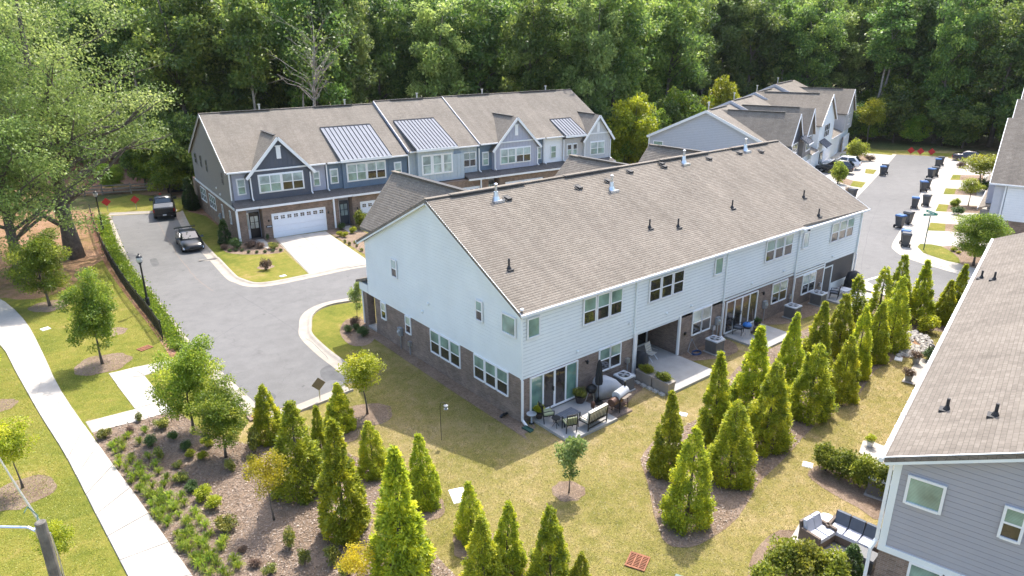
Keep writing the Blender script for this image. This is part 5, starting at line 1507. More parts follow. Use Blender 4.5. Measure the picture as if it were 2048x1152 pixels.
for x, y, d in spots:
    k = rf.choice([0,0,1,1,2,2,3,3,4,5,6,6]); s = rf.uniform(.85, 1.2); h = rf.uniform(.95, 1.2)*(1.12 if d > 14 else 1.0)
    lab = {4:'tall woodland tree with pale bare lower trunk in the wood behind', 5:'tall woodland tree with pale bare lower trunk in the wood behind', 6:'tall light green woodland tree in the wood behind'}.get(k, 'tall dark green woodland tree in the wood behind')
    put_tree('woodland_tree', lab, FO[k], (x, y, 0), s, h, rf.uniform(0, 6.28), GW)
# understorey along the wood edge
tot = 0
for (ax, ay), (bx, by) in zip(LINE, LINE[1:]):
    L = math.hypot(bx-ax, by-ay); n = int(L/3.3)
    for i in range(n):
        t = (i+.5)/n; x = ax+t*(bx-ax)+rf.uniform(-1.2, 1.2); y = ay+t*(by-ay)+rf.uniform(-1.2, 2.2)
        if -30 < x < 1 and y > 64 and rf.random() < .75: continue
        k = rf.choice([0,0,1]); s = rf.uniform(.7, 1.25)
        right = x > 97
        put_tree('understorey_tree', 'leafy understorey tree at the edge of the wood', UN[k], (x, y, 0), s*(1.25 if right else 1), s*rf.uniform(.9,1.2)*(1.15 if right else 1), None, 'understorey trees along the wood edge')
for _ in range(900):
    x, y = rf.uniform(-60, 170), rf.uniform(0, 150)
    if tot >= 75: break
    if not inside(x, y, PG): continue
    d = dline(x, y); q = np.array([x, y, 4.])-CAM; sx = 1024+F_PX*(q@_r2)/(q@_d)
    if not (5 < d < 22) or q@_d < 5 or sx < -60 or sx > 2120 or (640 < sx < 830): continue
    tot += 1
    put_tree('understorey_tree', 'leafy undergrowth tree deeper between the tall trunks', UN[rf.choice([0,1,1])], (x, y, 0), rf.uniform(1.1,1.7), rf.uniform(1.0,1.7), None, 'understorey trees along the wood edge')
def wt(px, d, proto, s, sz, label, name='woodland_tree'):
    """a tree in the direction of picture column px, d metres away on the ground"""
    h = _r2*((px-1024)/F_PX)+_d; h = np.array([h[0], h[1]]); h /= np.linalg.norm(h)
    return put_tree(name, label, proto, (CAM[0]+h[0]*d, CAM[1]+h[1]*d, 0), s, sz)
wt(1255,97,UL,1.3,1.5,'sunlit lime green tree left of the gap between the two back rows','understorey_tree')
wt(1235,98,UN[1],1.0,1.15,'leafy tree just right of the end of the grey-blue row','understorey_tree')
wt(1335,108,UN[1],1.5,1.6,'feathery green tree behind the pale row gable','understorey_tree')
wt(1400,112,UL,1.2,1.75,'lime green tree above the ridge of the pale row','understorey_tree')
wt(1275,102,UN[1],1.3,1.2,'low leafy tree beside the pale row gable','understorey_tree')
wt(1490,112,UR,1.3,1.5,'rusty brown tree behind the ridge of the pale row','understorey_tree')
wt(1450,100,UN[0],1.2,1.0,'dark bushy tree behind the pale row','understorey_tree')
wt(1690,142,FO[4],1.1,.95,'woodland tree with pale forked trunk behind the far end of the pale row')
wt(690,98,FO[5],.8,1.15,'ivy clad tall tree behind the middle of the grey-blue row')
wt(655,88,BT,1.0,1.0,'bare branching tree with almost no leaves behind the grey-blue row')
wt(640,96,FO[4],.7,1.0,'leaning grey trunk with thin crown behind the grey-blue row')

# ---- shrubs
def shrub_proto(R, H, n, leaf, mat, seed, nc=22, stems=True, fill=.5):
    rs = np.random.default_rng(seed)
    u = rs.normal(size=(nc, 3)); u /= np.linalg.norm(u, axis=1, keepdims=True); q = rs.random(nc)**fill
    cen = u*q[:, None]*np.array([R, R, H*.45])*.78+np.array([0, 0, H*.52])
    cr = crown_mesh('foliage', cen, np.full(nc, R*.34)*rs.uniform(.7, 1.3, nc), n, leaf, LEAF[mat], .85)
    mb = MB()
    for k in range(6 if stems else 3):
        e = cen[k]; mb.tube([(0,0,-.02), (e[0]*.4, e[1]*.4, e[2]*.5), tuple(e)], [.02,.013,.006], 5)
    return mb.mesh('stem', MAT['bark'], True), cr
SH = {'a': shrub_proto(.5,.8,1500,.09,'shrub',1), 'b': shrub_proto(.5,.9,900,.10,'shrub',2,16), 'dark': shrub_proto(.5,.8,2200,.07,'box',3,30),
      'ball': shrub_proto(.5,.85,3200,.055,'box',4,60,False,.28), 'plum': shrub_proto(.5,.8,1100,.09,'plum',5,18), 'lime': shrub_proto(.5,.85,1300,.10,'lime',6,18), 'big': shrub_proto(.5,1.0,4600,.075,'hedge',7,60)}
def shrub(px, py, w, kind, label, h=1.0, group=None, name='shrub'):
    b = at(px, py); s = w*pxm(b)
    r = thing(name, label, 'shrub', b, random.uniform(0,6.28), group); r.scale = (s, s, s*h)
    link('stem', SH[kind][0], r); link('foliage', SH[kind][1], r)
def z3(x, y): return (160+x/2.795, 740+y/2.795)
SLAB = ['yellow green mounded shrub at the corner of pavement and path', 'thin little shrub at the path edge nearest the Z bend', 'rounded shrub on a short stem beside the path, left of the dense maple', 'small brownish shrub near the path and the first daylilies', 'dark round shrub left of the dense maple trunk', 'widest dark shrub behind the top of the daylily rows', 'thin loose shrub below the widest dark one', 'low dark shrub near the rounded maple, uppermost of its cluster', 'lime mound right of the dense maple, closest to the lawn edge', 'lime mound left in the cluster under the two maples', 'lime mound right in the cluster under the two maples', 'small yellow green shrub in the middle of the mulch bed', 'yellow green shrub in the middle row, above the dark one', 'dark shrub in the middle row beside the large lime pair', 'larger left lime shrub of the pair in the middle of the bed', 'right lime shrub of the pair in the middle of the bed', 'large airy shrub below the lime pair', 'thin shrub at the foot of the rounded maple', "brown dry shrub left of the yellow sapling's shadow", 'brown low shrub near the bottom of the bed', 'loose low shrub at the bottom edge of the bed']
GS = 'small shrubs of the roadside mulch bed'
for i, (x, y, r, k) in enumerate([(140,380,40,'a'),(335,285,28,'b'),(463,325,44,'a'),(288,345,26,'plum'),(522,388,34,'dark'),(400,420,42,'dark'),(440,495,40,'b'),(597,445,36,'dark'),(715,430,36,'lime'),(620,490,32,'lime'),(688,500,32,'lime'),(550,545,28,'a'),(567,625,42,'a'),(630,675,42,'dark'),(690,725,50,'lime'),(752,775,50,'lime'),(820,895,62,'a'),(838,565,42,'b'),(910,1020,28,'plum'),(985,1095,38,'plum'),(1065,1150,44,'b')]):
    q = z3(x, y)
    lab = SLAB[i]
    shrub(q[0], q[1], r*2/2.795, k, lab, 1.0, GS)
for x, y, w, k, h, lab in ((583,1095,34,'b',1.5,'spindly upright shrub right of the yellow sapling'),(610,1128,28,'b',1.5,'spindly shrub near the bottom edge of the mulch bed'),(665,1128,38,'b',1.4,'twiggy green shrub below the largest arborvitae'),(512,905,34,'b',1.9,'tall loose shrub behind the yellow sapling'),(505,940,26,'b',1.6,'loose shrub at the left foot of the golden arborvitae'),(1852,664,42,'lime',1.0,'lime shrub squeezed between two arborvitae by the river rock'),(690,1150,34,'b',1.0,'low shrub at the bottom edge beside the yellow sapling'),
                           (1862,722,40,'dark',.9,'round dark green shrub at the little patio by the right hand roof')):
    shrub(x, y, w, k, lab, h)
def z8b(x, y): return (420+x/6.4, 420+y/6.4)
for x, y, w, k, h, lab in ((345,500,26,'ball',1.1,'round dark bush beside the black front door steps'),(190,500,18,'plum',.8,'brown low bush at the foot of the front corner evergreen'),(500,490,20,'plum',.9,'dark reddish bush left in front of the first front walk'),(560,470,20,'plum',1.0,'dark reddish bush in front of the black door'),(640,490,20,'plum',.9,'purple leaved bush right of the first front walk'),(810,500,22,'a',.9,'leafy bush at the driveway corner'),
                           (1665,340,14,'lime',1.0,'small light bush by the second front door'),(1730,350,14,'lime',1.0,'second small light bush by the second front door'),(1690,250,18,'dark',1.0,'dark bush under the second front door porch'),(1830,300,16,'lime',1.0,'light bush near the second garage'),(1960,240,34,'big',1.2,'large leafy bush in front of the second garage'),(720,770,24,'plum',1.4,'brownish crape shrub alone in the front lawn'),(745,385,8,'dark',2.2,'slim potted evergreen beside the first garage')):
    q = z8b(x, y); shrub(q[0], q[1], w, k, lab, h)
for x, y in ((255,535),(335,530),(410,530),(495,555),(600,555),(705,550),(805,540),(905,530)):
    q = z8b(x, y); shrub(q[0], q[1], 8.5, 'ball', 'little round clipped shrub edging the front lawn bed', .9, 'little clipped shrubs edging the front bed')
for x, y in ((1725,420),(1860,430),(1790,450),(1885,470),(1940,530)):
    q = z8b(x, y); shrub(q[0], q[1], 9, 'b', 'little shrub in the bed right of the driveway', .9, 'little shrubs right of the driveway')
for x, y, w, lab in ((697,664,19,'left clipped box ball at the white porch corner'),(714,660,17,'rear clipped box ball at the white porch corner'),(727,672,27,'largest clipped box ball at the white porch corner')): shrub(x, y, w, 'ball', lab, .95)
shrub(712,650,26,'plum','loose bush behind the box balls at the porch',.9)
# hedge bushes by the lower right house
for x, y, w, k, lab in ((1650,942,56,'big','leafy hedge bush at the left end of the row by the lower right house'),(1682,955,60,'big','second leafy hedge bush by the lower right house'),(1718,970,66,'big','third leafy hedge bush by the lower right house'),(1752,985,64,'big','fourth leafy hedge bush against the lower right house'),(1772,998,40,'big','last hedge bush at the corner of the lower right house'),
                        (1560,1150,80,'big','big leafy bush at the bottom edge left of the chairs'),(1610,1165,84,'big','big leafy bush in front of the sofa patio'),(1655,1175,80,'big','leafy bush at the bottom edge beside the dark evergreen'),(1530,1190,70,'big','low bush at the bottom edge, far left of the patio hedge')):
    shrub(x, y, w, k, lab, 1.15, None, 'hedge_bush')
for x, y, w, k, h, lab in ((1915,430,26,'dark',.9,'green bush in the second verge strip'),(1908,415,20,'big',1.0,'leafy bush in the third verge strip'),(1975,385,50,'dark',.8,'dark spreading bush before the far house'),(1930,500,26,'plum',1.0,'reddish bush left of the corner street tree'),(1960,508,24,'plum',1.0,'reddish bush right of the corner street tree'),(1990,512,28,'plum',1.0,'reddish bush by the far house wall'),(1907,503,14,'lime',.8,'bright clump at the verge corner'),(1917,508,10,'lime',.8,'small bright clump beside the corner verge'),(1920,335,22,'plum',.8,'brown bush below the dark sedan'),(1985,470,34,'dark',1.0,'dark bush by the far house porch'),
                           (1675,368,32,'big',1.5,'leafy crape bush hiding the dark car'),(1700,385,24,'rustb',.8,'pinkish low shrub at the driveway edge') if False else (1700,388,24,'plum',.8,'pinkish low shrub at the driveway edge'),(1712,320,44,'big',1.0,'broad bush at the far end of the pale row'),(1740,322,20,'plum',.9,'dry shrub near the far driveway'),(1690,325,26,'dark',.9,'dark shrub by the far garage')):
    shrub(x, y, w, k, lab, h)

# ---- daylilies
def lily_proto(seed, nb=60):
    rs = np.random.default_rng(seed); mb = MB(); tones = []
    for i in range(nb):
        a = rs.uniform(0, 6.28); r = rs.uniform(.16, .34); h = rs.uniform(.22, .42); w = rs.uniform(.011, .018); t = rs.normal(.55, .2)
        d = np.array([math.cos(a), math.sin(a), 0]); s = np.array([-d[1], d[0], 0])*w
        pr = [(0, 0, 1), (.35*r, h*.75, 1), (.75*r, h, .8), (r*1.1, h*.62, .1)]
        for (r0, z0, w0), (r1, z1, w1) in zip(pr, pr[1:]):
            p0 = d*r0+np.array([0,0,z0]); p1 = d*r1+np.array([0,0,z1])
            mb.face([p0-s*w0, p0+s*w0, p1+s*w1, p1-s*w1]); tones.append(t)
    me = mb.mesh('daylily_clump', LEAF['lily'])
    a_ = me.attributes.new('tone', 'FLOAT', 'FACE'); a_.data.foreach_set('value', np.clip(tones, 0, 1).astype(np.float32))
    return me
LI = [lily_proto(i) for i in range(4)]
LPOS = [(235,430),(190,430),(220,545),(285,520),(275,588),(320,560),(340,605),(365,625),(335,680),(370,695),(425,705),(400,720),(440,740),(355,640),(430,820),(450,845),(475,790),(535,770),(500,725),(470,745),(595,870),(625,930),(640,800),(575,1005),(615,1020),(705,950),(720,1070),(660,980),(680,1060),(790,1010),(810,960),(215,412),(255,392),(275,378),(200,468),(245,448),(225,508),(260,555),(290,498),(330,545),(305,612),(350,580),(290,635),(385,620),(405,660),(350,672),(450,690),(380,720),(400,765),(420,800),(465,722),(440,580),(485,620),(460,820),(490,875),(515,765),(565,725),(555,825),(545,935),(565,985),(600,1000),(655,815),(605,865),(670,855),(620,900),(650,950),(730,930),(690,990),(710,1025),(740,1055),(795,990),(770,1100),(655,1085),(700,1130),(640,1070),(865,1075),(890,1115),(800,1145),(730,1155),(700,885),(365,355),(335,415),(385,500),(180,440),(440,765),(505,840),(585,760),(530,790),(590,945),(670,1105),(760,1075),(830,1160),(475,655),(425,545)]
for i, (x, y) in enumerate(LPOS):
    q = z3(x, y); o = link('daylily_clump', LI[i % 4], None, at(*q), random.uniform(0, 6.28), 'clump of strap leaved daylily in the bed along the pavement', 'plant', 'daylily clumps beside the pavement')
    s = random.uniform(.65, .95); o.scale = (s, s, s)
# ---- ground cover between fence and kerb
gp = smooth(W([(200,436),(216,490),(240,535),(270,575),(305,625),(338,675),(352,702)]), 6, False)
pts = []; 
for p, q in zip(gp, gp[1:]):
    for _ in range(int(420*(q-p).length)):
        t = random.random(); c = p.lerp(q, t); d = (q-p).normalized(); nrm = Vector((-d.y, d.x, 0))
        o_ = random.gauss(.12, .27); h = max(.03, .32*math.exp(-(o_/.5)**2)*random.uniform(.2, 1)*(0.7+.5*math.sin(c.y*1.7)))
        c = c+nrm*(o_+.1); pts.append((c.x, c.y, h))
C = np.array(pts); n = len(C)
D = rand_unit(n); D[:, 2] = abs(D[:, 2])+.2; N = rand_unit(n); N[:, 2] += .6
link('ground_cover', leaf_mesh('ground_cover', C, D, N, RNG.uniform(.12,.22,n), RNG.uniform(.06,.11,n), RNG.normal(.45,.2,n), LEAF['maple']), None, label='leafy ground cover strip between the black fence and the kerb', cat='ground cover', kind='stuff')

# ---- turf blades and mulch chips (nobody could count them)
def pxpoly_sample(poly, n, avoid=()):
    P = [(p.x, p.y) for p in poly]
    x0, x1 = min(p[0] for p in P), max(p[0] for p in P); y0, y1 = min(p[1] for p in P), max(p[1] for p in P)
    out = []
    k = 0
    while len(out) < n and k < n*12:
        k += 1
        x = random.uniform(x0, x1); y = random.uniform(y0, y1)
        if inside(x, y, P) and not any(inside(x, y, a) for a in avoid): out.append((x, y))
    return np.array(out)
def flat2(pts): return [(p.x, p.y) for p in pts]
BEDS = [flat2(smooth(BED1, 3)), flat2(smooth(BED2, 3)), flat2(W([(1615,950),(1640,930),(1700,935),(1790,990),(1760,1040),(1715,1015),(1660,985)])), flat2(W([(1495,1180),(1505,1110),(1560,1060),(1640,1075),(1680,1100),(1720,1180),(1700,1300),(1500,1300)])), flat2(W([(1795,715),(1800,690),(1806,668),(1830,664),(1850,672),(1864,685),(1866,694),(1850,706),(1825,716)])), [(.5,.2),(3.8,.2),(3.8,-2.8),(.5,-2.8)], [(3.7,0),(5.1,0),(5.1,-2.7),(3.7,-2.7)], [(8,.2),(11.7,.2),(11.7,-2.8),(8,-2.8)], [(16.1,.2),(19.7,.2),(19.7,-2.8),(16.1,-2.8)], [(26.8,.2),(30.7,.2),(30.7,-3.1),(26.8,-3.1)], [(-.1,-.1),(32.1,-.1),(32.1,16),(-.1,16)], flat2([Vector((1.42,-15.94,0))+Vector((math.cos(math.radians(13))*a-math.sin(math.radians(13))*b, math.sin(math.radians(13))*a+math.cos(math.radians(13))*b, 0)) for a, b in ((-.1,.1),(30,.1),(30,-15),(-.1,-15))]), flat2(W([(1718,905),(1726,882),(1745,884),(1800,905),(1800,950),(1730,920)])), flat2(W([(1803,764),(1838,716),(1900,730),(1900,790),(1850,776)]))]
for q in [(735,830,44),(1137,982,30),(848,1018,38),(752,955,38),(950,1088,42),(1010,1150,36),(1095,1180,46),(683,870,32)]:
    c = at(q[0], q[1]); r = q[2]*pxm(c); BEDS.append([(c.x+r*math.cos(a), c.y+r*math.sin(a)) for a in [k*.6 for k in range(10)]])
def turf(name, label, poly, n, avoid, mat, sc=1.0):
    P = pxpoly_sample(poly, n, avoid); m = len(P)
    C = np.column_stack([P, np.zeros(m)])
    D = rand_unit(m)*.8; D[:, 2] = np.abs(D[:, 2])*.5+.12
    N = rand_unit(m)*.3; N[:, 2] += 1
    patch_ = np.sin(P[:,0]*.9+np.sin(P[:,1]*.7)*1.6)*np.sin(P[:,1]*.8+np.cos(P[:,0]*.5))*.12+np.sin(P[:,0]*3.1+P[:,1]*1.9)*.05
    L = RNG.uniform(.035, .07, m)*sc
    me = leaf_mesh(name, C, D, N, L, L*RNG.uniform(.25,.5,m), RNG.normal(.5,.13,m)+patch_, LEAF[mat])
    link(name, me, None, label=label, cat='grass', kind='stuff')
turf('grass', 'short dry turf of the back lawns', W([(640,880),(690,795),(700,700),(760,700),(1045,870),(1270,800),(1480,700),(1720,600),(1930,640),(1900,720),(1770,900),(1720,1000),(1700,1160),(1400,1200),(860,1200),(780,1000)]), 85000, BEDS, 'turf')
turf('grass', 'green turf of the lawn left of the lane', W([(60,600),(180,560),(215,520),(330,690),(320,725),(217,747),(268,818),(172,840),(110,770),(60,650)]), 22000, [], 'turf_lush')
turf('grass', 'green turf left of the pavement', W([(-40,700),(20,740),(120,905),(240,1150),(-40,1200)]), 24000, [], 'turf_lush')
def chips(label, poly, n, avoid=()):
    P = pxpoly_sample(poly, n, avoid); m = len(P)
    C = np.column_stack([P, np.full(m, .014)+RNG.random(m)*.02]); D = rand_unit(m); D[:, 2] *= .25
    N = rand_unit(m)*.35; N[:, 2] += 1
    L = RNG.uniform(.05, .13, m)
    link('mulch_chips', leaf_mesh('mulch_chips', C, D, N, L, L*RNG.uniform(.25,.5,m), RNG.normal(.5,.22,m), LEAF['chips']), None, label=label, cat='mulch', kind='stuff')
chips('wood chip mulch of the roadside bed', BED1, 30000)
chips('wood chip mulch of the back lawn bed', BED2, 26000)
# ------------------------------------------------------------------ fences, lamps, signs
def fence_black():
    path = smooth(W([(183,434),(188,452),(196,474),(212,514),(240,562),(268,603),(296,637),(326,680)]), 8, False)
    L = [0]
    for a, b in zip(path, path[1:]): L.append(L[-1]+(b-a).length)
    def P(s):
        k = 0
        while k < len(path)-2 and L[k+1] < s: k += 1
        return path[k].lerp(path[k+1], (s-L[k])/max(L[k+1]-L[k], 1e-6))
    r = thing('metal_fence', 'black metal picket fence curving between the left lawn and the lane', 'fence', path[0])
    o = path[0]; n = int(L[-1]/2.3)
    for i in range(n+1):
        p = P(L[-1]*i/n)-o; m = MB(); m.box(-.035,-.035,0,.035,.035,1.28); m.lathe([(.045,1.28),(.05,1.31),(.01,1.36)], 6)
        m.build('post', MAT['black_metal'], r, loc=p)
    for i in range(n):
        a, b = P(L[-1]*i/n)-o, P(L[-1]*(i+1)/n)-o
        for z in (.18, 1.05, 1.2): MB().bar(a+Z3*z, b+Z3*z, .035).build('rail', MAT['black_metal'], r)
        m = MB()
        for k in range(1, 20):
            q = a.lerp(b, k/20); m.bar(q+Z3*.06, q+Z3*1.2, .022)
        m.build('pickets', MAT['black_metal'], r, kind='stuff')
fence_black()
def rail_fence():
    pts = W([(120,392),(170,392),(206,390),(263,387),(320,384),(368,381)])
    r = thing('rail_fence', 'weathered wooden split rail fence before the red bank', 'fence', pts[0]); o = pts[0]
    for p in pts: MB().hexa([(p-o)+Vector(q) for q in ((-.08,-.08,0),(.08,-.08,0),(.08,.08,0),(-.08,.08,0))], [(p-o)+Vector(q) for q in ((-.07,-.07,1.3),(.07,-.07,1.3),(.07,.07,1.3),(-.07,.07,1.3))]).build('post', MAT['wood'], r)
    for a, b in zip(pts, pts[1:]):
        for z in (.35, .72, 1.1): MB().bar(a-o+Z3*(z+random.uniform(-.05,.05)), b-o+Z3*(z+random.uniform(-.05,.05)), .11, .13).build('rail', MAT['wood'], r)
rail_fence()
p = at(336,386)
t = thing('silt_fence', 'low black silt fence sagging at the wood edge behind the pickup', 'fence', p)
q = at(372,382)-p
m = MB()
for i in range(8):
    a, b = q*(i/8), q*((i+1)/8); m.hexa([a-Vector((0,.02,0)), b-Vector((0,.02,0)), b+Vector((0,.02,0)), a+Vector((0,.02,0))], [a+Vector((0,-.02,.7+.08*math.sin(i*2))), b+Vector((0,-.02,.7+.08*math.sin(i*2+2))), b+Vector((0,.02,.7+.08*math.sin(i*2+2))), a+Vector((0,.02,.7+.08*math.sin(i*2)))])
m.build('fabric', MAT['black_soft'], t)
for i in range(4): MB().bar(q*(i/3)+Vector((0,.05,0)), q*(i/3)+Vector((0,.05,.85)), .05).build('stake', MAT['wood'], t)

def lamp_post(px, py, top, label):
    b = at(px, py); h = hgt(b, top)
    t = thing('street_lamp', label, 'lamp post', b, 0, 'black lantern posts along the lane')
    MB().lathe([(.20,0),(.20,.12),(.15,.18),(.13,.75),(.15,.80),(.10,.86)], 14).build('base', MAT['black_metal'], t)
    MB().lathe([(.075,.84),(.055,h-.75),(.09,h-.73),(.06,h-.66)], 12).build('pole', MAT['black_metal'], t)
    l = MB().lathe([(.06,h-.68),(.14,h-.62),(.17,h-.56)], 12).build('lantern_base', MAT['black_metal'], t)
    MB().lathe([(.15,h-.56),(.21,h-.36),(.19,h-.22)], 12).build('globe', MAT['lamp_glass'], t)
    MB().lathe([(.21,h-.23),(.15,h-.13),(.05,h-.07),(.03,h-.02),(.045,h+.01),(.01,h+.05)], 12).build('cap', MAT['black_metal'], t)
lamp_post(298,618,508,'black lantern lamp post nearer to the camera along the lane kerb')
lamp_post(207,466,381,'black lantern lamp post at the far end of the lane')

def diamond(px, py, ty, mat, label, size=.62, yaw=None, group=None, back=None):
    b = at(px, py); h = hgt(b, ty)
    f = (Vector(CAM)-b); yw = math.atan2(f.y, f.x)+math.pi/2 if yaw is None else yaw
    t = thing('diamond_sign', label, 'road sign', b, yw, group)
    MB().box(-.025,.01,0,.025,.04,h-size*.5).build('post', MAT['zinc'] if mat != 'red' else MAT['grey_box'], t)
    s = size/math.sqrt(2); c = h-s
    m = MB(); m.prism([(0,-.012,c-s),(s,-.012,c),(0,-.012,c+s),(-s,-.012,c)], (0,.02,0)); m.build('sign_panel', MAT[mat], t)
    if mat == 'red':
        m = MB()
        for dx, dz in ((0,.22),(.22,0),(0,-.22),(-.22,0),(0,0),(.11,.11),(-.11,.11),(.11,-.11),(-.11,-.11)): m.lathe([(.045,0),(.045,.004)], 8, (dx*s/.31*.62,0,0))
GR = 'red end of road diamonds'
diamond(216.6,424.7,395.5,'red','left red diamond sign at the dead end of the lane',.64)
diamond(273.5,419.4,391,'red','middle red diamond sign at the dead end of the lane',.64)
diamond(325,416,386,'red','red diamond sign peeking over the black pickup roof',.64)
diamond(1821,308,294,'red','left red diamond sign at the far end of the right street',.74)
diamond(1840,309.5,295.5,'red','middle red diamond sign at the far end of the right street',.74)
diamond(1862,311,296.5,'red','right red diamond sign at the far end of the right street',.74)
f = Vector(CAM)-at(641,803)
diamond(641,804,755,'sign_back','brown unpainted back of a diamond sign at the lane kerb',.52,math.atan2(f.y,f.x)+math.pi/2+.3)
b = at(1847,500); h = hgt(b, 432)
t = thing('street_name_sign', 'green street name sign with two crossed blades at the corner verge', 'street sign', b, math.radians(-35))
MB().lathe([(.04,0),(.04,h)], 8).build('post', MAT['green_plastic'], t)
for rz, z in ((0,h+.02),(math.pi/2,h+.22)):
    o = MB().box(-.62,-.015,0,.62,.015,.2).build('sign_blade', MAT['green_sign'], t, loc=(0,0,z), rot=rz)
    m = MB()
    for i in range(7): m.box(-.42+i*.12,-.019,.06,-.34+i*.12,.019,.14)
    m.build('lettering', MAT['white'], o)

# utility pole at the lower left
dr = _r2*((80-1024)/F_PX)+_u2*(-(1043-576)/F_PX)+_d
pt = Vector(CAM+dr*15.5)
t = thing('utility_pole', 'weathered wooden utility pole top with a cable at the lower left', 'pole', (pt.x, pt.y, 0))
MB().lathe([(.15,-.3),(.112,pt.z-.02),(.08,pt.z)], 14).build('pole', MAT['pole_wood'], t)
lf = Vector((-_r2[0], -_r2[1], 0)).normalized()
MB().tube([(0,0,pt.z-.35), lf*.3+Z3*(pt.z-.16), lf*.9+Z3*(pt.z-.14), lf*2.6+Z3*(pt.z-.24)], [.035]*4, 8).build('lamp_arm', MAT['zinc'], t)
MB().bar(lf*.14+Z3*(pt.z-.42), lf*.14+Z3*(pt.z-.18), .09, .05).build('bracket', MAT['zinc'], t)
dr2 = _r2*((-40-1024)/F_PX)+_u2*(-(850-576)/F_PX)+_d
e2 = Vector(CAM+dr2*30)-Vector((pt.x,pt.y,0)); e1 = Vector((0,0,pt.z-.05)); mid = (e1+e2)/2-Z3*.15
m = MB(); m.tube([e1, e1.lerp(mid,.5)-Z3*.05, mid, mid.lerp(e2,.5)-Z3*.03, e2], [.03]*5, 6); m.build('cable', MAT['zinc'], t)
m = MB(); m.tube([e1+Vector((-.05,0,0)), e1+(e2-e1)*.03+Vector((.02,.02,.05)), e1+(e2-e1)*.05+Vector((-.1,.1,.2)), e1+lf*.3+Z3*.28], [.014]*4, 5); m.build('cable_end', MAT['green_plastic'], t)
m = MB(); m.tube([(.12,-.1,pt.z-.3),(.15,-.12,pt.z-1.0),(.15,-.12,0)], [.018]*3, 5); m.build('ground_wire', MAT['zinc'], t)

# ------------------------------------------------------------------ vehicles
def wheel(par, x, y, r, w, rim='rim'):
    t = MB(); prof = [(r*.62,-w/2),(r*.95,-w/2),(r,-w*.35),(r,w*.35),(r*.95,w/2),(r*.62,w/2)]; t.lathe(prof, 20)
    o = t.build('wheel', MAT['tyre'], par, True, loc=(x,y,r), rot=(math.pi/2,0,0))
    m = MB(); m.lathe([(r*.62,-w*.42),(r*.66,w*.42)], 16)
    m.build('hub', MAT['rim_dark'], o)
    for s in (-1, 1):
        m = MB()
        for k in range(5):
            a = k*2*math.pi/5; m.bar((0,0,s*w*.46), (r*.6*math.cos(a), r*.6*math.sin(a), s*w*.46), r*.16, .02, up=(0,0,1))
        m.lathe([(r*.16,s*w*.44),(r*.14,s*w*.49)], 10); m.build('rim', MAT[rim], o)
    return o

def loft(mb, stations, mi=0):
    """stations: (x, [(y,z)...]) half sections from the bottom centre to the top centre"""
    rows = []
    for x, half in stations:
        full = [(y, z) for y, z in half]+[(-y, z) for y, z in reversed(half[1:-1])]
        rows.append([mb.vert((x, y, z)) for y, z in full])
    n = len(rows[0])
    for a, b in zip(rows, rows[1:]):
        for k in range(n): mb.idx([a[k], a[(k+1)%n], b[(k+1)%n], b[k]], mi)
    mb.idx(rows[0][::-1], mi); mb.idx(rows[-1], mi)

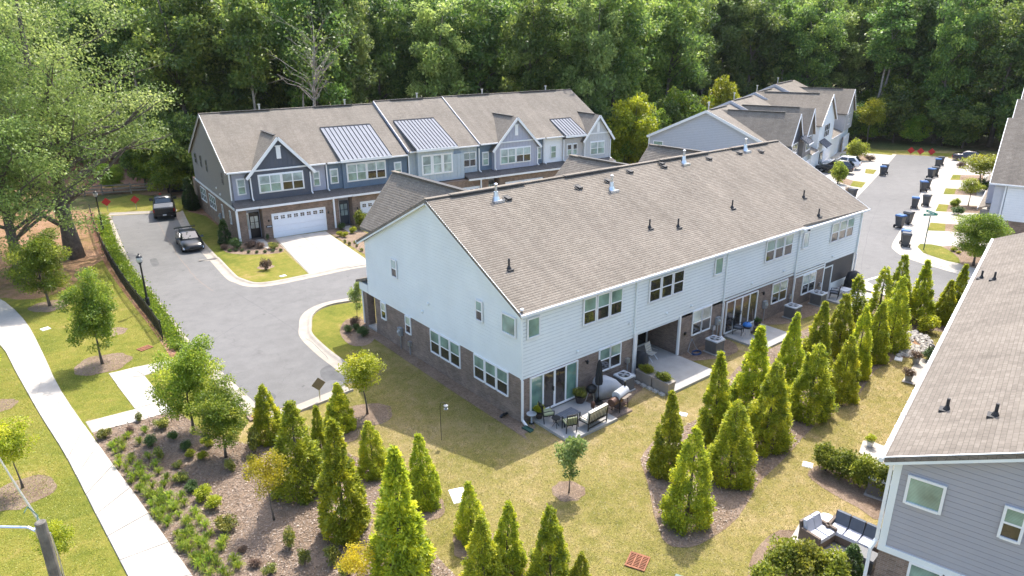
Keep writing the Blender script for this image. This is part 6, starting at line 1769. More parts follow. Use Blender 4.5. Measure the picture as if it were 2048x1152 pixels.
def car(label, cat, loc, rot, L, Wd, prof, cabin, wheels, paint, name='parked_car', wing=False, kind='car', rim='rim'):
    """prof: (x, z top, width factor, z bottom); x=0 tail .. L nose.  cabin: tail base, tail top, nose top, nose base, roof z, belt z"""
    t = thing(name, label, cat, loc, rot)
    hw = Wd/2
    st = []
    for x, zt, wf, zb in prof:
        w = hw*wf; zm = zb+(zt-zb)*.55
        st.append((x-L/2, [(0,zb),(w*.86,zb),(w*.97,zb+.10),(w,zm),(w*.965,zt-.10),(w*.86,zt-.015),(w*.45,zt+.012),(0,zt+.018)]))
    m = MB(); loft(m, st); body = m.build('body', MAT[paint], t, True)
    xb0, xt0, xt1, xb1, zr, zbelt = cabin
    wb, wt = hw*.90, hw*.70
    def fr(i): return i-L/2
    m = MB()
    loft(m, [(fr(xb0), [(0,zbelt-.10),(wb*.97,zbelt-.10),(wb*.95,zbelt),(wb*.6,zbelt+.02),(0,zbelt+.03)]),
             (fr(xt0), [(0,zbelt-.10),(wb,zbelt-.10),(wb*.99,zbelt+.02),(wt,zr-.03),(0,zr)]),
             (fr((xt0+xt1)/2), [(0,zbelt-.10),(wb,zbelt-.10),(wb*.99,zbelt+.02),(wt*1.02,zr),(0,zr+.035)]),
             (fr(xt1), [(0,zbelt-.10),(wb,zbelt-.10),(wb*.99,zbelt+.02),(wt,zr-.03),(0,zr)]),
             (fr(xb1), [(0,zbelt-.10),(wb*.97,zbelt-.10),(wb*.95,zbelt-.02),(wb*.6,zbelt+.0),(0,zbelt+.01)])])
    m.build('cabin', MAT[paint], t, True)
    def quad(nm, pts, mt, off):
        P = [Vector(p) for p in pts]; n = (P[1]-P[0]).cross(P[2]-P[0]).normalized()
        if n.dot(Vector(off)) < 0: P = P[::-1]; n = -n
        c = sum(P, Vector())/len(P); P = [c+(p-c)*.94 for p in P]
        mm = MB(); mm.hexa([p-n*.004 for p in P], [p+n*.022 for p in P]); return mm.build(nm, MAT[mt], t)
    e = .02
    quad('windscreen', [(fr(xb1),-wb*.80,zbelt+e),(fr(xb1),wb*.80,zbelt+e),(fr(xt1),wt*.92,zr),(fr(xt1),-wt*.92,zr)], 'glass_car', (1,0,.5))
    quad('rear_window', [(fr(xb0),-wb*.80,zbelt+.05),(fr(xb0),wb*.80,zbelt+.05),(fr(xt0),wt*.92,zr),(fr(xt0),-wt*.92,zr)], 'glass_car', (-1,0,.5))
    for s in (-1, 1):
        xm = (xt0+xt1)/2
        for a0, a1, c1, c0 in ((xb0+(xt0-xb0)*.55, xm-.04, xm-.04, xt0+.10), (xm+.04, xb1-(xb1-xt1)*.35, xt1-.08, xm+.04)):
            quad('side_window', [(fr(a0),s*wb*1.0,zbelt+.04),(fr(a1),s*wb*1.0,zbelt+.04),(fr(c1),s*(wt+.035),zr-.07),(fr(c0),s*(wt+.035),zr-.07)], 'glass_car', (0,s,.3))
        mm = MB(); mm.hexa([(fr(xb1)-.45,s*hw*.93,zbelt-.02),(fr(xb1)-.22,s*hw*.93,zbelt-.02),(fr(xb1)-.22,s*(hw+.17),zbelt+.0),(fr(xb1)-.45,s*(hw+.17),zbelt+.0)][::s], [(fr(xb1)-.45,s*hw*.93,zbelt+.13),(fr(xb1)-.26,s*hw*.93,zbelt+.13),(fr(xb1)-.26,s*(hw+.17),zbelt+.15),(fr(xb1)-.45,s*(hw+.17),zbelt+.15)][::s])
        mm.build('mirror', MAT[paint], t)
        zt0, zt1 = prof[0][1], prof[-1][1]
        m = MB(); m.box(-L/2-.015,s*hw*.55,zt0-.30,-L/2+.12,s*hw*.90,zt0-.10); m.build('tail_light', MAT['lamp_red'], t)
        m = MB(); m.hexa([(L/2-.20,s*hw*.48,zt1-.16),(L/2-.03,s*hw*.48,zt1-.16),(L/2-.12,s*hw*.88,zt1-.15),(L/2-.34,s*hw*.92,zt1-.15)][::s], [(L/2-.26,s*hw*.48,zt1+.0),(L/2-.08,s*hw*.48,zt1+.0),(L/2-.17,s*hw*.86,zt1+.02),(L/2-.42,s*hw*.90,zt1+.03)][::s]); m.build('headlight', MAT['lamp_clear'], t)
        m = MB()
        for q in (xm-.02, xb1-.5): m.box(fr(q)-.012,s*hw*.985,.36,fr(q)+.002,s*hw*1.004,zbelt-.1)
        m.box(fr(xm)-.25,s*hw*.98,zbelt-.22,fr(xm)-.05,s*hw*1.02,zbelt-.18); m.build('door_line', MAT['black_metal'], t)
    r = wheels[2]
    for x in wheels[:2]:
        for s in (-1, 1): wheel(t, fr(x), s*(hw-.11), r, .22, rim)
    m = MB(); m.box(-L/2-.03,-.26,.62,-L/2+.03,.26,.75); m.build('number_plate', MAT['plate'], t)
    m = MB(); m.box(L/2-.10,-hw*.42,.36,L/2+.012,hw*.42,.56); m.build('grille', MAT['black_metal'], t)
    if wing:
        m = MB(); m.box(-L/2-.02,-hw*.92,1.28,-L/2+.32,hw*.92,1.315)
        w = m.build('rear_wing', MAT['car_black'], t)
        for s in (-1, 1):
            MB().bar((-L/2+.22,s*hw*.5,.95), (-L/2+.12,s*hw*.5,1.29), .04, .10).build('wing_strut', MAT['black_metal'], w)
            MB().box(-L/2-.06,s*hw*.93-.01,1.18,-L/2+.36,s*hw*.93+.01,1.36).build('end_plate', MAT['black_metal'], w)
    return t
A_, B_ = at(391,511), at(355,476)
A_, B_ = at(388,506), at(352,470)
rot = math.atan2(A_.y-B_.y, A_.x-B_.x); c = (A_+B_)/2
COUPE = [(0,.86,.80,.42),(.15,.97,.92,.30),(.75,1.02,1.0,.20),(1.6,.98,1.0,.16),(2.9,.97,.985,.16),(3.6,.93,.99,.17),(4.35,.80,.95,.18),(4.72,.66,.82,.22),(4.85,.52,.70,.28)]
car('black sports coupe with a tall rear wing facing the camera on the lane','car',Vector((-3.52,42.4,0)),math.radians(-97),4.85,1.86,COUPE,(.62,1.55,2.65,3.55,1.42,.97),(.95,3.85,.34),'car_black',wing=True,rim='rim_dark')
def pickup():
    L, Wd = 5.9, 2.06; hw = Wd/2
    p0, p1 = at(331,443), at(320,425)
    h = math.radians(77)
    t = thing('pickup_truck', 'black pickup truck with silver bed cover parked at the dead end', 'pickup truck', Vector((-2.05,57.0,0)), h)
    st = []
    for x, zt, wf, zb in [(0,1.22,.95,.52),(.08,1.28,.985,.45),(1.0,1.30,1.0,.42),(2.1,1.30,1.0,.40),(3.9,1.28,1.0,.40),(4.9,1.22,.99,.40),(5.6,1.12,.95,.42),(5.9,.95,.86,.50)]:
        w = hw*wf; st.append((x-L/2, [(0,zb),(w*.9,zb),(w*.985,zb+.1),(w,zb+.42),(w*.985,zt-.08),(w*.93,zt-.01),(w*.5,zt),(0,zt+.01)]))
    m = MB(); loft(m, st); m.build('body', MAT['car_black'], t, True)
    m = MB()
    wb, wt = hw*.94, hw*.74
    loft(m, [(-.72,[(0,1.1),(wb,1.1),(wb,1.32),(wb*.7,1.33),(0,1.33)]),(-.55,[(0,1.1),(wb,1.1),(wb,1.32),(wt,1.88),(0,1.92)]),(.6,[(0,1.1),(wb,1.1),(wb,1.32),(wt*1.03,1.92),(0,1.965)]),(1.2,[(0,1.1),(wb,1.1),(wb,1.32),(wt,1.86),(0,1.9)]),(2.05,[(0,1.1),(wb,1.1),(wb,1.27),(wb*.7,1.27),(0,1.28)])])
    m.build('cab', MAT['car_black'], t, True)
    def q(nm, pts, off, mt='glass_car', s=.93):
        P = [Vector(p) for p in pts]; n = (P[1]-P[0]).cross(P[2]-P[0]).normalized()
        if n.dot(Vector(off)) < 0: P = P[::-1]; n = -n
        c = sum(P, Vector())/4; P = [c+(p-c)*s for p in P]
        mm = MB(); mm.hexa([p-n*.004 for p in P], [p+n*.02 for p in P]); return mm.build(nm, MAT[mt], t)
    q('rear_window', [(-.70,-wb*.86,1.36),(-.70,wb*.86,1.36),(-.565,wt*.93,1.84),(-.565,-wt*.93,1.84)], (-1,0,0))
    q('windscreen', [(2.0,-wb*.84,1.30),(2.0,wb*.84,1.30),(1.24,wt*.93,1.84),(1.24,-wt*.93,1.84)], (1,0,.5))
    for s in (-1, 1):
        q('side_window', [(-.45,s*wb,1.36),(.36,s*wb,1.36),(.36,s*(wt+.02),1.82),(-.40,s*(wt+.02),1.82)], (0,s,.2)); q('side_window', [(.46,s*wb,1.36),(1.62,s*wb,1.36),(1.12,s*(wt+.02),1.80),(.46,s*(wt+.02),1.82)], (0,s,.2))
        m = MB(); m.box(1.28,s*hw*.96,1.30,1.46,s*(hw+.30),1.58) if s > 0 else m.box(1.28,-(hw+.30),1.30,1.46,-hw*.96,1.58); m.build('mirror', MAT['black_metal'], t)
        m = MB(); m.box(-L/2-.02,s*hw*.86,.88,-L/2+.10,s*hw*.985,1.18); m.build('tail_light', MAT['lamp_red'], t)
        m = MB(); m.box(-1.55,s*hw*.96,.36,1.7,s*(hw+.06),.44); m.build('running_board', MAT['black_metal'], t)
        for x in (-L/2+1.25, L/2-1.05): wheel(t, x, s*(hw-.12), .41, .28, 'rim_dark')
    tn = MB().box(-L/2+.10,-hw*.86,1.29,-.78,hw*.86,1.36).build('bed_cover', MAT['tonneau'], t)
    for i in range(3): MB().box(-L/2+.5+i*.5,-hw*.85,1.361,-L/2+.52+i*.5,hw*.85,1.372).build('fold_seam', MAT['black_metal'], tn)
    m = MB(); m.box(-L/2-.04,-hw*.76,.74,-L/2+.02,hw*.76,1.20); tg = m.build('tailgate', MAT['car_black'], t)
    MB().box(-L/2-.06,-.16,1.06,-L/2-.035,.16,1.13).build('handle', MAT['black_metal'], tg)
    m = MB(); m.box(-L/2-.20,-hw*.95,.50,-L/2+.02,hw*.95,.70); bp = m.build('rear_bumper', MAT['car_black'], t)
    MB().box(-L/2-.225,-.17,.54,-L/2-.19,.17,.68).build('number_plate', MAT['plate'], bp)
    MB().lathe([(.05,0),(.05,.14)], 10).build('exhaust_tip', MAT['zinc'], t, loc=(-L/2-.16,-hw*.62,.46), rot=(0,math.pi/2,0))
    MB().box(-.58,-.35,1.93,-.50,.35,1.965).build('brake_light', MAT['lamp_clear'], t)
pickup()
SUV = [(0,1.02,.86,.55),(.10,1.12,.95,.42),(.9,1.16,1.0,.34),(2.3,1.15,1.0,.30),(3.4,1.12,.99,.30),(4.1,1.05,.97,.32),(4.6,.92,.90,.36),(4.75,.74,.8,.45)]
rs_ = math.radians(18+90)
car('white sport utility vehicle nosed up to the pale row garage','car',at(1714,343)+Vector((.8,2.6,0)),rs_,4.75,1.92,SUV,(.10,.72,2.5,3.35,1.74,1.12),(.95,3.85,.37),'car_white')
car('dark grey sport utility vehicle beside the white one','car',at(1696,351)+Vector((.6,2.2,0)),rs_,4.75,1.92,SUV,(.10,.72,2.5,3.35,1.74,1.12),(.95,3.85,.37),'car_grey')
SED = [(0,.86,.82,.42),(.14,.98,.93,.30),(.9,1.04,1.0,.22),(2.0,.98,1.0,.2),(3.3,.96,.99,.2),(4.2,.84,.95,.22),(4.75,.70,.86,.26),(4.9,.56,.74,.32)]
car('dark plum sedan parked on the last driveway at the far right','car',at(1946,325)+Vector((1.0,.6,0)),math.radians(15-90),4.9,1.86,SED,(.7,1.55,2.85,3.75,1.45,.98),(1.0,3.9,.34),'car_dark')
m = None

# ------------------------------------------------------------------ wheelie bins
def make_bin(label, lid, loc, rot):
    t = thing('wheelie_bin', label, 'bin', loc, rot, 'wheelie bins set out along the right street')
    s = 1.06
    m = MB(); m.hexa([(-.24,-.26,.10),(.24,-.26,.10),(.24,.22,.10),(-.24,.22,.10)], [(-.33,-.36,1.02),(.33,-.36,1.02),(.33,.34,1.02),(-.33,.34,1.02)]); m.box(-.35,-.38,1.0,.35,.36,1.06); m.build('body', MAT['bin'], t)
    m = MB(); m.hexa([(-.37,-.42,1.062),(.37,-.42,1.062),(.37,.40,1.062),(-.37,.40,1.062)], [(-.33,-.36,1.16),(.33,-.36,1.16),(.33,.34,1.18),(-.33,.34,1.18)]); m.build('lid', MAT[lid], t)
    MB().bar((-.30,.44,1.05),(.30,.44,1.05),.045).build('handle', MAT['bin'], t)
    for x in (-.30, .30): MB().lathe([(.14,-.04),(.15,0),(.14,.04)], 12).build('wheel', MAT['tyre'], t, loc=(x,.30,.15), rot=(0,math.pi/2,0))
    MB().box(-.10,-.345,.55,.10,-.325,.72).build('label_plate', MAT['bin_lid_grey'], t)
    t.scale = (s, s, s*1.02)
    return t
bl, gr = 'bin_lid_blue', 'bin_lid_grey'
for x, y, lid, lab in ((1764,351,bl,'blue lidded bin at the left kerb, front of its pair'),(1768,347,gr,'dark lidded bin half behind the blue one at the left kerb'),
    (1874,335,bl,'blue lidded bin farthest up the right kerb'),(1880,331,gr,'dark lidded bin behind the farthest blue one'),(1861,356,bl,'blue lidded bin second pair from the far end'),(1868.5,353,gr,'dark lidded bin in the second pair from the far end'),
    (1845,383,bl,'blue lidded bin in the third pair from the far end'),(1853,378,gr,'dark lidded bin in the third pair from the far end'),(1828,417,bl,'blue lidded bin standing alone in the gutter'),(1851,412,gr,'dark bin standing alone on the driveway apron'),
    (1798,455,bl,'blue lidded bin with its wheels toward the road, fifth pair'),(1814,448,gr,'dark lidded bin up the kerb in the fifth pair'),(1810,493,gr,'dark lidded bin nearest to the street corner'),(1808,487,bl,'blue lidded bin just behind the nearest dark one'),(1703,399,gr,'bin showing only its lid past the white row roof edge')):
    make_bin(lab, lid, at(x, y), math.radians(random.uniform(80, 130)))

# ------------------------------------------------------------------ ground fittings
def rect(px, py, w, l, rot, name, mat, label, cat, h=.03, bars=0):
    t = thing(name, label, cat, at(px, py), rot)
    MB().box(-w/2,-l/2,0.0,w/2,l/2,.012).build('frame', MAT['dark_trim'] if bars else MAT[mat], t)
    if bars:
        m = MB()
        for x in (-w/2,w/2-.05): m.box(x,-l/2,.012,x+.05,l/2,.05)
        for k in range(4): y = -l/2+k*(l-.05)/3; m.box(-w/2+.05,y,.012,w/2-.05,y+.05,.05)
        m.build('rim', MAT[mat], t)
        for c in range(3):
            for i in range(bars):
                x = -w/2+.07+i*(w-.14)/(bars-1); y0 = -l/2+.06+c*(l-.05)/3
                MB().box(x-.02,y0,.012,x+.02,y0+(l-.05)/3-.07,.046).build('bar', MAT[mat], t)
    else: MB().box(-w/2+.03,-l/2+.03,.012,w/2-.03,l/2-.03,.04).build('lid', MAT[mat], t)
rect(1275,1124,.78,.72,math.radians(25),'drain_grate','rust','rusty square drain grate in the near lawn','drain',bars=9)
rect(290,697,.55,.75,math.radians(110),'drain_grate','rust','reddish drain grate in the lawn by the black fence','drain',bars=7)
rect(917,991,.62,.95,math.radians(-20),'access_cover','white','white rectangular access cover in the back lawn','cover')
rect(1657,929,.55,.55,.3,'access_cover','white','small white cover at the left end of the hedge','cover') if False else rect(1615,930,.42,.42,.4,'access_cover','white','small white cover in the lawn by the hedge bushes','cover')
rect(1366,829,.35,.40,.5,'access_cover','white','small white cover in the lawn left of the slender evergreens','cover')
rect(91,658,.5,.5,.2,'access_cover','white','small white cover beside the left pavement','cover')
rect(566,552,.5,.35,.1,'access_cover','white','small white cover at the edge of the front lawn','cover')
rect(1797,718,.6,.4,.3,'access_cover','white','pale cover in the grass below the river rock','cover')
c = at(1830,690)
rk = sheet('river_rock_bed', W([(1795,715),(1800,690),(1806,668),(1830,664),(1850,672),(1864,685),(1866,694),(1850,706),(1825,716)]), 0.016, MAT['bare'])
SM = []
for i in range(4):
    rs = np.random.default_rng(i); m = MB(); m.lathe([(.05,-.05),(.11,-.01),(.10,.05),(.04,.085)], 7)
    m.v = [(x*(1+rs.normal(0,.16)), y*(1+rs.normal(0,.16))*.72, z*(1+rs.normal(0,.2))) for x, y, z in m.v]; SM.append(m.mesh('stone', MAT['stone']))
n = 0
RP = [(p.x, p.y) for p in W([(1795,715),(1800,690),(1806,668),(1830,664),(1850,672),(1864,685),(1866,694),(1850,706),(1825,716)])]
ctr = at(1829,688)
while n < 290:
    x = random.uniform(min(p[0] for p in RP), max(p[0] for p in RP)); y = random.uniform(min(p[1] for p in RP), max(p[1] for p in RP))
    if not inside(x, y, RP): continue
    if math.hypot(x-ctr.x, y-ctr.y) < .35: continue
    s = random.uniform(.7, 1.5)
    link('stone', SM[n % 4], rk, (x, y, .03+random.uniform(0,.05)), (random.uniform(-.3,.3), random.uniform(-.3,.3), random.uniform(0,6.28)), scale=s); n += 1
t = thing('yard_fixture', 'dark green utility post cap at the bottom edge', 'utility post', at(1354,1200), .4)
m = MB(); m.box(-.17,-.17,0,.17,.17,.75); m.build('body', MAT['green_plastic'], t)
MB().hexa([(-.20,-.20,.75),(.20,-.20,.75),(.20,.20,.75),(-.20,.20,.75)], [(-.14,-.14,.92),(.14,-.14,.92),(.14,.14,.92),(-.14,.14,.92)]).build('cap', MAT['green_plastic'], t)
MB().box(-.10,-.185,.40,.10,-.172,.58).build('label_plate', MAT['plate'], t)
b = at(883,880)
t = thing('bird_feeder', 'thin shepherd hook with a small bird feeder in the shaded lawn', 'bird feeder', b)
rr = Vector((_r2[0],_r2[1],0)).normalized()
m = MB(); m.tube([(0,0,0),(0,0,1.75),rr*.03+Z3*1.9,rr*.12+Z3*1.98,rr*.22+Z3*1.94,rr*.27+Z3*1.85], [.014]*6, 6); m.build('hook', MAT['black_metal'], t)
m = MB(); m.lathe([(.10,1.62),(.10,1.64),(.06,1.65),(.06,1.78),(.11,1.80),(.02,1.86)], 10, rr*.27); m.build('feeder', MAT['grey_box'], t)
t = thing('splash_block', 'dark green splash block under the corner downspout', 'splash block', (-.14,-.62,0.0), math.radians(8))
m = MB(); m.hexa([(-.13,-.28,0),(.13,-.28,0),(.11,.26,0),(-.11,.26,0)], [(-.13,-.28,.04),(.13,-.28,.04),(.11,.26,.07),(-.11,.26,.07)]); m.build('tray', MAT['green_plastic'], t)
for s in (-1,1): MB().bar((s*.13,-.28,.05),(s*.11,.26,.09),.03,.06).build('lip', MAT['green_plastic'], t)
# drain openings in the lane kerb
for x, y, lab in ((519,832,'brick red kerb inlet at the near end of the lane'),(212,440,'brick red kerb inlet at the far end of the lane')):
    t = thing('kerb_inlet', lab, 'drain', at(x, y)); 
    MB().box(-.55,-.3,0.0,.55,.3,.10).build('frame', MAT['litter_bed'], t); MB().box(-.40,-.2,.10,.40,.12,.115).build('grate', MAT['rust'], t)

# ------------------------------------------------------------------ condensers
def condenser(x, y, label, s=1.0, z=0.05, rot=0, loc=None):
    t = thing('air_conditioner', label, 'air conditioner', loc or (x,y,0), rot)
    MB().box(-.46,-.46,0,.46,.46,.07).build('pad', MAT['patio'], t)
    MB().box(-.38,-.38,.07,.38,.38,.80).build('cabinet', MAT['ac'], t)
    m = MB()
    for i in range(12):
        z_ = .13+i*.053
        m.box(-.393,-.393,z_,.393,.393,z_+.022)
    m.build('louvers', MAT['ac'], t, kind='stuff')
    tp = MB().hexa([(-.42,-.42,.80),(.42,-.42,.80),(.42,.42,.80),(-.42,.42,.80)], [(-.40,-.40,.87),(.40,-.40,.87),(.40,.40,.87),(-.40,.40,.87)]).build('top_panel', MAT['ac_top'], t)
    MB().lathe([(.31,.872),(.31,.876)], 20).build('fan_opening', MAT['black_metal'], tp)
    m = MB()
    for k in range(4): a = k*math.pi/2+.4; m.bar((0,0,.886), (.28*math.cos(a), .28*math.sin(a), .886), .12, .012)
    m.lathe([(.07,.876),(.06,.91)], 10); m.build('fan', MAT['zinc'], tp)
    m = MB()
    for k in range(8): a = k*math.pi/4; m.bar((0,0,.905), (.33*math.cos(a), .33*math.sin(a), .885), .012)
    m.build('fan_guard', MAT['ac_top'], tp)
    t.scale = (s,s,s)
condenser(6.35,-.75,'air conditioner beside the grey covered grill')
condenser(13.9,-.95,'air conditioner beside the coiled blue hose')
condenser(22.3,-.95,'air conditioner third along the rear wall, beyond the blue grill')
condenser(25.9,-.75,'air conditioner fourth along the rear wall by the screened porch')
q = at(1757,988); condenser(0,0,'air conditioner half hidden by the corner of the lower right house',1.0,rot=TD,loc=(q.x,q.y,0))

# ------------------------------------------------------------------ patio furniture
ZP = .14
def table_low():
    t = thing('coffee_table', 'low dark slatted coffee table on the near patio', 'table', (1.72,-1.42,ZP), math.radians(3))
    tp = MB().box(-.55,-.32,.40,.55,.32,.43).build('tabletop', MAT['cushion_grey'], t)
    for i in range(9): MB().box(-.53+i*.12,-.31,.431,-.53+i*.12+.10,.31,.445).build('slat', MAT['cushion_grey'], tp)
    for x in (-.52,.52):
        for y in (-.29,.29): MB().box(x-.025,y-.025,0,x+.025,y+.025,.40).build('leg', MAT['black_metal'], t)
table_low()
def chair(label, loc, rot, cush, back='slats', name='garden_chair'):
    t = thing(name, label, 'chair', loc, rot)
    for x in (-.26,.26):
        MB().bar((x,-.25,0),(x,-.25,.62),.035).build('leg', MAT['black_metal'], t)
        MB().bar((x,.25,0),(x*.98,.34,.98),.035).build('leg', MAT['black_metal'], t)
        MB().tube([(x,-.27,.62),(x*1.08,0,.66),(x,.28,.62)], [.02]*3, 6).build('armrest', MAT['black_metal'], t)
    MB().box(-.27,-.27,.38,.27,.27,.42).build('seat', MAT['black_metal'], t)
    MB().box(-.25,-.26,.421,.25,.24,.50).build('cushion', MAT[cush], t)
    m = MB(); m.bar((-.27,.345,.97),(.27,.345,.97),.045)
    for k in range(7): x = -.24+k*.08; m.bar((x,.27,.45),(x,.345,.96),.016)
    m.build('backrest', MAT['black_metal'], t)
    if back == 'pillow':
        MB().hexa([(-.24,.17,.52),(.24,.17,.52),(.24,.25,.52),(-.24,.25,.52)], [(-.23,.27,.82),(.23,.27,.82),(.23,.33,.82),(-.23,.33,.82)]).build('back_cushion', MAT[cush], t)
chair('dark metal garden chair with sage cushion by the glass doors', (.98,-.75,ZP), math.radians(70), 'cushion_green')
chair('dark metal garden chair with sage cushion, turned back to the lawn', (1.22,-2.05,ZP), math.radians(160), 'cushion_green', 'pillow')
t = thing('folding_table', 'small dark metal side table between the garden chairs', 'table', (.92,-1.45,ZP))
MB().lathe([(.22,.48),(.22,.505)], 14).build('tabletop', MAT['black_metal'], t)
for a in (0,2.1,4.2): MB().bar((.18*math.cos(a),.18*math.sin(a),0),(-.1*math.cos(a),-.1*math.sin(a),.48),.025).build('leg', MAT['black_metal'], t)
def glider():
    t = thing('garden_bench', 'cream cushioned metal glider bench with its back to the lawn', 'bench', (2.45,-2.35,ZP), math.radians(184))
    for s in (-1,1):
        MB().tube([(s*.68,-.30,.0),(s*.68,-.32,.34),(s*.68,-.1,.62),(s*.68,.22,.60)], [.022]*4, 6).build('arm', MAT['black_metal'], t)
        MB().bar((s*.66,.30,.0),(s*.66,.36,.95),.04).build('leg', MAT['black_metal'], t)
    MB().box(-.66,-.28,.34,.66,.30,.38).build('seat', MAT['black_metal'], t)
    m = MB()
    for k in range(12): x = -.6+k*.109; m.bar((x,.30,.3),(x,.37,.9),.02)
    m.bar((-.66,.37,.92),(.66,.37,.92),.04); m.bar((-.66,.29,.12),(.66,.29,.12),.04); m.build('back_frame', MAT['black_metal'], t)
    for s in (-1,1):
        m = MB(); m.box(min(s*.01,s*.63),-.27,.381,max(s*.01,s*.63),.24,.50); m.build('seat_cushion', MAT['cushion_cream'], t)
        x0, x1 = min(s*.01,s*.63), max(s*.01,s*.63)
        m = MB(); m.hexa([(x0,.16,.50),(x1,.16,.50),(x1,.29,.50),(x0,.29,.50)], [(x0,.24,1.0),(x1,.24,1.0),(x1,.40,.98),(x0,.40,.98)]); m.build('back_cushion', MAT['cushion_cream'], t)
glider()
t = thing('lantern_stand', 'small orange lantern on a wire stand behind the glider', 'lantern', (3.05,-1.75,ZP))
MB().lathe([(.09,.42),(.10,.46),(.10,.70),(.03,.76)], 10).build('lantern', MAT['copper'], t)
for a in (0,2.1,4.2): MB().bar((.16*math.cos(a),.16*math.sin(a),0),(.05*math.cos(a),.05*math.sin(a),.42),.02).build('leg', MAT['black_metal'], t)
def pot(label, loc, r, h, kind, potmat='terracotta', s=1.0, lime=True):
    t = thing('potted_plant', label, 'potted plant', loc)
    MB().lathe([(r*.72,0),(r,h*.85),(r*1.06,h*.86),(r*1.06,h),(r*.85,h)], 14).build('pot', MAT[potmat], t)
    o = link('foliage', SH[kind][1], t, (0,0,h*.75)); o.scale = (s,s,s)
pot('lime leaved plant in a dark pot by the corner downspout', (.85,-.32,ZP), .2, .34, 'lime', s=.62)
pot('leafy plant in a wide dark pot at the right end of the glass doors', (3.45,-.45,ZP), .26, .36, 'a', s=.75)
pot('reddish plant in a blue grey pot on the little patio corner', tuple(at(1816,762)), .2, .4, 'plum', 'grey_box', .7)
pot('reddish plant in a blue grey pot at the front of the little patio', tuple(at(1831,727)), .2, .4, 'plum', 'grey_box', .7)
pot('small green plant in a white pot on the patio by the hedge', tuple(at(1739,893)), .15, .28, 'lime', 'white', .5)
pot('dark potted plant on the third patio', (18.55,-.75,.12), .2, .55, 'dark', 'terracotta', .5)
t = thing('bird_bath', 'pale round dish on a stand beside the corner downspout', 'bird bath', (.40,-.28,0))
MB().lathe([(.05,0),(.03,.40),(.06,.46),(.24,.50),(.25,.53),(.20,.52)], 18).build('dish', MAT['ac_top'], t); MB().lathe([(.14,0),(.10,.04)], 12).build('foot', MAT['black_metal'], t)
# kettle grill, umbrella, covered grill, smoker
def kettle(label, loc, lid, rot=0):
    t = thing('kettle_grill', label, 'grill', loc, rot)
    MB().lathe([(.05,.55),(.22,.62),(.27,.74),(.27,.78)], 16).build('bowl', MAT['black_metal'], t)
    MB().lathe([(.28,.78),(.26,.88),(.15,.97),(.02,1.0)], 16).build('lid', MAT[lid], t)
    for a in (0.3,2.4,4.5): MB().bar((.30*math.cos(a),.30*math.sin(a),0),(.14*math.cos(a),.14*math.sin(a),.62),.03).build('leg', MAT['zinc'], t)
    MB().bar((-.08,0,1.02),(.08,0,1.02),.03).build('handle', MAT['black_metal'], t)
kettle('small black kettle grill beside the closed umbrella', (3.95,-.75,.08), 'black_metal')
t = thing('patio_umbrella', 'closed black patio umbrella on a round base by the brick wall', 'umbrella', (4.2,-1.0,.08))
MB().lathe([(.26,0),(.27,.04),(.08,.07),(.05,.30)], 16).build('base', MAT['black_metal'], t)
MB().lathe([(.022,.05),(.022,2.4)], 8).build('pole', MAT['black_metal'], t)
m = MB(); n = 16; rr_ = [(.035,2.38),(.09,2.15),(.13,1.7),(.16,1.25),(.13,1.05),(.05,1.02)]
rings = []
for r, z in rr_: rings.append([m.vert((r*(1+.35*(k%2))*math.cos(k*2*math.pi/n), r*(1+.35*(k%2))*math.sin(k*2*math.pi/n), z)) for k in range(n)])
for a, b in zip(rings, rings[1:]):
    for k in range(n): m.idx([a[k], b[k], b[(k+1)%n], a[(k+1)%n]])
m.build('canopy', MAT['black_soft'], t)
t = thing('covered_grill', 'large offset grill under a pale grey cover against the brick', 'grill', (5.05,-.75,0.03), math.radians(-12))
m = MB(); loft(m, [(-.72,[(0,.12),(.28,.12),(.30,.5),(.22,1.02),(0,1.05)]),(-.5,[(0,.12),(.34,.12),(.35,.6),(.30,1.18),(0,1.24)]),(.1,[(0,.10),(.35,.10),(.36,.6),(.32,1.08),(0,1.14)]),(.55,[(0,.12),(.34,.12),(.35,.45),(.27,.80),(0,.86)]),(.82,[(0,.15),(.30,.15),(.30,.38),(.20,.55),(0,.58)])])
m.build('cover', MAT['tarp'], t, True)
MB().lathe([(.10,1.15),(.11,1.5),(.06,1.58)], 10, (-.55,.02,0)).build('chimney_cover', MAT['tarp'], t, True)
for x in (-.5,.6):
    for s in (-1,1): MB().lathe([(.10,-.025),(.11,0),(.10,.025)], 12).build('wheel', MAT['black_metal'], t, loc=(x,s*.27,.10), rot=(math.pi/2,0,0))
t = thing('barrel_smoker', 'brown barrel smoker with grey lid and side firebox on pavers', 'smoker', (4.62,-2.1,.08), math.radians(12))
m = MB(); m.lathe([(.24,-.44),(.25,-.40),(.25,.40),(.24,.44)], 18); m.build('barrel', MAT['tarp'], t, loc=(0,0,.86), rot=(0,math.pi/2,0))
m = MB(); m.lathe([(.19,-.22),(.20,-.2),(.20,.2),(.19,.22)], 16); m.build('firebox', MAT['brown_metal'], t, loc=(-.66,0,.68), rot=(0,math.pi/2,0))
MB().box(-.42,-.255,.60,.42,.255,.84).build('lower_barrel', MAT['brown_metal'], t)
for x in (-.36,.36):
    for y in (-.2,.2): MB().bar((x*1.1,y*1.1,0),(x,y,.66),.035).build('leg', MAT['black_metal'], t)
MB().box(-.40,-.2,.20,.40,.2,.23).build('shelf', MAT['brown_metal'], t)
MB().box(-.35,-.44,.78,.35,-.27,.81).build('front_shelf', MAT['wood'], t)
MB().lathe([(.05,.95),(.05,1.35)], 10, (.38,.0,0)).build('chimney', MAT['black_metal'], t)
t = thing('covered_grill', 'tall black covered grill at the edge of the recessed patio', 'grill', (8.35,-.15,ZP), .1)
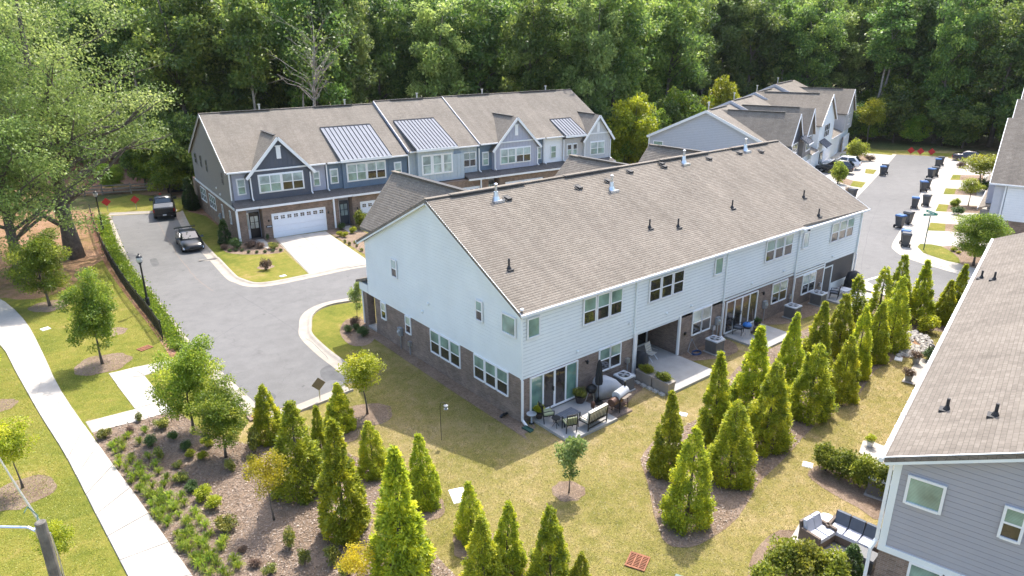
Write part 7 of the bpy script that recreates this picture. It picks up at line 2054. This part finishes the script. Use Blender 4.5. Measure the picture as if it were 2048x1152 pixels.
m = MB(); loft(m, [(-.28,[(0,0),(.26,0),(.28,.7),(.22,1.1),(0,1.15)]),(0,[(0,0),(.30,0),(.31,.7),(.27,1.2),(0,1.26)]),(.28,[(0,0),(.26,0),(.28,.7),(.22,1.1),(0,1.15)])]); m.build('cover', MAT['black_soft'], t, True)
m = MB(); m.box(-.3,-.32,.0,.3,.32,.03); m.build('hem', MAT['black_soft'], t)
t = thing('lawn_chair', 'pale webbed folding lawn chair in the recessed porch', 'chair', (10.0,.55,ZP), math.radians(10))
fr_ = MB()
for s in (-1,1): fr_.tube([(s*.27,-.3,0),(s*.27,.1,.42),(s*.27,.3,1.0)], [.014]*3, 6); fr_.tube([(s*.27,.3,0),(s*.27,-.22,.42)], [.014]*2, 6); fr_.tube([(s*.28,-.25,.60),(s*.28,.18,.62)], [.016]*2, 6)
fr_.build('frame', MAT['zinc'], t)
m = MB()
for k in range(5): x = -.22+k*.11; m.bar((x,-.24,.42),(x,.12,.42),.08,.008); m.bar((x,.12,.43),(x,.29,.98),.08,.008,up=(0,-1,0))
m.build('webbing', MAT['cushion_cream'], t)
m = MB()
for k in range(4): m.bar((-.26,.15+k*.042,.52+k*.13),(.26,.15+k*.042,.52+k*.13),.01,.07,up=(0,0,1))
m.build('cross_webbing', MAT['planter'], t)
for y, lab in ((-1.2,'taupe planter box with dark greens, upper of the two by the big patio'),(-2.35,'taupe planter box with dark greens, lower of the two at the patio corner')):
    t = thing('planter_box', lab, 'planter', (7.85,y+.2,.02), 0)
    MB().hexa([(-.24,-.52,0),(.24,-.52,0),(.24,.52,0),(-.24,.52,0)], [(-.27,-.55,.62),(.27,-.55,.62),(.27,.55,.62),(-.27,.55,.62)]).build('box', MAT['planter'], t)
    MB().box(-.29,-.57,.58,.29,.57,.66).build('rim', MAT['planter'], t)
    o = link('foliage', SH['big'][1], t, (0,0,.5)); o.scale = (.62,1.05,.62)
for i in range(6): tag(MB().hexa([(-.12,-.16,0),(.12,-.16,0),(.12,.16,0),(-.12,.16,0)], [(-.10,-.14,.10),(.10,-.14,.10),(.10,.14,.10),(-.10,.14,.10)]).build('edging_stone', MAT['stone'], None, loc=(7.45,-.3-i*.42,0), rot=random.uniform(-.2,.2)), 'grey edging stone in the short row by the planter boxes', 'stone', 'edging stones beside the planter boxes')
t = thing('garden_hose', 'blue and grey hose coiled on the ground by the second brick wall', 'hose', (12.9,-.45,0))
m = MB()
for k in range(3): m.tube([(.36*(1-.06*k)*math.cos(a*.4), .22*math.sin(a*.4), .04+.035*k) for a in range(17)], .022, 6)
m.build('coil', MAT['hose'], t)
m = MB(); m.tube([(.0,.40,.75),(-.2,.36,.60),(-.5,.25,.2),(-.42,0,.05)], .02, 6); m.tube([(.05,.40,.75),(.25,.3,.3),(.3,.1,.08)], .016, 6); m.build('loose_loop', MAT['grey_box'], t)
MB().box(-.05,.40,.68,.07,.46,.80).build('spigot', MAT['zinc'], t)
kettle('portable grill with bright blue lid on the third patio', (16.95,-1.05,.12), 'blue_plastic', .4)
chair('black garden chair behind the blue lidded grill', (17.05,-.42,.12), math.radians(20), 'cushion_grey')
t = thing('broom', 'broom leaning on a bucket at the third patio', 'broom', (18.3,-.9,.12))
m = MB(); m.bar((-.5,-.1,.02),(.2,.55,1.25),.025); m.build('stick', MAT['wood'], t); MB().box(-.62,-.22,0,-.38,.02,.16).build('head', MAT['wicker'], t)
t = thing('storage_tub', 'dark round tub standing on the third patio', 'tub', (17.85,-1.2,.12)); MB().lathe([(.18,0),(.22,.42),(.24,.43),(.24,.46),(.19,.45)], 14).build('tub', MAT['terracotta'], t); MB().lathe([(.02,.40),(.02,.62)], 6, (.1,0,0)).build('stick', MAT['wood'], t)
chair('dark garden chair beside the screened porch', (27.6,-1.0,.10), math.radians(200), 'cushion_grey')
t = thing('covered_grill', 'black domed covered grill under the screen at the far end', 'grill', (30.6,-.75,.10), 0)
m = MB(); loft(m, [(-.62,[(0,0),(.28,0),(.30,.6),(.2,.9),(0,.95)]),(-.3,[(0,0),(.32,0),(.33,.8),(.28,1.2),(0,1.28)]),(.3,[(0,0),(.32,0),(.33,.8),(.28,1.2),(0,1.28)]),(.62,[(0,0),(.28,0),(.30,.6),(.2,.9),(0,.95)])]); m.build('cover', MAT['black_soft'], t, True)
MB().box(-.63,-.33,0,.63,.33,.03).build('hem', MAT['black_soft'], t)
t = thing('garden_table', 'pale low table on the patio before the screened porch', 'table', (28.7,-1.2,.10)); MB().box(-.45,-.3,.42,.45,.3,.47).build('tabletop', MAT['ac_top'], t)
for x in (-.4,.4):
    for y in (-.25,.25): MB().box(x-.025,y-.025,0,x+.025,y+.025,.42).build('leg', MAT['zinc'], t)
# foundation drain stub
t = thing('drain_stub', 'short black drain stub on the soil near the house corner', 'pipe', (-.35,1.05,0)); MB().tube([(.3,0,.12),(0,0,.12),(-.12,0,.04)], .07, 10).build('pipe', MAT['black_metal'], t); MB().lathe([(.09,-.02),(.09,.02)], 12).build('collar', MAT['black_metal'], t, loc=(.1,0,.12), rot=(0,math.pi/2,0))
# lower right house: patio, sofas, round table
pD = MB(); u, v = Vector((math.cos(TD), math.sin(TD), 0)), Vector((-math.sin(TD), math.cos(TD), 0)); oD = Vector((1.42,-15.94,0))
def Dp(a, b, z=0.0): return oD+u*a+v*b+Z3*z
sheet('patio', [Dp(.3,.05), Dp(3.2,.05), Dp(3.2,3.0), Dp(.3,3.0)], .05, MAT['concrete'])
sheet('patio', W([(1718,905),(1726,882),(1745,884),(1800,905),(1800,950),(1730,920)]), .03, MAT['concrete'])
sheet('patio', W([(1803,764),(1838,716),(1900,730),(1900,790),(1850,776)]), .03, MAT['concrete'])
def sofa(label, loc, rot, w, n, seatm, backm, name='outdoor_sofa'):
    t = thing(name, label, 'sofa', loc, rot)
    MB().box(-w/2,-.40,.06,w/2,.40,.34).build('base', MAT['wicker'], t)
    MB().hexa([(-w/2,.33,.30),(w/2,.33,.30),(w/2,.42,.30),(-w/2,.42,.30)], [(-w/2,.42,.80),(w/2,.42,.80),(w/2,.50,.80),(-w/2,.50,.80)]).build('back_frame', MAT['wicker'], t)
    for s in (-1,1): MB().box(s*w/2-.05,-.40,.06,s*w/2+.05,.42,.58).build('armrest', MAT['wicker'], t)
    k = (w-.1)/n
    for i in range(n):
        a = -w/2+.05+i*k
        MB().hexa([(a+.01,-.41,.342),(a+k-.01,-.41,.342),(a+k-.01,.30,.342),(a+.01,.30,.342)], [(a+.03,-.39,.47),(a+k-.03,-.39,.47),(a+k-.03,.28,.47),(a+.03,.28,.47)]).build('seat_cushion', MAT[seatm], t)
        MB().hexa([(a+.01,.13,.475),(a+k-.01,.13,.475),(a+k-.01,.31,.475),(a+.01,.31,.475)], [(a+.03,.27,.90),(a+k-.03,.27,.90),(a+k-.03,.40,.89),(a+.03,.40,.89)]).build('back_cushion', MAT[backm], t)
sofa('three seat outdoor sofa with slate cushions against the lower right house', at(1722,1062)+Vector((0,.0,.05)), TD-math.radians(2), 1.75, 3, 'cushion_pale', 'cushion_grey') if False else None
s0, s1 = at(1664,1052,.4), at(1752,1092,.4); cs = (s0+s1)/2; rs2 = math.atan2(s1.y-s0.y, s1.x-s0.x)
sofa('three seat outdoor sofa with slate back cushions beside the lower right house', (cs.x, cs.y, .05), rs2, (s1-s0).length+.1, 3, 'cushion_pale', 'cushion_grey')
a0 = at(1636,1066,.4); sofa('two seat outdoor sofa with pale cushions seen from its side', (a0.x, a0.y, .05), rs2+math.radians(78), .98, 2, 'cushion_pale', 'cushion_pale')
c0 = at(1652,1042,.4)
t = thing('round_table', 'small white round table between the two outdoor sofas', 'table', (c0.x, c0.y, .05)); MB().lathe([(.26,.48),(.27,.50),(.26,.52)], 20).build('tabletop', MAT['white'], t)
for a in (0.4,2.5,4.6): MB().bar((.2*math.cos(a),.2*math.sin(a),0),(-.12*math.cos(a),-.12*math.sin(a),.48),.022).build('leg', MAT['black_metal'], t)
a0 = at(1725,1135); t = thing('storage_box', 'dark lidded storage box on the patio behind the upright evergreen', 'storage box', (a0.x,a0.y,.05), rs2)
MB().hexa([(-.35,-.28,0),(.35,-.28,0),(.35,.28,0),(-.35,.28,0)], [(-.37,-.30,.50),(.37,-.30,.50),(.37,.30,.50),(-.37,.30,.50)]).build('box', MAT['bin'], t); MB().hexa([(-.39,-.32,.505),(.39,-.32,.505),(.39,.32,.505),(-.39,.32,.505)], [(-.35,-.28,.58),(.35,-.28,.58),(.35,.28,.58),(-.35,.28,.58)]).build('lid', MAT['bin_lid_grey'], t)
c0 = at(1870,722)
chair('grey metal chair on the little patio under the right hand eave', (c0.x,c0.y,.03), 1.2, 'cushion_grey')
